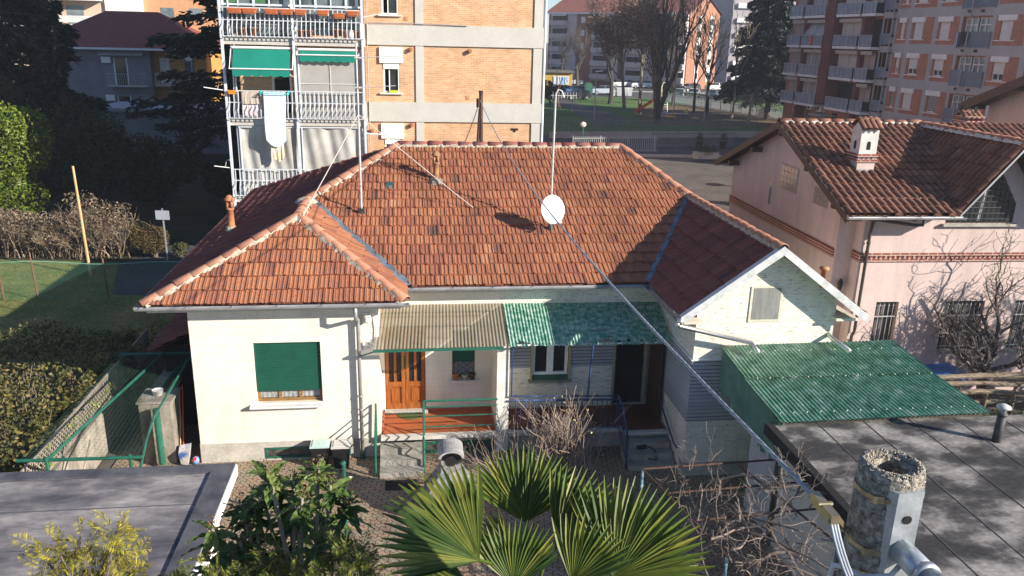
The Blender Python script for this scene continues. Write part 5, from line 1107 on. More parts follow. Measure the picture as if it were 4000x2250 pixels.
m.add(V, Fs); m.add([(bx + s * .25, y_, z) for s in (1, -1) for y_ in (-2.72, -2.16) for z in (bz - .22, bz - .1)], [(0, 1, 3, 2), (4, 6, 7, 5)]); m.build('cap', mat('pale_cement', (.26, .25, .245), (.40, .39, .38), rough=.95, scale=6, bump=.3), bbq)
m = M(HF); m.tube([(bx, -2.60, bz - .2), (bx, -2.64, bz - .2)], .11, 20); m.build('smoke_hole', dark_void, bbq)
def bin_(a, b, lid, lab):
    t_ = thing('rubbish_bin', lab, 'bin', HF.w(a, b, 0), YAW, 'bins by the cream wall'); m = M(HF)
    m.add([(a - .15, b - .14, .005), (a + .15, b - .14, .005), (a + .15, b + .14, .005), (a - .15, b + .14, .005), (a - .19, b - .18, .52), (a + .19, b - .18, .52), (a + .19, b + .18, .52), (a - .19, b + .18, .52)], [(0, 3, 2, 1), (0, 1, 5, 4), (1, 2, 6, 5), (2, 3, 7, 6), (3, 0, 4, 7)]); m.box(a - .2, a + .2, b - .19, b - .175, .46, .52); m.build('body', mat('black_plastic', (.010, .010, .012), (.02, .02, .022), rough=.4), t_)
    m = M(HF); m.box(a - .21, a + .21, b - .2, b + .2, .522, .545); m.box(a - .16, a + .16, b - .15, b + .15, .546, .562); m.build('lid', lid, t_)
bin_(2.62, -.32, mat('pale_mint_lid', (.42, .55, .52), (.52, .64, .6), rough=.4), 'black bin with pale mint lid by the cream wall'); bin_(3.08, -.38, mat('pale_grey_lid', (.52, .50, .47), (.62, .60, .57), rough=.4), 'black bin with pale grey lid next to the downpipe')
m = M(HF); cx, cy = 4.62, .93; n = 20; m.prism([(cx + .33 * math.cos(math.pi + math.pi * i / n), cy + .30 * math.sin(math.pi + math.pi * i / n), .5635) for i in range(n + 1)], (0, 0, .012)); single(m, 'doormat', mat('green_mat', (.05, .075, .02), (.085, .115, .035), rough=.95, scale=20), 'half round green doormat on the red porch tiles', 'doormat')
m = M(HF); m.box(4.05, 4.72, -1.5, -1.12, .004, .016)
for i in range(9): m.box(4.06, 4.71, -1.49 + i * .042, -1.475 + i * .042, .016, .024)
single(m, 'rubber_mat', mat('black_rubber', (.010, .010, .011), (.022, .022, .024), rough=.7), 'black ribbed rubber mat at the foot of the front steps', 'doormat')
def fpot(a, mtl, lab, hh=.15):
    t_ = thing('flower_pot', lab, 'flowerpot', HF.w(a, 1.0, 1.379), YAW, 'flowerpots on the porch window sill'); m = M(HF); m.lathe((a, 1.0, 1.379), [(.045, 0), (.065, hh * .75), (.075, hh * .76), (.075, hh), (.062, hh), (.058, hh * .8)], 14); m.build('pot', mtl, t_, True); return t_
t_ = fpot(5.68, terracotta, 'clay flowerpot with one bare stem on the porch window sill'); m = M(HF); m.tube([(5.68, 1.0, 1.5), (5.70, 1.0, 1.86)], .008, 5); m.tube([(5.70, 1.0, 1.7), (5.73, .99, 1.78)], .005, 4); m.build('stem', bark_pale, t_)
t_ = fpot(5.90, mat('mint_pot', (.32, .40, .33), (.42, .5, .43)), 'pale green flowerpot with small pale plant on the porch window sill', .13); m = M(HF); P = np.array([[5.90, 1.0, 1.52]]) + nrng.normal(size=(40, 3)) * .03; m.leaves(P, nrng.normal(size=(40, 3)) + [0, 0, .5], .05, .025, nrng); m.build('plant', foliage('succulent', (.12, .14, .10), (.22, .25, .18), (.34, .35, .28)), t_)
t_ = fpot(6.08, mat('dark_brown_pot', (.07, .035, .025), (.11, .06, .04)), 'dark brown flowerpot on the right end of the porch sill', .16); m = M(HF); m.lathe((6.08, 1.0, 1.47), [(.05, 0), (.05, .02)], 10); m.build('soil', soil_m, t_)
m = M(HF); m.tube([(9.72, -.62, .30), (9.95, -.62, .33)], .085, 10); m.tube([(9.8, -.75, .28), (9.95, -.95, .16), (10.1, -1.0, .16), (10.12, -.8, .3), (9.95, -.65, .34)], .014, 5); bag = single(m, 'shoulder_bag', mat('black_leather', (.008, .008, .009), (.018, .018, .02), rough=.5), 'black bag with trailing strap left on the shaded steps', 'bag', None, True)
m = M(HF); m.lathe((9.62, -.62, .275), [(.045, 0), (.05, .05), (.02, .09)], 8); single(m, 'red_ball', mat('pink_red_cloth', (.50, .03, .06), (.6, .06, .09)), 'small pinkish red object beside the black bag on the steps', 'toy')
m = M(HF); q = HF.z(872, 1360, 0); q2 = HF.b(865, 1168, q[1]); m.tube([(q[0], q[1], 0), (q2[0], q2[1], q2[2])], .032, 8); m.tube([(q2[0], q2[1], q2[2]), (q2[0] - .03, q2[1], q2[2] + .05)], .05, 8); single(m, 'green_post', green_paint, 'slim green metal post standing between loquat and palm', 'post')

# ================================================================ BARE SHRUBS AND VINE
def grow(m, p, d, L, r, lev, rng, gen):
    p = Vector(p); d = Vector(d).normalized(); pts = [p]; rs = [r]; n = gen['seg']
    for i in range(n):
        d = (d + Vector((rng.gauss(0, gen['wig']), rng.gauss(0, gen['wig']), rng.gauss(0, gen['wig']) + gen['up'] * (1 if lev else .3)))).normalized(); p = p + d * (L / n); pts.append(p); rs.append(max(gen['rmin'], r * (1 - .55 * (i + 1) / n)))
    m.tube(pts, rs, 7 if lev >= 3 else (5 if lev == 2 else 3), cap=False, t=rng.random())
    gen.setdefault('tips', []).append((pts[-1], d))
    if lev > 0:
        for c in range(gen['kids'][lev]):
            u_ = rng.uniform(gen.get('low', .35), 1.0); i = min(n - 1, int(u_ * n)); q = pts[i].lerp(pts[i + 1], u_ * n - i); ax = Vector((rng.gauss(0, 1), rng.gauss(0, 1), rng.gauss(0, 1))); ax = (ax - d * ax.dot(d)).normalized(); dd = (d * math.cos(gen['ang']) + ax * math.sin(gen['ang'])).normalized()
            grow(m, q, dd, L * gen['len'] * rng.uniform(.7, 1.2), rs[i] * gen['thin'], lev - 1, rng, gen)
r = random.Random(21); m = M(HF); bs = []
for i in range(150):
    a0, b0_ = 7.85 + r.gauss(0, .33), -1.15 + r.gauss(0, .25); an = r.uniform(0, 6.28); ln = r.uniform(0, .42)
    grow(m, (a0, b0_, 0), (math.cos(an) * ln, math.sin(an) * ln, 1), r.uniform(.8, 1.45), .012, 1, r, dict(seg=5, wig=.10, up=.08, kids=[0, 5], ang=.45, len=.42, thin=.6, rmin=.005))
m2 = M(HF); P = np.array([[7.9 + r.gauss(0, .55), -1.15 + r.gauss(0, .4), r.uniform(.7, 1.75)] for _ in range(110)]); m2.leaves(P, nrng.normal(size=(110, 3)), .05, .035, nrng)
sh = thing('bare_shrub', 'dense leafless shrub in front of the blue railing', 'shrub', HF.w(7.85, -1.15, 0), YAW); m.build('stems', twig, sh); m2.build('dry_buds', mat('dry_yellow_buds', (.34, .24, .10), (.50, .38, .18), tint=.6), sh)
r = random.Random(22); m = M(HF)
for i in range(16):
    an = r.uniform(2.0, 4.2); grow(m, (6.75 + r.gauss(0, .15), -2.0 + r.gauss(0, .15), 0), (math.cos(an) * .8, math.sin(an) * .5, 1), r.uniform(.9, 1.7), .011, 1, r, dict(seg=6, wig=.12, up=.03, kids=[0, 5], ang=.5, len=.4, thin=.6, rmin=.0035))
single(m, 'bare_shrub', twig, 'sparse arching leafless shrub beside the stone barbecue', 'shrub')
perg = thing('pergola', 'rusty pipe pergola carrying a leafless vine, right of the palm', 'pergola', HF.w(10, -6, 0), YAW)
m = M(HF)
for p_, q_ in (((8.66, -4.45, 2.0), (12.5, -4.3, 2.02)), ((8.66, -4.45, 2.0), (9.5, -8.3, 2.0)), ((10.4, -4.4, 2.0), (11.3, -8.0, 2.0)), ((9.05, -6.1, 2.03), (12.0, -5.9, 2.03)), ((9.4, -7.7, 2.03), (12.0, -7.5, 2.03)), ((8.85, -5.3, 2.03), (12.2, -5.1, 2.03))): m.tube([p_, q_], .018, 6)
m.build('bars', rust, perg)
for q_ in ((8.66, -4.45), (9.2, -7.0), (9.55, -8.3)):
    m = M(HF); m.tube([(q_[0], q_[1], 0), (q_[0], q_[1], 2.0)], .024, 7); m.build('post', mat('flaking_blue_pipe', (.05, .10, .17), ramp=[(.4, (.04, .08, .16)), (.5, (.18, .34, .40)), (.65, (.36, .48, .50))], scale=14), perg)
vine = thing('leafless_vine', 'tangle of bare vine stems over the pipe pergola', 'vine', HF.w(9.6, -7.2, 0), YAW)
r = random.Random(31); m = M(HF); gen = dict(seg=8, wig=.22, up=.0, kids=[0, 5, 6, 4], ang=.8, len=.42, thin=.55, rmin=.0028)
m.tube([(9.5, -7.3, 0), (9.55, -7.2, 1.0), (9.7, -7.0, 1.9)], [.05, .045, .04], 8)
for i in range(15):
    an = r.uniform(0, 6.28); grow(m, (r.uniform(8.9, 10.6), r.uniform(-7.8, -4.8), 2.05), (math.cos(an), math.sin(an), .08), r.uniform(1.0, 1.8), .022, 2, r, dict(gen))
for i in range(46):
    q_ = (r.uniform(8.7, 10.3), r.uniform(-7.9, -4.5), 2.05); grow(m, q_, (r.gauss(0, .5), r.gauss(0, .5), 1), r.uniform(.25, .6), .009, 1, r, dict(gen, up=.1, kids=[0, 5], seg=5))
for i in range(12):
    grow(m, (r.uniform(10.3, 11.3), r.uniform(-8.0, -4.8), 2.05), (r.uniform(.3, 1), r.gauss(0, .5), r.gauss(0, .2)), r.uniform(.8, 1.4), .012, 1, r, dict(gen, kids=[0, 4], seg=8))
m.build('stems', mat('vine_stems', (.13, .10, .085), (.27, .215, .18), rough=.9, scale=6, tint=.6), vine)
# ================================================================ PINK HOUSE ON THE RIGHT
PF = Frame(8.85, 20.2, rad(6.5))
pink = thing('pink_house', 'pink rendered house with curved clay roof tiles and brick string course, right', 'house', PF.o, PF.yaw)
pink_m = mat('pink_render', (.545, .425, .39), (.61, .48, .445), rough=.9, scale=1.0, bump=.08, fine=.04, dirt=(1.6, .14, (1.6, 1.6, .25)))
brown_b = mat('brown_timber', (.055, .038, .030), (.10, .072, .058), rough=.7, scale=3, stretch=(6, 1, 6))
coppo_m = mat('curved_clay_tiles', (.3, .12, .07), ramp=[(.18, (.06, .045, .035)), (.36, (.17, .082, .055)), (.55, (.25, .115, .072)), (.74, (.31, .155, .10)), (.9, (.38, .27, .19))], rough=.9, scale=3.5, detail=9, tint=.5, fine=.25, dirt=(1.2, .4, (1, 1, 1)))
w1, w2, w3 = (.88, 1.52, 1.15, 2.68), (2.85, 4.0, 1.25, 2.68), (4.90, 6.1, 1.25, 2.68)
m = M(PF); m.wall(.2, 9.5, 0, 5.5, [w1, w2, w3], 0, .2)
m.quad((.2, 0, 0), (.2, .4, 0), (.2, .4, 5.4), (.2, 0, 5.4)); m.quad((-.27, .4, 0), (.2, .4, 0), (.2, .4, 5.45), (-.27, .4, 5.45))
m.add([(-.27, .4, 0), (-.27, 8.0, 0), (-.27, 8.0, 5.35), (-.27, 3.95, 6.9), (-.27, .4, 5.52)], [(0, 1, 2, 3, 4)])
m.add([(2.45, -.002, 5.5), (5.05, -.002, 5.5), (3.75, -.002, 6.72)], [(0, 1, 2)]); m.quad((-.27, 8, 0), (9.5, 8, 0), (9.5, 8, 5.4), (-.27, 8, 5.4))
m.build('wall', pink_m, pink)
brick_red = brick_mat('red_string_brick', (.20, .055, .035), (.27, .085, .05), (.45, .38, .33), .26, .075, mortar=.012, noise=.2, bump=.4)
m = M(PF); 
m.box(.17, 9.5, -.045, -.004, 3.80, 3.875); m.box(.17, 9.5, -.03, -.004, 3.955, 4.03); m.box(.165, .199, -.045, .36, 3.80, 4.03); m.box(-.315, -.274, .45, 8.0, 3.80, 4.03)
for i in range(70): m.box(.2 + i * .133, .2 + i * .133 + .075, -.04, -.004, 3.877, 3.953)
m.build('string_course', brick_red, pink)
def barred(w, ogee=True):
    m = M(PF); a_, b_, c_, d_ = w
    for x0, x1, z0, z1 in ((a_, a_ + .06, c_, d_), (b_ - .06, b_, c_, d_), (a_ + .06, b_ - .06, c_, c_ + .06), (a_ + .06, b_ - .06, d_ - .06, d_)): m.box(x0, x1, .14, .19, z0, z1)
    f = m.build('window', brown_b, pink)
    m = M(PF); m.quad((a_, .185, c_), (b_, .185, c_), (b_, .185, d_), (a_, .185, d_)); m.build('pane', mat('curtained_glass', (.05, .05, .055), (.17, .165, .16), rough=.2, scale=3, stretch=(4, 1, .5)), f)
    m = M(PF); n = int((b_ - a_) / .115)
    for i in range(1, n):
        x = a_ + (b_ - a_) * i / n; m.tube([(x, .03, c_ + .03), (x, .03, d_ - .14)], .009, 5); m.lathe((x, .03, d_ - .15), [(.009, 0), (.022, .03), (.003, .10)], 6)
    for z in (c_ + .12, d_ - .42): m.bar((a_, .03, z), (b_, .03, z), .012, .03)
    m.build('grille', mat('pale_iron_bars', (.36, .35, .34), (.46, .45, .44), rough=.6), f)
    m = M(PF); m.box(a_ - .06, b_ + .06, -.06, .0 - .003, c_ - .06, c_ - .005); m.build('sill', concrete, f)
for w in (w1, w2, w3): barred(w)
# attic window under the cross gable
m = M(PF); m.add([(2.42, -.012, 4.84), (4.28, -.012, 4.84), (4.28, -.012, 5.35), (3.75, -.012, 6.12), (3.35, -.012, 6.12), (2.42, -.012, 5.35)], [(0, 1, 2, 3, 4, 5)]); f = m.build('attic_window', dark_glass, pink)
m = M(PF)
for i in range(13):
    x = 2.5 + i * .145; zt_ = min(6.1, 5.35 + (x - 2.42) * .83, 5.35 + (4.28 - x) * 1.45); m.tube([(x, -.05, 4.86), (x, -.05, zt_)], .008, 4)
for i in range(8):
    z = 4.95 + i * .15; x0 = 2.45 + max(0, (z - 5.35) / .83); x1 = 4.25 - max(0, (z - 5.35) / 1.45)
    if x1 > x0: m.tube([(x0, -.05, z), (x1, -.05, z)], .008, 4)
m.build('grille', mat('dark_iron_grid', (.075, .07, .068), (.13, .125, .12)), f); m = M(PF); m.box(2.3, 4.4, -.12, -.013, 4.76, 4.82); m.build('sill', concrete, f); m = M(PF); m.quad((3.26, -.02, 4.9), (3.34, -.02, 4.9), (3.38, -.02, 5.8), (3.33, -.02, 5.8)); m.build('curtain', MT['lace_curtain'], f)
# glass-block panels and slot on the side wall
gb = mat('glass_block', (.26, .22, .19), (.40, .35, .31), rough=.2, spec=.7, scale=20)
for (b0, b1, z0, z1) in ((3.05, 4.15, 5.02, 5.72), (1.15, 1.95, 4.98, 5.42)):
    m = M(PF); nb_ = int((b1 - b0) / .21 + .5); nz_ = int((z1 - z0) / .175 + .5)
    for i in range(nb_):
        for j in range(nz_): y0 = b0 + i * (b1 - b0) / nb_; z = z0 + j * (z1 - z0) / nz_; m.box(-.295, -.272, y0 + .012, y0 + (b1 - b0) / nb_ - .012, z + .012, z + (z1 - z0) / nz_ - .012)
    p_ = m.build('glass_blocks', gb, pink); m = M(PF); m.box(-.285, -.273, b0 - .02, b1 + .02, z0 - .02, z1 + .02); m.build('frame', concrete, p_)
m = M(PF); m.box(-.28, -.273, 4.72, 4.88, 4.35, 5.05); m.build('slot_window', pale_glass, pink)
# roof
prf = tile_roof('roof', [[(-.66, -.64, 5.18), (2.36, -.64, 5.18), (3.68, 3.75, 6.92), (3.68, 3.9, 6.98), (-.66, 3.9, 6.98)]], (-.66, -.64, 5.18), (1, 0, 0), (0, 4.54, 1.8), coppo_m, pink, .205, .36, COPPO, .03, PF, 31)
tile_roof('cross_roof', [[(2.33, -.60, 5.20), (3.75, -.60, 6.93), (3.75, 3.85, 6.93)]], (2.33, -.6, 5.2), (0, -1, 0), (1.42, 0, 1.73), coppo_m, prf, .205, .36, COPPO, .03, PF, 33)
m = M(PF); m.quad((-.66, 3.9, 6.96), (9.5, 3.9, 6.96), (9.5, 8.6, 5.18), (-.66, 8.6, 5.18)); m.quad((3.75, -.6, 6.9), (5.17, -.6, 5.2), (3.75, 3.9, 6.92)); m.build('back_slope', coppo_m, prf)
tile_roof('right_slope', [[(5.2, -.64, 5.18), (9.5, -.64, 5.18), (9.5, 3.9, 6.98), (3.8, 3.9, 6.98)]], (5.2, -.64, 5.18), (1, 0, 0), (0, 4.54, 1.8), coppo_m, prf, .205, .36, COPPO, .03, PF, 35)
mc = M(PF); mm = M(PF); ridge_caps(mc, mm, (-.62, 3.9, 7.02), (3.75, 3.9, 7.02), .095, .38, 41); ridge_caps(mc, mm, (3.75, -.58, 6.99), (3.75, 3.9, 6.99), .095, .38, 42); mc.build('ridge_tiles', cap_m, prf, True); mm.build('bedding_mortar', mat('white_mortar', (.42, .40, .36), (.60, .57, .52), scale=9), prf)
m = M(PF)
for (b0, z0), (b1, z1) in (((-.68, 5.14), (3.9, 6.97)), ((3.9, 6.97), (8.65, 5.14))): m.prism([(-.70, b0, z0 - .17), (-.70, b1, z1 - .17), (-.70, b1, z1 + .04), (-.70, b0, z0 + .04)], (.04, 0, 0)); m.quad((-.66, b0, z0 - .10), (-.66, b1, z1 - .10), (-.27, b1, z1 - .10), (-.27, b0, z0 - .10))
m.build('barge_board', brown_b, prf)
for b0 in (.25, 2.0, 3.9, 5.8, 7.6): z = 6.82 - abs(b0 - 3.9) * .39 - .07; m = M(PF); m.box(-.62, -.27, b0 - .07, b0 + .07, z - .16, z); m.build('purlin', brown_b, prf)
m = M(PF); m.quad((-.6, -.6, 5.10), (2.4, -.6, 5.10), (2.4, .02, 5.32), (-.6, .02, 5.32)); m.quad((2.4, -.58, 5.16), (3.75, -.58, 6.82), (3.75, .0, 6.82), (2.4, 0, 5.16)); m.quad((3.75, -.58, 6.82), (5.1, -.58, 5.16), (5.1, 0, 5.16), (3.75, 0, 6.82)); m.build('soffit', brown_b, prf)
for x in (.1, 1.2, 2.2): m = M(PF); m.box(x - .05, x + .05, -.55, .0, 5.0, 5.09); m.build('rafter_end', brown_b, prf)
m = M(PF); m.prism([(2.33, -.64, 5.11), (3.75, -.64, 6.84), (3.75, -.64, 6.91), (2.33, -.64, 5.18)], (0, .03, 0)); m.build('verge_trim', zinc, prf)
m = M(PF); gutter(m, (-.7, -.72, 5.14), (2.42, -.72, 5.14), .07); m.build('gutter', zinc, prf)
m = M(PF); m.tube([(1.35, -.70, 5.06), (1.35, -.66, 4.93), (1.2, -.55, 4.9), (.45, -.16, 4.95), (.36, -.10, 4.9), (.33, -.09, 4.6), (.33, -.09, 1.9), (.27, -.09, 1.75), (.27, -.09, 0)], .042, 8)
for z in (4.3, 4.05, 2.55): m.tube([(.33, -.09, z), (.33, -.09, z + .05)], .055, 8)
m.build('downpipe', mat('dark_brown_pipe', (.035, .028, .026), (.06, .05, .045), rough=.5), pink, True)
m = M(PF); m.lathe((-.06, .28, 2.95), [(.02, -.06), (.05, 0), (.075, .22), (.03, .30)], 6); m.box(-.08, -.04, .3, .4, 3.05, 3.1); lp_ = m.build('wall_lantern', mat('black_iron', (.012, .012, .013), (.03, .03, .03)), pink); m = M(PF); m.lathe((-.06, .28, 2.97), [(.048, 0), (.066, .17)], 6); m.build('pane', mat('lantern_glass', (.30, .24, .2), (.4, .34, .3), rough=.15), lp_)
# its chimney
def tile_chimney(par, fr, a, b, z, s, h, name='chimney', simple=False):
    cr = mat('chimney_render', (.46, .45, .43), (.68, .66, .62), rough=.9, scale=5, lo=.3, hi=.7)
    m = M(fr); m.box(a - s, a + s, b - s, b + s, z - .3, z + .36); ch = m.build(name, pink_m, par)
    if not simple:
        m = M(fr); m.box(a - s - .005, a + s + .005, b - s - .005, b + s + .005, z - .3, z + .16); m.build('flashing', mat('blue_grey_flashing', (.16, .18, .2), (.34, .36, .37), scale=6), ch)
    m = M(fr)
    for z0, z1 in ((z + .36, z + .43), (z + .50, z + .57)): m.box(a - s - .05, a + s + .05, b - s - .05, b + s + .05, z0, z1)
    k = 4
    for i in range(k):
        for sy in (-1, 1): x = a - s - .02 + i * (2 * s + .04) / k; m.box(x, x + .05, b + sy * (s + .01) - .02, b + sy * (s + .01) + .02, z + .43, z + .5); m.box(a + sy * (s + .01) - .02, a + sy * (s + .01) + .02, b - s + i * 2 * s / k, b - s + i * 2 * s / k + .05, z + .43, z + .5)
    m.build('brick_courses', brick_red, ch)
    m = M(fr); m.box(a - s + .01, a + s - .01, b - s + .01, b + s - .01, z + .43, z + .57); m.box(a - s, a + s, b - s, b + s, z + .57, z + h); m.add([(a - s, b - s, z + h), (a - s, b + s, z + h), (a - s, b, z + h + .2), (a + s, b - s, z + h), (a + s, b + s, z + h), (a + s, b, z + h + .2)], [(0, 1, 2), (3, 5, 4)]); m.build('flue', cr, ch)
    m = M(fr); w_ = .055
    for (px_, py_) in ((a, b - s - .004), (a - s - .004, b)):
        pts = [(-w_, 0), (w_, 0), (w_, .17)] + [(w_ * math.cos(t), .17 + w_ * math.sin(t)) for t in (.6, 1.2, 1.57, 1.94, 2.5)] + [(-w_, .17)]
        m.quad(*[((px_ + q[0], py_, z + .68 + q[1]) if py_ < b - s else (px_, py_ + q[0], z + .68 + q[1])) for q in pts])
    m.build('smoke_opening', dark_void, ch)
    m = M(fr); n = 4
    for sy in (-1, 1):
        for i in range(n):
            x0 = a - s - .06 + i * (2 * s + .12) / n; wd = (2 * s + .12) / n; V = []
            for (yy, zz) in ((b, z + h + .26), (b + sy * (s + .14), z + h - .0)):
                for q in range(7): t = math.pi * q / 6; V.append((x0 + wd / 2 - wd * .52 * math.cos(t), yy, zz + wd * .5 * math.sin(t)))
            m.add(V, [(q, q + 1, q + 8, q + 7) for q in range(6)], .3 + .15 * i)
    for i in range(2): m.box(a - s - .06 + i * (s + .06), a + i * (s + .06) - .0, b - .08, b + .08, z + h + .24 , z + h + .30)
    m.build('tiled_cap', coppo_m, ch, True)
    return ch
tile_chimney(prf, PF, .70, 1.5, 5.86, .245, 1.2)
# second pink house behind, with brown verge and its own small chimney
P2 = Frame(19.0, 30.2, rad(6.5))
ph2 = thing('pink_house', 'pink house with deep brown verge showing at the right edge, behind the tiled roof', 'house', P2.o, P2.yaw)
e0 = P2.loc(dpt(2415, 258, 34.0)); e1 = P2.a(2576, 190, e0[0]); sl = (e1[2] - e0[2]) / (e0[1] - e1[1]); a0 = e0[0]; b0 = e0[1]; b1 = b0 - 8; z0 = e0[2]; z1 = z0 + 8 * sl
m = M(P2); m.quad((a0 + .7, b0 - .9, 0), (a0 + .7, b1, 0), (a0 + .7, b1, z1 - .3), (a0 + .7, b0 - .9, z0 + .9 * sl - .3)); m.quad((a0 + .7, b0 - .9, 0), (a0 + .7, b0 - .9, z0), (a0 + 8, b0 - .9, z0), (a0 + 8, b0 - .9, 0)); m.build('wall', pink_m, ph2)
m = M(P2); m.prism([(a0, b0, z0 - .38), (a0, b1, z1 - .38), (a0, b1, z1), (a0, b0, z0)], (.08, 0, 0)); m.prism([(a0 + .081, b0, z0 - .10), (a0 + .081, b1, z1 - .10), (a0 + .081, b1, z1), (a0 + .081, b0, z0)], (8, 0, 0)); rf2 = m.build('roof', brown_b, ph2)
for i in range(3): bb = b0 - .6 - i * 2.4; zz = z0 + (b0 - bb) * sl - .14; m = M(P2); m.box(a0 + .09, a0 + .69, bb - .12, bb + .12, zz - .28, zz); m.build('purlin', brown_b, rf2)
m = M(P2); m.box(a0 + .64, a0 + .697, b1, b0 - 1.5, z0 - 1.2, z0 - .9); m.build('string_course', brick_red, ph2)
c2 = P2.loc(dpt(2432, 318, 27.5)); tile_chimney(ph2, P2, c2[0], c2[1], c2[2] - .2, .30, .42, simple=True)
m = M(P2); m.box(c2[0] - 1.5, c2[0] + 3, c2[1] - 1.5, c2[1] + 2, 0, c2[2] - .3); m.build('wing', pink_m, ph2, label='lower pink wing carrying a tiled chimney')
# ---- bare fruit tree, tarp and stacked logs in front of the pink house
tb = PF.w(3.6, -.95, 0)
tree = thing('bare_fruit_tree', 'gnarled leafless fruit tree in front of the pink house', 'tree', tb, 0)
r = random.Random(12); m = M(); gen = dict(seg=7, wig=.24, up=.13, kids=[0, 5, 5, 5], ang=.8, len=.55, thin=.62, rmin=.006, low=.25)
tb = np.array(tb); m.tube([tuple(tb), tuple(tb + (.05, 0, .5)), tuple(tb + (0, 0, .95))], [.13, .12, .12], 10)
for ax, L, rr in (((-.55, -.1, .75), 1.2, .10), ((.75, .1, .7), 1.3, .105), ((-.9, .1, .3), 1.3, .075), ((.25, -.2, .9), 1.0, .07), ((-.2, .2, .95), 1.2, .06), ((.95, -.2, .35), 1.3, .07), ((1.0, .2, .5), 2.0, .07)): grow(m, tb + (0, 0, .92), ax, L * 1.35, rr, 3, r, gen)
m.build('trunk', mat('mottled_bark', (.07, .06, .055), ramp=[(.35, (.045, .038, .034)), (.55, (.13, .11, .10)), (.75, (.30, .28, .26))], rough=.95, scale=9, bump=.3), tree)
for i_, (a_, b_, h_) in enumerate(((7.6, -2.6, 5.2), (9.6, -3.6, 6.0), (11.5, -5.4, 6.4))):
    tq = np.array(PF.w(a_, b_, 0)); t2 = thing('bare_garden_tree', 'leafless garden tree beyond the right edge, shading the pink wall', 'tree', tq, 0, 'leafless trees right of the pink house'); m = M(); r = random.Random(40 + i_); grow(m, tq, (r.gauss(0, .1), r.gauss(0, .1), 1), h_ * .55, .14, 3, r, dict(seg=6, wig=.14, up=.06, kids=[0, 6, 6, 7], ang=.65, len=.6, thin=.6, rmin=.010)); m.build('trunk', bark, t2)
tp_ = PF.loc(atz(2378, 935, .9)); m = M(PF); m.grid(lambda u_, v_: (tp_[0] - .9 + 1.5 * u_, tp_[1] - .4 + 1.2 * v_, .9 + .10 * math.sin(u_ * 3 + 1) * math.cos(v_ * 4) - .35 * (u_ - .4) ** 2), 14, 10); single(m, 'blue_tarpaulin', mat('blue_tarp', (.02, .14, .48), (.035, .19, .58), rough=.4), 'blue tarpaulin behind the green lean-to roof', 'tarpaulin', None, True)
m = M(PF); m.box(3.75, 4.55, -1.35, -1.2, .75, 1.1); [m.box(3.8, 4.5, -1.37, -1.351, .82 + i * .09, .85 + i * .09) for i in range(3)]; single(m, 'wooden_crate', mat('pale_crate_wood', (.42, .32, .19), (.54, .43, .28)), 'pale slatted wooden crate at the foot of the bare fruit tree', 'crate')
lw = mat('split_rail_wood', (.13, .10, .07), (.33, .27, .20), rough=.95, scale=5, stretch=(1, 6, 6), bump=.4); r = random.Random(6)
for i, lb in enumerate(('topmost weathered timber rail behind the lean-to roof', 'second weathered timber rail from the top behind the lean-to', 'third weathered timber rail from the top behind the lean-to', 'lowest weathered timber rail behind the lean-to')):
    z = 1.25 - i * .30; p0_ = PF.loc(atz(2320, 948 + i * 21, z)); m = M(PF); pts = [(p0_[0] + k_ * .8, p0_[1] - k_ * .02 + r.gauss(0, .02), z + r.gauss(0, .025)) for k_ in range(9)]; m.tube(pts, [.065 + r.uniform(-.012, .012) for _ in range(9)], 7)
    single(m, 'timber_rail', lw, lb, 'rail', 'timber rails of the log fence')
for i in range(4):
    x = 4.0 + i * 1.7; m = M(PF); p_ = PF.loc(atz(2340 + i * 70, 1000, .5)); m.tube([(p_[0], p_[1], 0), (p_[0], p_[1], .95)], .05, 7); single(m, 'timber_post', lw, ('first', 'second', 'third', 'fourth')[i] + ' post from the left of the log fence behind the lean-to', 'post', 'posts of the log fence')
m = M(); P = np.array([PF.w(r.uniform(3.2, 9), r.uniform(-3.4, -1.6), 0) for _ in range(2500)]) + np.abs(nrng.normal(size=(2500, 3))) * [0, 0, .16]; m.leaves(P, nrng.normal(size=(2500, 3)) + [0, 0, .6], .12, .05, nrng); single(m, 'ground_ivy', foliage('dark_ivy', (.012, .025, .008), (.03, .05, .015), (.07, .09, .03)), 'dark ivy ground cover under the log fence', 'ivy', None, False, 'stuff')

# ================================================================ LEFT SIDE YARD
mossy = mat('mossy_concrete', (.16, .14, .11), ramp=[(.35, (.12, .11, .075)), (.5, (.26, .23, .19)), (.68, (.40, .36, .31))], rough=.95, scale=2.2, detail=10, bump=.3, stretch=(1, 1, .5))
m = M(HF); m.box(-2.42, -2.22, -4, 6.2, 0, 1.0); single(m, 'garden_wall', mossy, 'low mossy concrete wall carrying the wooden lattice, left of the house', 'wall')
m = M(HF); m.box(-1.22, -.56, .05, .75, 0, 1.45); m.box(-1.22, -.98, .75, 5.0, 0, 1.42); m.box(-1.26, -.52, .02, .78, 1.452, 1.50); single(m, 'concrete_wall', mossy, 'concrete wall and pillar with white pot, beside the wire netting', 'wall')
lat = thing('wooden_lattice', 'weathered grey wooden lattice fence on the low wall, beside the hedge', 'fence', HF.w(-2.32, -3.5, 1.0), YAW); wz = mat('silvered_wood', (.24, .20, .165), (.42, .37, .31), rough=.95, scale=6)
m = M(HF)
for z in (1.02, 1.55): m.bar((-2.32, -3.9, z), (-2.32, 4.4, z), .03, .05)
for b_ in (-3.9, -.4, 2.0, 4.4): m.bar((-2.32, b_, 1.0), (-2.32, b_, 1.6), .045, .045)
m.build('frame', wz, lat); m = M(HF)
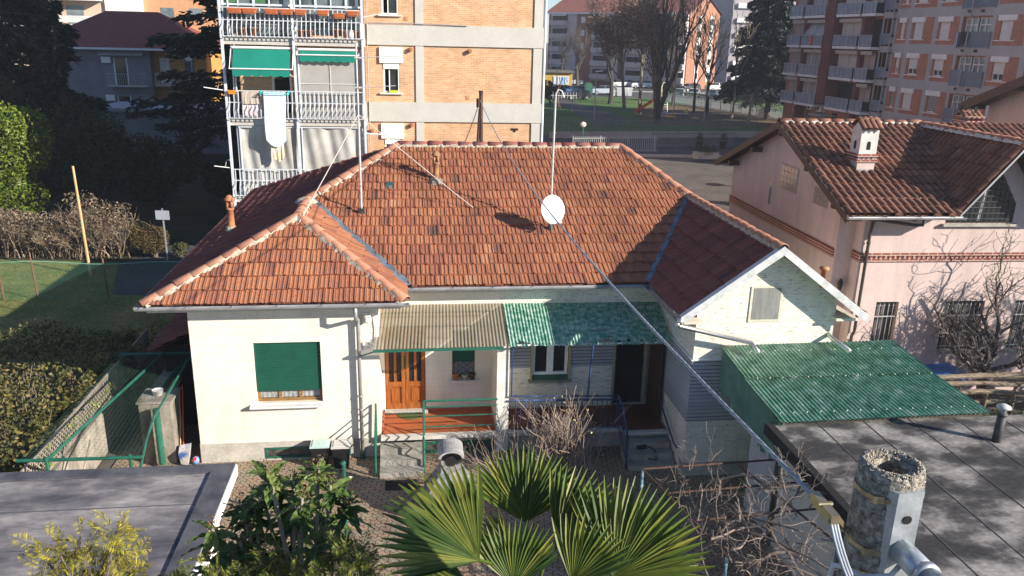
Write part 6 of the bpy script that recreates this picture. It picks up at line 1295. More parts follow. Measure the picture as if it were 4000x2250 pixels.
for i in range(72):
    b_ = -3.85 + i * .118
    for s, off in ((1, -.006), (-1, .006)):
        p_, q_ = (-2.32 + off, b_, 1.04 if s > 0 else 1.53), (-2.32 + off, min(4.4, b_ + .42), 1.53 if s > 0 else 1.04); m.bar(p_, q_, .008, .026)
m.build('slats', wz, lat)
m = M(HF); P = np.array([(-2.27, random.Random(i).uniform(-3.5, 3.8), random.Random(i + 99).uniform(1.0, 1.5)) for i in range(46)]); m.leaves(P, nrng.normal(size=(46, 3)), .09, .07, nrng); m.tube([(-2.27, -3.4, 1.0), (-2.26, -1, 1.3), (-2.27, 1.5, 1.2), (-2.27, 3.5, 1.45)], .008, 4); single(m, 'creeper', foliage('lime_creeper', (.20, .26, .05), (.34, .40, .10), (.50, .54, .22)), 'yellow green creeper leaves on the wooden lattice', 'climbing plant')
fol_hedge = foliage('mixed_hedge_leaf', (.035, .042, .014), (.115, .125, .032), (.30, .205, .075), trans=.25, scale=3)
def hedge(name, lab, fr, box, n, L, W, mtl, seed, twigs=True, lump=.18, tm=None):
    rn = np.random.default_rng(seed); rr = random.Random(seed); x0, x1, y0, y1, z1 = box; t_ = thing(name, lab, 'hedge', fr.w((x0 + x1) / 2, (y0 + y1) / 2, 0), fr.yaw); m = M(fr); P = []
    k = n // 3
    top = rn.uniform(0, 1, (k, 2)); P.append(np.c_[x0 + top[:, 0] * (x1 - x0), y0 + top[:, 1] * (y1 - y0), np.full(k, z1)])
    s = rn.uniform(0, 1, (k, 2)); P.append(np.c_[x0 + s[:, 0] * (x1 - x0), np.where(rn.uniform(size=k) < .75, y0, y1), s[:, 1] ** .7 * z1])
    s = rn.uniform(0, 1, (k, 2)); P.append(np.c_[np.where(rn.uniform(size=k) < .8, x1, x0), y0 + s[:, 0] * (y1 - y0), s[:, 1] ** .7 * z1])
    P = np.concatenate(P); ph = np.sin(P[:, 0] * 2.3 + 1) + np.sin(P[:, 1] * 2.9) + np.sin((P[:, 0] + P[:, 1]) * 1.3 + 2); c = np.array([(x0 + x1) / 2, (y0 + y1) / 2, z1 * .5]); d = P - c; d /= np.linalg.norm(d, axis=1)[:, None] + 1e-6; P = P + d * (ph[:, None] * lump * .5 - .08) + rn.normal(size=P.shape) * .07; P[:, 2] = np.maximum(P[:, 2], .02)
    m.leaves(P, d * .6 + rn.normal(size=P.shape), L, W, rn); m.build('foliage', mtl, t_)
    m = M(fr)
    for i in range(int(n / 60)):
        a, b = rr.uniform(x0 + .1, x1 - .1), rr.uniform(y0 + .1, y1 - .1); m.tube([(a, b, 0), (a + rr.gauss(0, .1), b + rr.gauss(0, .1), z1 * .5), (a + rr.gauss(0, .2), b + rr.gauss(0, .2), z1 * rr.uniform(.8, 1.12))], [.014, .009, .004], 4)
    m.build('stems', tm or twig, t_); return t_
hedge('mixed_hedge', 'broad green and brown leafy hedge beside the wooden lattice', HF, (-9.5, -2.75, -2.0, 4.6, 1.5), 30000, .105, .068, fol_hedge, 4, lump=.42)
m = M(HF); r = random.Random(44); P = np.array([(-2.0 + r.gauss(0, .35), 4.4 + r.gauss(0, .8), 1.2 + abs(r.gauss(0, .25))) for _ in range(700)]); m.leaves(P, nrng.normal(size=(700, 3)), .07, .04, nrng)
for i in range(40): grow(m, (-2.0 + r.gauss(0, .3), 4.2 + r.gauss(0, .8), .9), (r.gauss(0, .6), r.gauss(0, .6), 1), r.uniform(.4, .8), .006, 1, r, dict(seg=5, wig=.2, up=0, kids=[0, 3], ang=.6, len=.5, thin=.6, rmin=.003))
single(m, 'climbing_rose', foliage('autumn_rose_leaf', (.08, .05, .02), (.16, .12, .035), (.34, .17, .05)), 'tangled brownish climber at the back end of the lattice', 'climbing plant')
m = M(HF); rp = HF.z(425, 880, 1.9); m.leaves(np.array([rp]) + nrng.normal(size=(14, 3)) * [.12, .1, .14], nrng.normal(size=(14, 3)), .10, .08, nrng); m.tube([tuple(rp - (.1, 0, .9)), tuple(rp)], .005, 4); single(m, 'rose_shoot', mat('red_orange_leaves', (.55, .10, .03), (.75, .22, .03), tint=.8), 'shoot with red and orange leaves above the climber', 'plant')
# wire-netting cage of green pipes
nz = thing('netting_frame', 'green pipe frame covered with wire netting, left of the house', 'frame', HF.w(-1.4, -1.5, 0), YAW)
bars = [((-2.25, -3.08, 1.9), (-.12, -3.12, 1.9)), ((-2.15, 1.85, 1.9), (-.45, 1.85, 1.9)), ((-1.75, -3.1, 1.9), (-1.15, 1.85, 1.9))]
m = M(HF)
for p_, q_ in bars: m.tube([p_, q_], .032, 7)
for q_ in ((-1.75, -3.1), (-.35, -3.1), (-2.12, 1.85)): m.tube([(q_[0], q_[1], 0), (q_[0], q_[1], 1.95)], .032, 7)
m.tube([(-.22, -3.1, 1.6), (-.26, -2.5, 1.88), (-.34, -1.7, 1.98), (-.38, 0, 2.0), (-.42, 1.5, 2.0)], .026, 7); m.tube([(-.95, .4, 1.50), (-.62, 2.6, 1.75)], .05, 8); m.tube([(-.80, -.15, .1), (-.80, -.15, 1.42)], .07, 10)
m.build('pipes', green_paint, nz)
m = M(HF)
for i in range(86): t = i / 85; b_ = -3.1 + 4.95 * t; m.tube([(-2.2 + .08 * t, b_, 1.9), (-1.4, b_, 1.87), (-.2 - .22 * t, b_, 1.92)], .0022, 3, cap=False)
for i in range(24): t = i / 23; m.tube([(-2.2 + 2.05 * t, -3.1, 1.9 - .03 * math.sin(math.pi * t)), (-2.12 + 1.68 * t, 1.85, 1.9 - .03 * math.sin(math.pi * t))], .0022, 3, cap=False)
m.build('netting', mat('dark_netting', (.02, .05, .035), (.04, .08, .06)), nz)
m = M(HF); pp = (-.90, .40, 1.503); m.lathe(pp, [(.10, 0), (.115, .12), (.12, .12), (.105, .11)], 16); single(m, 'white_pot', plastic_white, 'white pot standing on the concrete pillar', 'pot', None, True)
m = M(HF); m.tube([(-.42, .1, .02), (-.52, .9, 1.5)], .014, 6); single(m, 'broom_handle', mat('red_orange_plastic', (.55, .08, .03), (.62, .14, .05)), 'red handled broom leaning on the concrete pillar', 'broom')
m = M(HF); m.tube([(-.5, .15, .02), (-.56, .8, 1.45)], .013, 6); single(m, 'mop_handle', mat('pale_wood_handle', (.5, .36, .2), (.58, .44, .26)), 'pale wooden handle beside the red broom', 'mop')
m = M(HF); m.add([(-.45, -.15, .3), (-.2, -.2, .35), (-.22, .1, .45), (-.48, .1, .4), (-.42, -.12, .05), (-.26, -.16, .05), (-.28, .06, .05), (-.44, .06, .05)], [(0, 1, 2, 3), (4, 7, 6, 5), (0, 4, 5, 1), (1, 5, 6, 2), (2, 6, 7, 3), (3, 7, 4, 0)]); single(m, 'plastic_sack', mat('blue_white_sack', (.10, .2, .5), ramp=[(.42, (.08, .16, .45)), (.5, (.62, .60, .56))], scale=3, rough=.5), 'blue and white sack at the foot of the concrete pillar', 'sack')
m = M(HF); m.lathe((-.12, -.05, .02), [(.05, 0), (.08, .06), (.06, .14), (.02, .17)], 10); single(m, 'toy_ball', mat('red_blue_toy', (.6, .03, .04), ramp=[(.45, (.62, .03, .04)), (.52, (.10, .35, .75))], scale=5, rough=.4), 'red and blue toy on the paving by the sack', 'toy', None, True)
m = M(HF); m.tube([(-1.7, -2.9, .1), (-1.62, -1.9, 1.2), (-1.6, -1.6, 1.5)], .02, 6); single(m, 'leaning_stick', bark_pale, 'pale peeled stick leaning in the netting cage', 'stick')
m = M(HF); m.tube([(-.06, .6, .0), (-.05, .45, 1.2), (-.04, .3, 2.6)], .03, 6); m.tube([(-.35, .9, 0), (-.06, .7, 1.3)], .02, 5); single(m, 'timber_poles', mat('dark_timber', (.05, .04, .03)), 'dark timber poles leaning on the shaded left flank of the house', 'pole')
shd = thing('tiled_shed', 'low dark red tiled shed roof against the left flank of the cream house', 'shed', HF.w(-.6, 3, 0), YAW)
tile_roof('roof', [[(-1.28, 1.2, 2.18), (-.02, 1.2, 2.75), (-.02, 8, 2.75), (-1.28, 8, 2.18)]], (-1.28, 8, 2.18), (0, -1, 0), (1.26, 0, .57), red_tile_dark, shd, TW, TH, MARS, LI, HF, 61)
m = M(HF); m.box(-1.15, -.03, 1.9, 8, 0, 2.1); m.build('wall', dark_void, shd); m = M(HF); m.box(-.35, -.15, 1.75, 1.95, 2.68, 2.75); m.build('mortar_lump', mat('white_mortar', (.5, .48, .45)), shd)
# mesh fence, pole, sign, hedges on the lawn
ms = thing('mesh_fence', 'green wire mesh fence with rusty posts along the lawn', 'fence', (-15, 27, 0), 0)
FL = Frame(-18.6, 26.42, math.atan2(27.05 - 26.42, 18.6 - 11.3))
meshm = bpy.data.materials.new('chain_link'); meshm.use_nodes = True; n_ = meshm.node_tree.nodes; L_ = meshm.node_tree.links; b_ = n_["Principled BSDF"]; b_.inputs['Base Color'].default_value = (.07, .26, .17, 1); b_.inputs['Roughness'].default_value = .6
tc = n_.new('ShaderNodeTexCoord'); sp = n_.new('ShaderNodeSeparateXYZ'); L_.new(tc.outputs['Object'], sp.inputs[0]); acc = None
for sg in (1, -1):
    ma = n_.new('ShaderNodeMath'); ma.operation = 'MULTIPLY_ADD'; ma.inputs[1].default_value = sg; L_.new(sp.outputs[2], ma.inputs[0]); L_.new(sp.outputs[0], ma.inputs[2]); pp_ = n_.new('ShaderNodeMath'); pp_.operation = 'PINGPONG'; pp_.inputs[1].default_value = .035; L_.new(ma.outputs[0], pp_.inputs[0]); lt_ = n_.new('ShaderNodeMath'); lt_.operation = 'LESS_THAN'; lt_.inputs[1].default_value = .0024; L_.new(pp_.outputs[0], lt_.inputs[0])
    if acc is None: acc = lt_.outputs[0]
    else: mx = n_.new('ShaderNodeMath'); mx.operation = 'MAXIMUM'; L_.new(acc, mx.inputs[0]); L_.new(lt_.outputs[0], mx.inputs[1]); acc = mx.outputs[0]
tr = n_.new('ShaderNodeBsdfTransparent'); mx = n_.new('ShaderNodeMixShader'); L_.new(acc, mx.inputs[0]); L_.new(tr.outputs[0], mx.inputs[1]); L_.new(b_.outputs[0], mx.inputs[2]); L_.new(mx.outputs[0], n_['Material Output'].inputs[0])
m = M(FL); m.grid(lambda u_, v_: (-8 + 15.6 * u_, .03 * math.sin(u_ * 30), 1.35 * v_ + .05 * math.sin(u_ * 22) * v_), 60, 2); m.build('mesh', meshm, ms)
m = M(FL); m.tube([(-8 + i * .52, 0, 1.35 + .05 * math.sin(i / 30 * 22)) for i in range(31)], .012, 4); m.build('top_wire', mat('pale_green_wire', (.16, .40, .28), (.2, .45, .32)), ms)
for x in (-5, -2.2, .8, 1.95, 4.35, 7.3): m = M(FL); m.tube([(x, .05, 0), (x - .05, .05, 1.5)], .032, 6); m.build('post', mat('rusty_post', (.14, .055, .03), (.25, .10, .06)), ms)
p0_ = atz(228, 693, 0); p1_ = aty(183, 418, 29.4); m = M(); m.tube([tuple(p0_), tuple(p1_)], [.055, .04], 7); single(m, 'wooden_pole', mat('pale_pole_wood', (.48, .30, .14), (.62, .42, .22), scale=4, stretch=(1, 1, .3)), 'tall pale wooden pole leaning on the lawn', 'pole')
sg = thing('sign_board', 'plain grey board on a metal post at the edge of the garden', 'sign', (-14.4, 31.98, 0), 0); m = M(); m.bar((-14.34, 31.98, 0), (-14.34, 31.98, 2.2), .05, .05); m.build('post', galv, sg); m = M(); m.box(-14.62, -14.06, 31.93, 31.955, 1.74, 2.12); m.build('board', mat('grey_board_back', (.30, .34, .38), (.38, .42, .46)), sg)
dry = mat('dry_hedge', (.13, .09, .055), ramp=[(.25, (.07, .05, .032)), (.55, (.20, .145, .095)), (.85, (.36, .28, .20))], tint=.6, rough=.95, scale=2)
G0 = Frame(0, 31.75, rad(-1.0))
def twighedge(name, lab, box, n, hh, seed, mtl, leafn=0, lm=None):
    r = random.Random(seed); x0, x1, y0, y1 = box; t_ = thing(name, lab, 'hedge', ((x0 + x1) / 2, (y0 + y1) / 2 + 31.75, 0), 0); m = M()
    for i in range(n):
        a, b = r.uniform(x0, x1), 31.75 + r.uniform(y0, y1); h = hh(a) * r.uniform(.75, 1.0); grow(m, (a, b, 0), (r.gauss(0, .25), r.gauss(0, .25), 1), h * .72, .02, 2, r, dict(seg=4, wig=.16, up=.08, kids=[0, 3, 5], ang=.55, len=.45, thin=.55, rmin=.007))
    m.build('stems', mtl, t_)
    if leafn:
        rn = np.random.default_rng(seed); P = np.c_[rn.uniform(x0, x1, leafn), 31.75 + rn.uniform(y0, y1, leafn), np.zeros(leafn)]; P[:, 2] = np.array([hh(a) for a in P[:, 0]]) * rn.uniform(.25, 1.05, leafn); m = M(); m.leaves(P, rn.normal(size=(leafn, 3)), .10, .06, rn); m.build('dry_leaves', lm or mtl, t_)
twighedge('dry_hedge', 'long leafless pale brown hedge behind the lawn', (-30, -16.9, 0, 1.2), 560, lambda a: 1.72 + .06 * math.sin(a * 1.7), 5, dry, 16000)
twighedge('dry_shrub', 'taller leafless brown shrub at the right end of the dry hedge', (-18.3, -16.0, .1, 1.2), 70, lambda a: 2.35 + .25 * math.sin(a * 2), 6, dry, 1800)
def leafball(name, lab, cat, cx, cy, rx, ry, h, n, L, W, mtl, seed, z0=0.0, lobes=7, tr=.08, grp=None, hull=.75):
    rn = np.random.default_rng(seed); rr = random.Random(seed); t_ = thing(name, lab, cat, (cx, cy, 0), 0, grp); C_ = [(0, 0, .5, .62)] + [(rr.uniform(-.55, .55), rr.uniform(-.55, .55), rr.uniform(.25, .82), rr.uniform(.28, .46)) for _ in range(lobes)]; P = []; N = []
    for (a, b, c, s) in C_:
        k = int(n * s * s / sum(q[3] ** 2 for q in C_)); d = rn.normal(size=(k, 3)); d /= np.linalg.norm(d, axis=1)[:, None]; q = np.array([a, b, c * 2 - 1]) + d * s * rn.uniform(hull, 1.08, (k, 1)); P.append(q); N.append(d)
    P = np.concatenate(P); N = np.concatenate(N); P = P * [rx, ry, h / 2] + [cx, cy, h / 2 + z0]; P[:, 2] = np.maximum(P[:, 2], .03); m = M(); m.leaves(P, N * .5 + rn.normal(size=P.shape), L, W, rn); m.build('foliage', mtl, t_)
    m = M()
    for i in range(8): q = P[rr.randrange(len(P))]; m.tube([(cx + rr.gauss(0, .05), cy + rr.gauss(0, .05), 0), (cx + (q[0] - cx) * .4, cy + (q[1] - cy) * .4, q[2] * .5), tuple(q)], [tr, tr * .6, tr * .2], 5)
    m.build('branches', bark, t_); return t_
leafball('round_shrub', 'rounded brown green clipped shrub at the corner of the lawn', 'shrub', -15.1, 32.5, 1.05, .9, 1.6, 6000, .07, .045, foliage('brown_shrub_leaf', (.05, .035, .015), (.13, .095, .035), (.24, .17, .07)), 9)
leafball('small_shrub', 'small green shrub at the foot of the sign post', 'shrub', -14.0, 32.4, .42, .4, .8, 1200, .06, .045, foliage('small_shrub_leaf', (.04, .05, .018), (.10, .11, .04), (.2, .19, .08)), 10)
laurel = foliage('laurel_leaf', (.05, .09, .010), (.12, .18, .018), (.27, .32, .05), trans=.25, scale=1.2, rough=.4)
leafball('laurel_bush', 'bright green laurel bush at the left edge behind the dry hedge', 'bush', -24.2, 36.2, 2.7, 2.2, 6.0, 17000, .20, .10, laurel, 11, lobes=14)
dkl = foliage('dark_laurel_leaf', (.012, .03, .008), (.035, .06, .015), (.07, .10, .03), trans=.15)
for i, (x, y, rx, h, lb) in enumerate(((-22.0, 41.5, 2.6, 5.8, 'dark evergreen bush right beside the bright laurel'), (-19.0, 43.0, 2.2, 4.2, 'dark evergreen bush second from the laurel'), (-28.5, 46.5, 3.2, 7.0, 'dark evergreen bush behind the bright laurel'), (-15.8, 43.0, 1.8, 3.0, 'low dark bush left of the balconies'))): leafball('evergreen_bush', lb, 'bush', x, y, rx, rx * .8, h, 6500, .18, .10, dkl, 70 + i, lobes=9, grp='dark evergreen bushes in the shaded garden')
# ================================================================ BACKGROUND
def conifer(name, lab, x, y, h, rad_, n_br, mtl, seed, z_low=.12, droop=.25, dens=1.0, L=.5, W=.16, grp=None, shape=1.0, kpb=90):
    rn = np.random.default_rng(seed); rr = random.Random(seed); t_ = thing(name, lab, 'tree', (x, y, 0), 0, grp); m = M(); m.tube([(x, y, 0), (x, y, h * .5), (x, y, h * .98)], [rad_ * .07, rad_ * .045, .03], 8); PP = []; NN = []
    for i in range(n_br):
        u_ = (i + rr.random()) / n_br; z = h * (z_low + (1 - z_low) * u_ ** 1.05); R_ = rad_ * (1 - u_) ** (.75 * shape) * rr.uniform(.65, 1.15) + .25; an = rr.uniform(0, 6.283); d = np.array([math.cos(an), math.sin(an), 0]); pts = []
        for k_ in range(5): t = k_ / 4; pts.append((x + d[0] * R_ * t, y + d[1] * R_ * t, z + R_ * (.12 * t - droop * t * t)))
        m.tube(pts, [.05 + .03 * R_ * (1 - k_ / 4) * .3 for k_ in range(5)], 4, cap=False)
        k = int(kpb * dens * (R_ / rad_) + 14); t = rn.uniform(.12, 1.05, k) ** .75; w_ = (rn.uniform(-1, 1, k)) * R_ * .30 * (1.1 - t * .7); sd = np.array([-d[1], d[0], 0]); P = np.array([x, y, z]) + d * (R_ * t)[:, None] + sd * w_[:, None]; P[:, 2] += R_ * (.12 * t - droop * t * t) - np.abs(w_) * .3 + rn.normal(size=k) * .12; PP.append(P); NN.append(d + sd * np.sign(w_)[:, None] * .6 + np.array([0, 0, -.35]) + rn.normal(size=(k, 3)) * .35)
    ml = M(); ml.leaves(np.concatenate(PP), np.concatenate(NN), L, W, rn, bend=.2); m.build('trunk', bark, t_); ml.build('crown', mtl, t_); return t_
cedar = foliage('cedar_needles', (.008, .016, .010), (.020, .034, .018), (.045, .062, .030), trans=.1, scale=.8)
conifer('cedar_tree', 'big dark cedar filling the upper left corner', -31.5, 50.5, 17, 6.0, 150, cedar, 1, .05, .25, 1.3, .6, .17, 'dark cedars at upper left', kpb=170)
conifer('cedar_tree', 'dark open cedar just left of the balconies', -16.8, 48.5, 19, 5.2, 75, cedar, 2, .18, .12, 1.1, .55, .17, 'dark cedars at upper left', 1.0, kpb=150)
conifer('cedar_tree', 'smaller dark cedar between the two big ones, in front of the grey villa', -25.5, 46.0, 10.5, 3.2, 80, cedar, 3, .05, .25, 1.2, .5, .16, 'dark cedars at upper left', kpb=130)
r = random.Random(77); m = M(); grow(m, (-20.5, 50, 0), (0, 0, 1), 3.0, .22, 3, r, dict(seg=6, wig=.12, up=.06, kids=[0, 5, 5, 6], ang=.7, len=.62, thin=.6, rmin=.02)); single(m, 'bare_tree', mat('black_bark', (.02, .017, .016), (.045, .04, .036)), 'black leafless pruned tree in the shade before the grey villa', 'tree')
# grey villa with red hipped roof, and the blocks behind it
VF = Frame(-41.0, 71.0, rad(9)); vil = thing('grey_villa', 'grey villa with red hipped roof and balconies, behind the dark cedars', 'house', VF.o, VF.yaw)
gm = mat('grey_violet_render', (.20, .185, .20), (.27, .25, .265), scale=1.0)
m = M(VF); m.box(0, 9.0, 0, 9, 0, 7.4); m.build('wall', gm, vil); m = M(VF); m.box(9.003, 13.5, 1.2, 9, 0, 7.4); m.build('wall', mat('ochre_render', (.46, .25, .07), (.54, .31, .10)), vil, label='ochre part of the wall')
m = M(VF); V = [(-1, -1, 7.5), (14.5, -1, 7.5), (14.5, 10, 7.5), (-1, 10, 7.5), (4.5, 4.5, 10.6), (9, 4.5, 10.6)]; m.add(V, [(0, 1, 5, 4), (1, 2, 5), (2, 3, 4, 5), (3, 0, 4), (3, 2, 1, 0)]); m.build('roof', mat('dull_red_tiles', (.20, .06, .045), (.29, .09, .065), scale=2, stretch=(1, 1, 6)), vil)
m = M(VF); m.box(-1.02, 14.52, -1.03, -1.001, 7.36, 7.53); m.build('gutter', white_paint, vil)
for z in (1.2, 4.4):
    m = M(VF); m.box(5.6, 8.8, -1.1, -.003, z - .12, z); bl = m.build('balcony', MT['pale_slab'], vil)
    m = M(VF); m.tube([(5.6, -1.08, z + 1), (8.8, -1.08, z + 1)], .025, 4); [m.bar((5.65 + i * .16, -1.08, z), (5.65 + i * .16, -1.08, z + 1), .02, .02) for i in range(20)]; m.build('railing', galv, bl)
    m = M(VF); m.box(6.1, 7.0, -.03, -.003, z, z + 2.2); w_ = m.build('window', dark_glass, vil); m = M(VF); m.box(5.98, 6.09, -.05, -.003, z, z + 2.3); m.box(7.01, 7.12, -.05, -.003, z, z + 2.3); m.build('frame', white_paint, w_)
    m = M(VF); m.box(5.1, 5.85, -.32, -.003, z + 1.85, z + 2.35); ac = m.build('air_conditioner', plastic_white, vil)
m = M(VF); m.box(9.2, 13.4, .2, 1.197, 4.3, 4.42); bl = m.build('balcony', MT['pale_slab'], vil, label='white railed balcony of the ochre part'); m = M(VF); m.tube([(9.2, .2, 5.4), (13.4, .2, 5.4)], .03, 4); [m.bar((9.25 + i * .16, .2, 4.4), (9.25 + i * .16, .2, 5.4), .03, .03) for i in range(27)]; m.build('railing', white_paint, bl)
for x in (9.5, 11.6): m = M(VF); m.box(x, x + .8, 1.17, 1.197, 4.5, 6.7); m.build('window', MT['pale_glass'], vil) if x > 10 else m.build('shutter', white_paint, vil)
m = M(VF); m.grid(lambda u_, v_: (5.0 + 3.6 * u_, -.05 - .7 * v_, 7.25 - .35 * v_), 8, 2); m.build('awning', mat('striped_awning', (.5, .5, .48)), vil)
dd = thing('satellite_dish', 'small white satellite dish on the ochre balcony, far left', 'satellite dish', VF.w(12.4, .2, 5.4), VF.yaw); m = M(VF); m.tube([(12.4, .2, 5.3), (12.4, .2, 7.0)], .03, 5); m.build('pole', galv, dd); m = M(VF); m.tube([(12.25, .1, 6.9), (12.25, .02, 6.92)], [.42, .38], 16); m.build('dish', plastic_white, dd)
m = M(VF); m.box(2.5, 9.5, -6, -2.2, 0, 2.5); m.build('garage', mat('dark_grey_garage', (.10, .10, .12), (.15, .15, .17)), vil)
LB = Frame(-38.5, 60.0, rad(8)); lb_ = thing('long_low_building', 'long low whitish shed behind the black leafless tree', 'shed', LB.w(16, 0, 0), LB.yaw); m = M(LB); m.box(7.5, 24, 0, 5, 0, 3.2); m.build('wall', mat('cold_white_wall', (.30, .30, .33), (.38, .38, .41)), lb_); m = M(LB); m.box(7, 24.5, -.6, 5.5, 3.2, 3.45); m.build('roof', mat('pale_metal_roof', (.36, .38, .41), (.46, .48, .5)), lb_)
# sunlit tall block and orange block at upper left
TB = Frame(-60.0, 104.0, rad(8)); tb_ = thing('tall_white_block', 'tall sunlit white and beige block with balconies at the top left', 'apartment block', TB.o, TB.yaw)
m = M(TB); m.box(8.7, 13.0, -.4, 14, 0, 24); m.build('wall', mat('bright_white_render', (.74, .70, .64), (.80, .77, .71)), tb_); m = M(TB); m.box(-30, 8.697, 0, 14, 0, 24); m.build('wall', mat('beige_render', (.55, .42, .31), (.62, .48, .36)), tb_, label='beige balcony part of the block'); m = M(TB); m.box(13.003, 25, .5, 14, 0, 24); m.build('wall', mat('salmon_render', (.56, .28, .14), (.62, .33, .18)), tb_, label='salmon coloured part of the block')
for z in (6.2, 9.4, 12.6):
    m = M(TB); m.box(-14, 8.4, -1.5, -.003, z - .35, z); bl = m.build('balcony', white_paint, tb_); m = M(TB); m.box(-14, 8.4, -1.52, -1.46, z + .25, z + 1.05); m.build('parapet', mat('pale_balcony_glass', (.55, .56, .54), (.66, .67, .65)), bl)
    for x in (-12, -8, -4, 0, 4): m = M(TB); m.box(x, x + 2.0, -.03, -.003, z + .1, z + 2.3); m.build('window', pale_glass, tb_)
    for x in (15, 18.5, 22): m = M(TB); m.box(x, x + 1.6, .47, .497, z + .9, z + 2.3); m.build('window', pale_glass, tb_)
m = M(TB); m.grid(lambda u_, v_: (0 + 3.6 * u_, -1.56, 13.4 - 3.0 * v_), 8, 2); m.build('curtain_awning', mat('striped_canvas', (.5, .3, .18), ramp=[(.48, (.62, .50, .36)), (.52, (.42, .2, .1))], scale=6, stretch=(3, 1, .01)), tb_)
OB = Frame(-27.5, 83.0, rad(7)); ob = thing('orange_block', 'orange apartment block glimpsed behind the open cedar', 'apartment block', OB.o, OB.yaw); m = M(OB); m.box(0, 20, 0, 10, 0, 19); m.build('wall', mat('terracotta_render', (.44, .17, .085), (.50, .21, .11)), ob)
for z in (4.2, 7.3, 10.4):
    for x in (2, 6, 10, 14): m = M(OB); m.box(x, x + 2.4, -1.0, -.003, z - .3, z + .75); m.build('balcony', white_paint, ob); m = M(OB); m.box(x + .3, x + 2.0, -.03, -.003, z + .8, z + 2.2); m.build('window', pale_glass, ob)
# ---- right apartment block with balconies
RF = Frame(34.76, 77.46, rad(-80.5)); ra = thing('brick_apartment', 'long red brick apartment block with grey bands and white shutters, upper right', 'apartment block', RF.o, RF.yaw)
rbrick = brick_mat('red_brick', (.37, .135, .085), (.45, .18, .11), (.34, .22, .17), .25, .075, mortar=.010, noise=.2, bump=.15); grey_c = mat('grey_concrete_frame', (.36, .35, .355), (.42, .41, .415), scale=.6, fine=.05)
NF = 6; fl = [2.55 + 3.03 * i for i in range(-1, NF)]
cols = [(.55, 1.12, .42, 1.38), (2.45, 3.75, 2.2, 4.0), (5.92, 7.2, 5.7, 7.6), (12.95, 14.2, 12.7, 14.6), (19.2, 20.5, 19.0, 20.8)]
m = M(RF); holes = [(c[0], c[1], f + 1.22, f + 2.62) for f in fl for c in cols] + [(8.7, 12.0, f + .85, f + 2.95) for f in fl]
m.wall(0, 26, -.6, 20.5, [h for h in holes if h[2] > -.5], 0, .3); m.quad((26, 0, 0), (26, 12, 0), (26, 12, 20.5), (26, 0, 20.5)); m.build('wall', rbrick, ra)
m = M(RF)
for f in fl[1:] + [fl[-1] + 3.03]: m.box(-.25, 26.03, -.05, .3, f, f + .80)
for x0, x1 in ((-.25, .0), (1.57, 2.18), (5.17, 5.74), (8.35, 8.68), (12.02, 12.45), (15.6, 16.2), (22, 22.6)):
    for f in fl: m.box(x0, x1, -.04, .3, max(-.5, f + .80), f + 3.03)
m.box(-.25, 26.05, -.06, .3, -.5, .45 + .6); m.build('concrete_frame', grey_c, ra)
m = M(RF); m.quad((-20, .32, -.5), (26, .32, -.5), (26, .32, 20.5), (-20, .32, 20.5)); m.build('interior', dark_void, ra)
m = M(RF); m.box(-20.5, 26.5, -1.2, 12, 20.5, 20.9); m.build('roof', grey_c, ra)
rs = random.Random(15); shut_w = mat('white_roller_shutter', (.60, .60, .60), (.70, .70, .69), rough=.5)
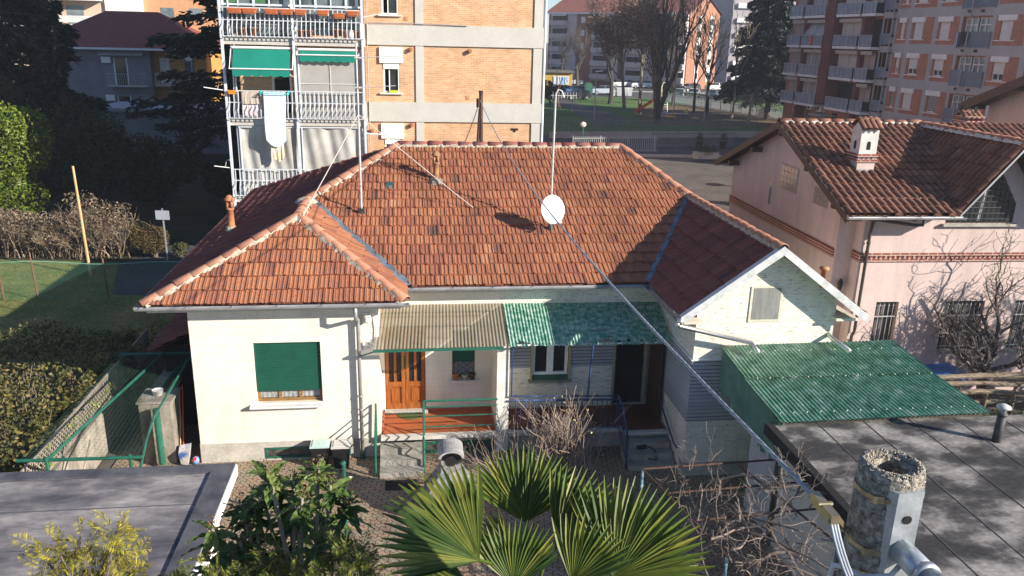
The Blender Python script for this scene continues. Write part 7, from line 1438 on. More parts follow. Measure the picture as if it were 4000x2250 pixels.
for fi, f in enumerate(fl[1:5]):
    for ci, c in enumerate(cols[:4]):
        m = M(RF); z0, z1 = f + 1.22, f + 2.62
        for q in ((c[0], c[0] + .08, z0, z1), (c[1] - .08, c[1], z0, z1), (c[0] + .08, c[1] - .08, z0, z0 + .09), ((c[0] + c[1]) / 2 - .04, (c[0] + c[1]) / 2 + .04, z0 + .09, z1)): m.box(q[0], q[1], .12, .2, q[2], q[3])
        w_ = m.build('window', white_paint, ra); m = M(RF); m.quad((c[0], .19, z0), (c[1], .19, z0), (c[1], .19, z1), (c[0], .19, z1)); m.build('pane', dark_glass, w_)
        m = M(RF); m.box(c[2], c[3], -.12, .02, z1 - .0, z1 + .42); m.build('shutter_box', white_paint, w_); m = M(RF); m.box(c[2] - .1, c[3] + .1, -.1, -.003, z0 - .09, z0 - .02); m.build('sill', white_paint, w_)
        k = rs.choice((.0, .12, .35, .68, .05)); 
        if ci < 3 and fi > 1: k = .05
        m = M(RF); shutter(m, c[0] + .02, c[1] - .02, z0 + k * (z1 - z0), z1, .09, .09); m.build('roller_shutter', shut_w if rs.random() > .15 else mat('grey_shutter', (.24, .24, .23), (.3, .3, .29)), w_)
    m = M(RF); m.box(8.72, 12.0, .22, .26, f + .85, f + 1.4); m.build('parapet', grey_c, ra)
    m = M(RF); k = 14
    for i in range(k): z = f + .62 + i * .085; m.quad((8.5, -.16, z), (12.2, -.16, z), (12.2, -.11, z + .085), (8.5, -.11, z + .085)); 
    for x in (8.5, 10.3, 12.2): m.bar((x, -.15, f + .55), (x, -.15, f + 1.85), .06, .06)
    bl = m.build('balcony', mat('blue_grey_corrugated', (.16, .20, .25), (.22, .26, .32)), ra)
    for x0 in (8.85, 10.45):
        m = M(RF)
        for q in ((x0, x0 + .08, 1.6, 2.9), (x0 + 1.3, x0 + 1.38, 1.6, 2.9), (x0 + .08, x0 + 1.3, 2.3, 2.38), (x0 + .65, x0 + .73, 1.6, 2.9), (x0 + .08, x0 + 1.3, 2.84, 2.9)): m.box(q[0], q[1], .2, .27, f + q[2], f + q[3])
        w_ = m.build('window', white_paint, ra); m = M(RF); m.quad((x0, .28, f + 1.4), (x0 + 1.38, .28, f + 1.4), (x0 + 1.38, .28, f + 2.9), (x0, .28, f + 2.9)); m.build('pane', pale_glass, w_)
    for x in (9.4, 10.9, -1.2): m = M(RF); m.tube([(x, -.25, f + .36), (x, .0, f + .36)], .12, 7); m.build('vent_cowl', mat('brown_vent', (.10, .07, .06)), ra)
    # corner bay
    m = M(RF); m.box(-1.75, -.27, -.3, .3, f + .80, f + 1.35); m.box(-1.75, -.27, -.32, .3, f, f + .55); m.bar((-1.7, -.3, f + .4), (-1.7, -.3, f + 3.2), .12, .12); m.build('corner_bay', grey_c, ra); m = M(RF); [m.quad((-1.85, -.42, f + .7 + i * .09), (-.3, -.42, f + .7 + i * .09), (-.3, -.37, f + .79 + i * .09), (-1.85, -.37, f + .79 + i * .09)) for i in range(11)]; m.build('balcony', MT['blue_grey_corrugated'], ra); m = M(RF); m.box(-1.3, -.5, .2, .25, f + 1.5, f + 2.9); m.build('window', pale_glass, ra)
for x in (-.30, 9.93): m = M(RF); m.tube([(x, -.35, 0), (x, -.35, 20)], .06, 6); m.build('downpipe', mat('pinkish_pipe', (.34, .29, .28), (.42, .37, .36)), ra)
# balcony wing of the same block
dkred = mat('dark_red_brick', (.12, .035, .028), (.17, .055, .042), scale=2)
m = M(RF); m.wall(-20, -1.76, -.5, 20.5, [(-17.9, -2.0, f + .2, f + 3.0) for f in fl[1:]], .2, .1); m.build('wall', MT['red_brick'], ra, label='balcony wing wall')
m = M(RF); m.box(-10.45, -8.75, -1.3, .19, 3.3, 20.5); 
for x in (-15.2, -4.1): m.box(x - .22, x + .22, -.9, .19, -.5, 20.5)
m.build('pilaster', dkred, ra)
scr = [mat('taupe_blind', (.30, .26, .23), (.36, .31, .28)), mat('grey_striped_blind', (.32, .33, .33), ramp=[(.47, (.22, .23, .23)), (.53, (.46, .47, .46))], scale=3, stretch=(5, 1, .02)), mat('pale_blind', (.42, .41, .39), (.50, .49, .46))]
bay = [(-18.2, -15.45), (-14.95, -10.75), (-8.5, -4.35), (-3.9, -1.85)]
for fi, f in enumerate(fl[1:5]):
    for bi, (x0, x1) in enumerate(bay):
        zb = f + .45; m = M(RF); m.box(x0, x1, -1.25, .1, zb - .25, zb); bl = m.build('balcony', white_paint, ra)
        m = M(RF); m.bar((x0, -1.22, zb + 1.05), (x1, -1.22, zb + 1.05), .05, .05); m.bar((x0, -1.22, zb + .1), (x1, -1.22, zb + .1), .05, .05); k = max(3, int((x1 - x0) / .7))
        for i in range(k + 1): x = x0 + (x1 - x0) * i / k; m.bar((x, -1.22, zb), (x, -1.22, zb + 1.05), .05, .05)
        m.build('railing', mat('pale_blue_rail', (.40, .44, .50), (.48, .52, .58)), bl); m = M(RF); m.quad((x0, -1.19, zb + .12), (x1, -1.19, zb + .12), (x1, -1.19, zb + 1.0), (x0, -1.19, zb + 1.0)); m.build('panel', mat('frosted_blue_panel', (.16, .19, .25), (.24, .27, .33), rough=.3), bl)
        if not (fi == 0 and bi == 2) and not (fi == 2 and bi == 3):
            m = M(RF); xm = (x0 + x1) / 2
            for a_, b_2 in ((x0 + .1, xm - .03), (xm + .03, x1 - .1)): m.grid(lambda u_, v_: (a_ + (b_2 - a_) * u_, -.2 - .95 * (v_ if (fi, bi) == (2, 1) else .25), zb + 2.5 - 1.55 * v_), 4, 3)
            m.build('sun_blind', scr[1] if (fi, bi) == (2, 1) else scr[(fi * 3 + bi) % 3 if bi < 3 else 0], ra)
            m = M(RF); m.grid(lambda u_, v_: (x0 + .1 + (x1 - x0 - .2) * u_, -.9 + .0 * v_, zb + 2.62 - .3 * v_ - .05 * abs(math.sin(u_ * 30)) * v_), 60, 1); m.build('awning_valance', mat('striped_valance', (.40, .37, .34), (.5, .47, .44)), ra)
m = M(RF); m.box(-13.05, -12.6, -1.3, -1.27, 8.62 + .5, 8.62 + 1.45); single(m, 'red_cloth', mat('scarlet_cloth', (.62, .05, .025), (.7, .08, .04)), 'bright red cloth hung on a far balcony rail, upper right', 'laundry')
m = M(RF); m.grid(lambda u_, v_: (9.1 + .75 * u_, -.32 + .03 * math.sin(u_ * 9), 10.45 - 1.25 * v_ * (1 - .4 * u_)), 14, 6); single(m, 'black_laundry', mat('black_cloth', (.008, .008, .009), (.015, .015, .016)), 'black laundry hanging at the blue grey balcony, upper right', 'laundry')
m = M(RF); m.grid(lambda u_, v_: (8.55 + .28 * u_, -.36, 10.35 - 1.1 * v_), 6, 4); single(m, 'striped_laundry', mat('blue_stripe_cloth', (.2, .2, .4), ramp=[(.45, (.14, .15, .34)), (.55, (.5, .5, .6))], scale=5, stretch=(6, 1, .1)), 'blue striped laundry left of the black laundry, upper right', 'laundry')
for x, z, lb in ((-13.0, 2.6, ''), (-11.0, 2.55, ''), (-16.2, 2.2, '')): m = M(RF); m.box(x - .4, x + .4, -.4, .19, z - .3, z + .3); ac = m.build('air_conditioner', plastic_white, ra); m = M(RF); m.tube([(x - .1, -.41, z), (x - .1, -.415, z)], .2, 12); m.build('fan_grille', dark_void, ac)
for x in (-17, -14.5, -12.2, -9.2, -6.5, -3.5): m = M(RF); m.box(x, x + .9, .17, .198, .6, 2.3); m.build('window', dark_glass if int(x) % 2 else pale_glass, ra)
m = M(RF); m.box(-10.8, -8.4, -1.6, .19, 1.95, 2.1); m.build('entrance_canopy', grey_c, ra)
# ---- red brick block across the park
CB = Frame(32.5, 160.0, math.atan2(-20.0, 25.5), .9); cb = thing('red_brick_block', 'five storey orange brick block with white balconies beyond the park trees', 'apartment block', CB.o, CB.yaw)
cbrick = brick_mat('far_orange_brick', (.30, .105, .05), (.36, .135, .065), (.32, .18, .12), .3, .09, noise=.12, bump=0); pinkc = mat('far_pale_render', (.50, .42, .40), (.56, .48, .46), scale=.5)
m = M(CB); m.box(-33, 0, 0, 13, -1, 13.4); m.add([(0, 0, 13.4), (0, 13, 13.4), (0, 6.5, 16.4)], [(0, 1, 2)]); m.build('wall', cbrick, cb)
m = M(CB); m.quad((-33.6, -.8, 13.3), (.3, -.8, 13.3), (.3, 6.5, 16.7), (-33.6, 6.5, 16.7)); m.quad((.3, 6.5, 16.7), (.3, 13.8, 13.3), (-33.6, 13.8, 13.3), (-33.6, 6.5, 16.7)); m.build('roof', mat('far_red_roof', (.26, .085, .06), (.32, .11, .08)), cb); m = M(CB); m.box(-33.6, .3, -.85, -.803, 13.1, 13.4); m.build('gutter', white_paint, cb)
for k_, x in enumerate((-32.0, -21.5, -13.5, -4.5)):
    m = M(CB); m.box(x, x + 6.4 if k_ < 3 else x + 4.3, -.5, -.003, 0, 13.1); m.build('render_bay', pinkc, cb)
    for z in (.4, 3.0, 5.6, 8.2, 10.8):
        m = M(CB); m.box(x + .4, x + 4.2, -.53, -.503, z + 1.0, z + 2.2); w_ = m.build('loggia', dark_void, cb); m = M(CB); m.box(x + .2, x + 4.3, -1.3, -.53, z, z + 1.0); m.build('parapet', pinkc, w_); m = M(CB); m.quad((x + .3, -.6, z + 2.35), (x + 4.2, -.6, z + 2.35), (x + 4.2, -1.25, z + 2.0), (x + .3, -1.25, z + 2.0)); m.build('awning', MT['striped_awning'], w_)
    if k_ < 3:
        for z in (3.6, 6.2, 8.8, 11.4): m = M(CB); m.box(x + 7.3, x + 8.2, -.05, -.003, z, z + 1.2); m.build('window', white_paint, cb)
for y in (3.4, 8.6):
    m = M(CB); m.box(.003, .12, y, y + 1.6, .5, 13.0); m.build('white_bay', mat('white_strip', (.66, .63, .6), (.74, .71, .68)), cb)
    for z in (1.2, 3.8, 6.4, 9.0, 11.4): m = M(CB); m.box(.121, .15, y + .2, y + 1.4, z, z + 1.1); m.build('window', dark_glass, cb)
TW_ = Frame(48, 190, rad(10)); tw = thing('grey_tower_block', 'tall grey violet tower block behind the dark spruce', 'apartment block', TW_.o, TW_.yaw); m = M(TW_); m.box(0, 18, 0, 14, 0, 34); m.build('wall', mat('tower_grey', (.30, .275, .29), (.36, .33, .345), scale=.3), tw)
for z in range(10):
    for x in (1, 8): m = M(TW_); m.box(x, x + 4, -.6, -.003, 1 + z * 3.1, 2 + z * 3.1); b_ = m.build('balcony', white_paint, tw)
OBs = Frame(-4, 200, rad(4)); fb = thing('ochre_house', 'distant ochre house with red roof seen past the brick corner', 'house', OBs.o, OBs.yaw); m = M(OBs); m.box(0, 10, 0, 9, 0, 9); m.build('wall', mat('far_ochre', (.5, .36, .2), (.56, .42, .25)), fb); m = M(OBs); m.add([(-.5, -.5, 9), (10.5, -.5, 9), (10.5, 9.5, 9), (-.5, 9.5, 9), (5, 4.5, 11.5)], [(0, 1, 4), (1, 2, 4), (2, 3, 4), (3, 0, 4)]); m.build('roof', MT['far_red_roof'], fb)
# ---- yellow kiosk with tagged panel
KF = Frame(4.5, 150.0, rad(6)); ks = thing('yellow_kiosk', 'low yellow kiosk with a white graffiti panel, beside the parked cars', 'kiosk', KF.o, KF.yaw); m = M(KF); m.box(-3, 5.6, 0, 5, 0, 3.2); m.build('wall', mat('mustard_render', (.42, .27, .035), (.48, .32, .05)), ks); m = M(KF); m.box(-3.3, 5.9, -.6, 5.4, 3.2, 3.55); m.build('roof', mat('grey_kiosk_roof', (.10, .095, .09), (.15, .14, .135)), ks); m = M(KF); m.box(2.0, 5.0, -.06, -.003, 1.1, 2.6); pn = m.build('panel', mat('white_panel', (.5, .52, .54), (.58, .6, .62)), ks)
m = M(KF); gx = 2.15
for ch_, strokes in (('L', [(0, 2, 0, 0), (0, 0, .9, 0)]), ('I', [(.4, 2, .4, 0)]), ('V', [(0, 2, .5, 0), (.5, 0, 1, 2)]), ('N', [(0, 0, 0, 2), (0, 2, .9, 0), (.9, 0, .9, 2)]), ('S', [(.9, 1.8, .1, 1.7), (.1, 1.7, .8, .7), (.8, .7, 0, .1)])):
    for a_, b_, c_, d_ in strokes: m.bar((gx + a_ * .5, -.075, 1.2 + b_ * .62), (gx + c_ * .5 + .001, -.075, 1.2 + d_ * .62), .02, .13)
    gx += .55
m.build('graffiti', mat('blue_spray', (.10, .25, .5), (.2, .4, .65)), pn)
# ---- park furniture
gp = mat('pale_green_fence', (.10, .15, .13), (.16, .22, .19), rough=.6); gw = mat('grey_fence_paint', (.28, .32, .34), (.36, .40, .42))
def railfence(name, lab, p, q, h, step, mt_, z0=0.0, rbar=.022, post=2.4):
    p = np.array(p); q = np.array(q); L = np.linalg.norm(q - p); an = math.atan2(q[1] - p[1], q[0] - p[0]); fr = Frame(p[0], p[1], an, 0); t_ = thing(name, lab, 'fence', (p[0], p[1], z0), an); m = M(fr)
    for i in range(int(L / step)): m.bar((i * step, 0, z0 + .05), (i * step, 0, z0 + h), rbar, rbar)
    m.build('bars', mt_, t_); m = M(fr)
    for z in (.15, h - .15): m.bar((0, .02, z0 + z), (L, .02, z0 + z), .04, .05)
    m.build('rails', mt_, t_)
    for i in range(int(L / post) + 1): m = M(fr); m.bar((i * post, .03, z0), (i * post, .03, z0 + h + .05), .06, .06); m.build('post', mt_, t_)
    return t_
fa = atz(1370, 346, 0)[:2]; fb_ = atz(1905, 344, 0)[:2]
railfence('park_fence', 'tall green bar fence along the near edge of the park', fa, fb_, 1.75, .16, gp, 0, .035)
ya = atz(1440, 385, .17)[:2]; yb = atz(1655, 383, .17)[:2]; railfence('yard_fence', 'pale grey bar fence on the yard terrace', ya, yb, 1.35, .17, gw, .17, .035)
yc = atz(1640, 371, .17)[:2]; yd = atz(1850, 369, .17)[:2]; railfence('yard_fence', 'grey bar fence behind the two black planters', yc, yd, 1.35, .17, gp, .17, .035)
m = M(); a0 = np.array(fa); b0 = np.array(fb_); dv = (b0 - a0) / np.linalg.norm(b0 - a0); nv = np.array([-dv[1], dv[0]]); fr_ = Frame(a0[0], a0[1], math.atan2(dv[1], dv[0])); m = M(fr_); m.box(0, 24, -1.9, -1.6, 0, .75); single(m, 'low_terrace_wall', mat('pale_terrace_wall', (.30, .285, .26), (.40, .38, .35), scale=1), 'low pale terrace wall behind the yard fences', 'wall')
railfence('park_mesh_fence', 'grey panel fence running back along the car park', (23.5, 128), (36.5, 93.5), 1.3, .22, mat('blue_grey_fence', (.16, .18, .20), (.22, .24, .26)), 0, .06)
lampm = mat('grey_lamp_post', (.34, .35, .36), (.42, .43, .44), rough=.5)
def lamp(x, y, top, lb):
    p_ = atz(x, y, 0); t = aty(x + 4, top, p_[1]); h = t[2]; t_ = thing('street_lamp', lb, 'street lamp', (p_[0], p_[1], 0), 0, 'park lamp posts'); m = M(); m.tube([(p_[0], p_[1], 0), (p_[0], p_[1], h)], [.07, .045], 7); m.build('post', lampm, t_); m = M(); m.bar((p_[0] - .1, p_[1], h), (p_[0] + .75, p_[1], h + .12), .22, .10); m.build('lamp_head', plastic_white, t_)
for q in ((1439, 282, 170, 'leftmost park lamp post, by the path near the brick corner'), (1494, 306, 180, 'second park lamp post from the left, on the near lawn'), (1770, 306, 188, 'bright park lamp post right of the see-saw'), (1694, 286, 172, 'slim park lamp post just behind the slide'), (1398, 262, 162, 'lamp post farthest left, before the yellow kiosk'), (1648, 240, 165, 'distant lamp post behind the slide')): lamp(*q)
p_ = atz(1464, 383, .17); t_ = thing('globe_lamp', 'small white globe lamp on a short post in the yard', 'lamp', p_, 0); m = M(); m.tube([tuple(p_), (p_[0], p_[1], 2.2)], .05, 6); m.build('post', green_paint, t_); m = M(); m.lathe((p_[0], p_[1], 2.2), [(.05, 0), (.2, .12), (.24, .24), (.2, .37), (.05, .46)], 12); m.build('globe', plastic_white, t_, True)
# slide and see-saw
sx, sy = atz(1668, 292, 0)[:2]; sl = thing('slide', 'playground slide with white ladder, cream hoop and orange chute', 'slide', (sx, sy, 0), 0)
m = M(); hh = 2.4
for dx in (-.35, .35): m.tube([(sx + dx, sy - .9, 0), (sx + dx, sy, hh)], .05, 6)
for i in range(9): t = (i + .5) / 9; m.bar((sx - .35, sy - .9 + .9 * t, hh * t), (sx + .35, sy - .9 + .9 * t, hh * t), .16, .06)
m.build('ladder', white_paint, sl); m = M(); m.tube([(sx - .4, sy + .1, 2.3), (sx - .45, sy + .1, 3.6), (sx - .3, sy + .1, 4.1), (sx + .1, sy + .1, 4.15), (sx + .4, sy + .1, 3.6), (sx + .4, sy + .1, 2.3)], .09, 7); m.build('hoop', mat('cream_pipe', (.55, .5, .36), (.62, .57, .43)), sl)
m = M(); m.add([(sx - .4, sy + .2, 2.3), (sx - .4, sy + .9, 2.3), (sx - 3.6, sy + .9, .25), (sx - 3.6, sy + .2, .25), (sx - .4, sy + .15, 2.6), (sx - 3.6, sy + .15, .55), (sx - .4, sy + .95, 2.6), (sx - 3.6, sy + .95, .55)], [(0, 1, 2, 3), (0, 3, 5, 4), (1, 6, 7, 2)]); m.build('chute', mat('orange_chute', (.60, .14, .03), (.68, .2, .05)), sl)
m = M(); m.box(sx - .4, sx + .4, sy, sy + .8, 2.25, 2.33); m.box(sx - .45, sx - .38, sy, sy + .8, 2.33, 2.95); m.box(sx + .38, sx + .45, sy, sy + .8, 2.33, 2.95); m.build('platform', mat('olive_panel', (.10, .14, .05), (.15, .2, .08)), sl)
ax_, ay_ = atz(1690, 298, 0)[:2]; ss = thing('see_saw', 'white see-saw with lime seats on a yellow arch', 'see-saw', (ax_, ay_, 0), 0); m = M(); m.bar((ax_ - 2.0, ay_, .62), (ax_ + 2.0, ay_, .62), .16, .12); m.build('beam', white_paint, ss)
for s in (-1.75, 1.75): m = M(); m.box(ax_ + s - .14, ax_ + s + .14, ay_ - .15, ay_ + .15, .69, 1.15); m.build('seat', mat('lime_seat', (.42, .6, .04), (.5, .68, .08)), ss)
m = M(); m.tube([(ax_ - .45, ay_ - .1, 0), (ax_ - .3, ay_ - .1, .4), (ax_, ay_ - .1, .56), (ax_ + .3, ay_ - .1, .4), (ax_ + .45, ay_ - .1, 0)], .08, 7); m.build('arch', mat('yellow_arch', (.6, .38, .02), (.68, .45, .04)), ss)
# black planters, stone basin, troughs
def planter(x, y, z, lb, r_=.35, h=.6):
    p_ = atz(x, y, z); t_ = thing('black_planter', lb, 'planter', p_, 0, 'black planters on the yard terrace'); m = M(); m.lathe(tuple(p_), [(r_ * .75, 0), (r_, h), (r_ * 1.08, h), (r_ * 1.08, h + .08)], 12); m.build('pot', MT['black_plastic'], t_); m = M(); q = p_ + np.array([0, 0, h + .3]); m.leaves(q + nrng.normal(size=(160, 3)) * [.16, .16, .25], nrng.normal(size=(160, 3)) + [0, 0, 1], .35, .05, nrng); m.build('plant', dkl, t_)
planter(1758, 374, .17, 'left black planter with small plant on the yard terrace'); planter(1818, 374, .17, 'right black planter on the yard terrace, nearer the pink house')
for x, y, w_, lb in ((1564, 398, .9, 'low stone trough on the yard kerb, left'), (1775, 396, 1.0, 'low stone trough with a dark bush on the yard kerb')):
    p_ = atz(x, y + 3, .19); t_ = thing('stone_trough', lb, 'trough', p_, 0); m = M(); m.box(p_[0] - w_, p_[0] + w_, p_[1] - .3, p_[1] + .4, .19, .72); m.build('trough', concrete, t_)
    m = M(); q = p_ + np.array([0, .05, .6 if 'bush' in lb else .5]); k = 700 if 'bush' in lb else 80; m.leaves(q + nrng.normal(size=(k, 3)) * [.4, .2, .22], nrng.normal(size=(k, 3)) + [0, 0, .8], .22, .06, nrng); m.build('plant', dkl, t_)
p_ = atz(1862, 470, 0); m = M(); m.lathe(tuple(p_), [(.30, 0), (.14, .12), (.12, .45), (.55, .62), (.6, .70), (.5, .66)], 14); single(m, 'stone_basin', concrete, 'stone bird bath in the shaded yard beside the pink house', 'basin', None, True)
p_ = atz(1905, 520, 0); leafball('yard_bush', 'dark green bush against the left wall of the pink house', 'bush', p_[0] + .1, p_[1], .8, .8, 1.7, 2500, .12, .07, dkl, 81)
# ---- cars
def car(x, y, z, yaw, colr, lb, L=4.1, W=1.72, Hh=1.48, van=False):
    fr = Frame(x, y, yaw, z); t_ = thing('parked_car', lb, 'car', (x, y, z), yaw, 'cars parked by the park'); cm = mat('car_paint_' + colr[0], colr[1], colr[2], rough=.25, spec=.6, fine=0, scale=.3)
    prof = [(-.50, .22), (-.50, .50), (-.485, .66), (-.44, .70), (-.22, .74), (.32, .76), (.45, .72), (.49, .62), (.50, .40), (.49, .22)]
    m = M(fr); n = len(prof); V = []
    for sy, ins in ((-1, .0), (-1, .06), (1, .06), (1, 0)): pass
    for sy in (-1, 1):
        for (u_, v_) in prof: V.append((u_ * L, sy * W / 2 * (1 if v_ < .6 else .96), v_ * Hh * .98))
    m.add(V, [tuple(range(n)), tuple(range(2 * n - 1, n - 1, -1))] + [(i, n + i, n + (i + 1) % n, (i + 1) % n) for i in range(n)]); b_ = m.build('body', cm, t_)
    cab = [(-.25, .73), (-.12, .97), (.22, 1.0), (.40, .95), (.465, .74)] if not van else [(-.36, .73), (-.28, 1.0), (.40, 1.02), (.47, .95), (.485, .74)]
    m = M(fr); k = len(cab); V = [(u_ * L, sy * W / 2 * (.94 if v_ < .8 else .78), v_ * Hh) for sy in (-1, 1) for u_, v_ in cab]; m.add(V, [tuple(range(k)), tuple(range(2 * k - 1, k - 1, -1))] + [(i, k + i, k + i + 1, i + 1) for i in range(k - 1)]); g_ = m.build('windows', dark_glass, t_)
    m = M(fr); V = [(u_ * L, sy * W / 2 * .785, v_ * Hh + .012) for sy in (-1, 1) for u_, v_ in cab[1:4]]; m.add(V, [(0, 1, 4, 3), (1, 2, 5, 4)]); m.bar((.05 * L, -W * .46, .72 * Hh), (.06 * L, -W * .40, Hh * .97), .05, .03); m.bar((.05 * L, W * .46, .72 * Hh), (.06 * L, W * .40, Hh * .97), .05, .03); m.build('roof', cm, t_)
    for wx in (-.31, .31):
        for sy in (-1, 1):
            m = M(fr); m.tube([(wx * L, sy * (W / 2 - .2), .31), (wx * L, sy * (W / 2 + .01), .31)], .31, 14); w_ = m.build('wheel', MT['black_rubber'], t_); m = M(fr); m.tube([(wx * L, sy * (W / 2 + .0), .31), (wx * L, sy * (W / 2 + .02), .31)], .19, 10); m.build('rim', galv, w_)
    for sy in (-1, 1):
        m = M(fr); m.box(-.498 * L, -.46 * L, sy * W * .36 - .16, sy * W * .36 + .16, .56 * Hh, .66 * Hh); m.build('headlight', pale_glass, t_)
WH = ('white', (.70, .70, .70), (.74, .74, .74)); SV = ('silver', (.33, .36, .40), (.40, .43, .46)); DK = ('dark', (.018, .02, .026), (.03, .032, .038)); BL = ('blue', (.03, .07, .17), (.05, .1, .22)); LB2 = ('pale_blue', (.34, .40, .48), (.42, .48, .55))
CARS = [(1452, 250, 18, DK, 'dark hatchback in front of the yellow kiosk'), (1408, 236, 25, DK, 'black car left of the dark hatchback, half behind the brick corner'), (1446, 238, 20, BL, 'blue car behind the dark hatchback'), (1515, 238, 12, LB2, 'pale car by the trunk of the tall dark tree'), (1442, 214, 172, WH, 'white car on the far side, beside the yellow kiosk'), (1562, 220, 8, WH, 'white van like car under the brown leafed tree'), (1612, 222, 5, WH, 'white car partly behind the slide tree'), (1708, 246, 70, LB2, 'pale blue car at the left of the right-hand row'), (1745, 246, 72, SV, 'silver car second in the right-hand row'), (1788, 248, 74, BL, 'dark blue car third in the right-hand row'), (1822, 244, 75, SV, 'grey car at the right end of the right-hand row'), (1735, 230, 30, DK, 'dark car behind the silver car in the right-hand row'), (1800, 228, 20, WH, 'white car at the back of the right-hand row'), (1540, 212, 10, DK, 'dark car in the far row below the brick block')]
for x, y, yw, c, lb in CARS: p_ = atz(x, y, .03); car(p_[0], p_[1], .035, rad(yw), c, lb, van='van' in lb)
for i, x in enumerate((1541, 1557, 1570, 1583)):
    p_ = atz(x, 243, .03); t_ = thing('wheeled_bin', ('leftmost of the four white wheeled bins', 'second white wheeled bin from the left', 'third white wheeled bin from the left', 'rightmost of the four white wheeled bins')[i] + ' beyond the park', 'bin', p_, 0, 'white wheeled bins'); m = M(); m.add([(p_[0] - .33, p_[1] - .3, .15), (p_[0] + .33, p_[1] - .3, .15), (p_[0] + .33, p_[1] + .3, .15), (p_[0] - .33, p_[1] + .3, .15), (p_[0] - .45, p_[1] - .4, 1.35), (p_[0] + .45, p_[1] - .4, 1.35), (p_[0] + .45, p_[1] + .4, 1.35), (p_[0] - .45, p_[1] + .4, 1.35)], [(0, 3, 2, 1), (0, 1, 5, 4), (1, 2, 6, 5), (2, 3, 7, 6), (3, 0, 4, 7)]); m.build('body', mat('pale_bin', (.50, .52, .54), (.58, .6, .62)), t_); m = M(); m.box(p_[0] - .5, p_[0] + .5, p_[1] - .45, p_[1] + .45, 1.36, 1.5); m.build('lid', white_paint, t_)
p_ = atz(1480, 240, .03); m = M(); m.box(p_[0] - .7, p_[0] + .7, p_[1] + .5, p_[1] + 1.9, .03, 1.7); m.prism([(p_[0] - .7, p_[1] + .5, 1.7), (p_[0] + .7, p_[1] + .5, 1.7), (p_[0] + .45, p_[1] + .5, 2.05), (p_[0] - .45, p_[1] + .5, 2.05)], (0, 1.4, 0)); single(m, 'green_bottle_bank', mat('bottle_green', (.03, .13, .08), (.05, .17, .11)), 'green bottle bank behind the dark hatchback', 'container')
# ---- park trees
def parktree(name, lab, px, py, h, mtl, seed, r0=.3, up=.10, ang=.55, kids=(0, 4, 5, 7), leafn=0, lm=None, split=1, rmin=.022, wig=.10, ln=.55, low=.35, first=.55):
    h = h * 1.14; p_ = atz(px, py, .02); r = random.Random(seed); t_ = thing(name, lab, 'tree', p_, 0, 'park trees'); m = M(); gen = dict(seg=6, wig=wig, up=up, kids=list(kids), ang=ang, len=ln, thin=.6, rmin=rmin, low=low)
    for s in range(split): grow(m, p_, (r.gauss(0, .03) + (s - (split - 1) / 2) * .12, r.gauss(0, .03), 1), h * first, r0 / (1 if split == 1 else 1.25), 3, r, gen)
    m.build('trunk', mtl, t_)
    if leafn:
        rn = np.random.default_rng(seed); tips = gen['tips']; T = np.array([tips[r.randrange(len(tips))][0] for _ in range(leafn)]); P = T + rn.normal(size=(leafn, 3)) * [.5, .5, .55]; ml = M(); ml.leaves(P, rn.normal(size=(leafn, 3)) + [0, 0, -.5], .30, .22, rn); ml.build('crown', lm, t_)
    return t_
br_leaf = mat('brown_plane_leaf', (.12, .06, .035), ramp=[(.2, (.08, .05, .038)), (.55, (.20, .125, .09)), (.85, (.36, .25, .18))], tint=.7, rough=.9, trans=.2)
dkb = mat('dark_park_bark', (.04, .035, .033), (.085, .075, .068), rough=.95); plane_b = mat('plane_bark', (.15, .13, .105), ramp=[(.35, (.09, .08, .065)), (.55, (.22, .19, .15)), (.7, (.38, .34, .28))], scale=1.2, rough=.9)
parktree('dark_tall_tree', 'tall dark bare tree with straight twin stems in the middle of the park', 1650, 309, 15.5, dkb, 1, .42, .14, .36, (0, 4, 6, 7), split=2, low=.3, first=.62)
parktree('bare_lime_tree', 'dark trunked bare tree on the left side of the park', 1534, 262, 15, dkb, 2, .36, .10, .5, (0, 4, 6, 8))
parktree('brown_plane_tree', 'plane tree still full of brown leaves, third trunk from the left', 1570, 276, 14.5, plane_b, 3, .26, .12, .45, (0, 4, 5, 8), 6500, br_leaf)
parktree('brown_plane_tree', 'pale trunked plane with brown leaves, fourth trunk from the left', 1609, 288, 14.5, plane_b, 4, .26, .10, .5, (0, 4, 5, 8), 6000, br_leaf)
parktree('brown_plane_tree', 'pale trunked plane leaning right, beside the tall dark tree', 1645, 296, 12.5, plane_b, 5, .26, .08, .5, (0, 4, 5, 7), 1200, br_leaf)
parktree('bare_park_tree', 'slender bare tree right of the slide, before the sunlit gable', 1745, 283, 12.5, dkb, 6, .2, .10, .5, (0, 4, 6, 7))
parktree('bare_park_tree', 'bare spreading tree right of the bright lamp post', 1778, 283, 13.5, dkb, 7, .26, .08, .55, (0, 4, 6, 8))
parktree('bare_park_tree', 'crooked dark bare tree near the fence, behind the slide', 1690, 266, 10, dkb, 8, .2, .06, .6, (0, 4, 6, 7))
parktree('bare_park_tree', 'thin bare tree just left of the dark spruce', 1840, 300, 13, bark_pale, 9, .16, .12, .4, (0, 3, 5, 6))
parktree('pollard_tree', 'pollarded tree with pale yellow twigs, by the yellow kiosk', 1418, 226, 9.5, dkb, 10, .3, .12, .5, (0, 5, 6, 7), wig=.08, ln=.6)
parktree('pollard_tree', 'pollarded bare tree right of the kiosk, before the brick block', 1452, 222, 10, bark, 12, .3, .14, .5, (0, 5, 6, 7), wig=.08, ln=.6)
parktree('brown_plane_tree', 'distant plane with brown leaves right of the tall dark tree, before the brick block', 1675, 250, 14, plane_b, 13, .2, .12, .45, (0, 4, 5, 8), 1500, br_leaf)
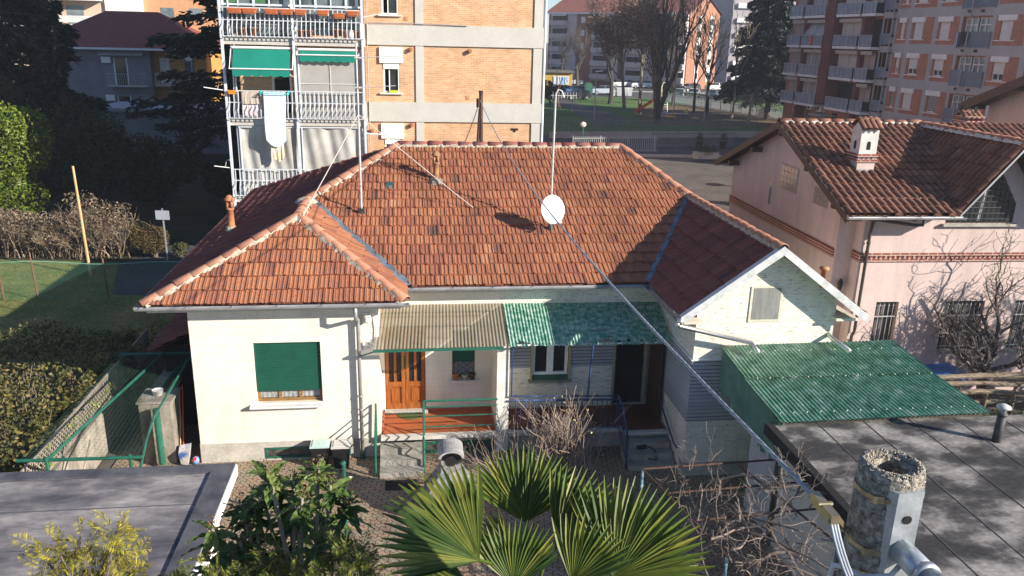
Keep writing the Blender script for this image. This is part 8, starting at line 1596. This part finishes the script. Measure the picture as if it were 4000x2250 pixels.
spruce = foliage('blue_spruce_needles', (.012, .022, .020), (.030, .045, .042), (.062, .082, .076), trans=.08, scale=.6)
q_ = atz(1928, 300, 0); conifer('blue_spruce', 'big dark blue green spruce between the park and the right apartment block', q_[0], q_[1], 20.5, 5.6, 300, spruce, 21, .13, .22, 1.2, .55, .2, None, .75, kpb=190)
p_ = atz(1881, 313, 0); r = random.Random(5); m = M(); m.tube([tuple(p_), (p_[0] + .2, p_[1], 3.6)], [.17, .12], 8); [grow(m, (p_[0] + .2, p_[1], r.uniform(2.4, 3.6)), (r.gauss(0, 1), r.gauss(0, 1), -.1), 1.8, .03, 1, r, dict(seg=5, wig=.15, up=-.06, kids=[0, 6], ang=.6, len=.5, thin=.6, rmin=.015)) for _ in range(26)]; single(m, 'pollard_stump', bark_pale, 'short pale trunk with drooping twigs under the spruce', 'tree')
for x, y, rx, h, lb in ((1385, 262, 2.2, 3.4, 'dark round bush beside the brick corner and the path'), (1672, 255, 1.6, 3.2, 'dark round bush behind the slide'),): p_ = atz(x, y, 0); leafball('park_bush', lb, 'bush', p_[0], p_[1], rx, rx, h, 2600, .3, .16, dkl, 90 + int(x))
HG = Frame(*atz(1700, 248, 0)[:2], rad(-62)); hedge('clipped_hedge', 'low dark clipped hedge in front of the parked row of cars', HG, (-2, 30, -.6, .6, 1.1), 4500, .22, .12, dkl, 93)
pg = atz(2100, 262, 0); HG2 = Frame(pg[0], pg[1], rad(-80)); hedge('sunlit_hedge', 'low hedge with a sunlit yellow green top beside the apartment block', HG2, (-16, 8, -.9, .9, .9), 4000, .22, .12, foliage('hedge_green', (.05, .075, .012), (.11, .15, .025), (.2, .24, .05)), 94)
# grass blades on the near lawn
rn = np.random.default_rng(55); k = 60000; x = rn.uniform(-24, -11.0, k); y = 13 + rn.uniform(0, 1, k) ** .8 * 18; ok = (x < -10.6 - (y < 21) * .4) & ~((x > -14.6) & (y > 27.2)); P = np.c_[x, y, np.full(k, .0)][ok]; m = M(); P[:, 2] = rn.uniform(.0, .03, len(P)); m.leaves(P, np.c_[rn.normal(size=(len(P), 2)) * .6, np.ones(len(P))], .055, .014, rn); struct(m, 'grass_blades', foliage('grass_blade', (.07, .105, .02), (.16, .175, .045), (.28, .25, .095)), 'stuff', 'short worn grass on the lawn left of the house')

# ---- winter haze over the far blocks
m = M(); m.box(-420, 420, -40, 620, -1.2, 46)
hm = bpy.data.materials.new('haze_air'); hm.use_nodes = True; hn = hm.node_tree.nodes
for q in list(hn):
    if q.type == 'BSDF_PRINCIPLED': hn.remove(q)
pv_ = hn.new('ShaderNodeVolumePrincipled'); pv_.inputs['Color'].default_value = (.86, .90, 1.0, 1); pv_.inputs['Density'].default_value = .0006; pv_.inputs['Anisotropy'].default_value = .2
hm.node_tree.links.new(pv_.outputs[0], hn['Material Output'].inputs['Volume'])
hz = m.build('haze', hm); hz['kind'] = 'stuff'; hz['label'] = 'thin pale winter haze in the air over the far apartment blocks'
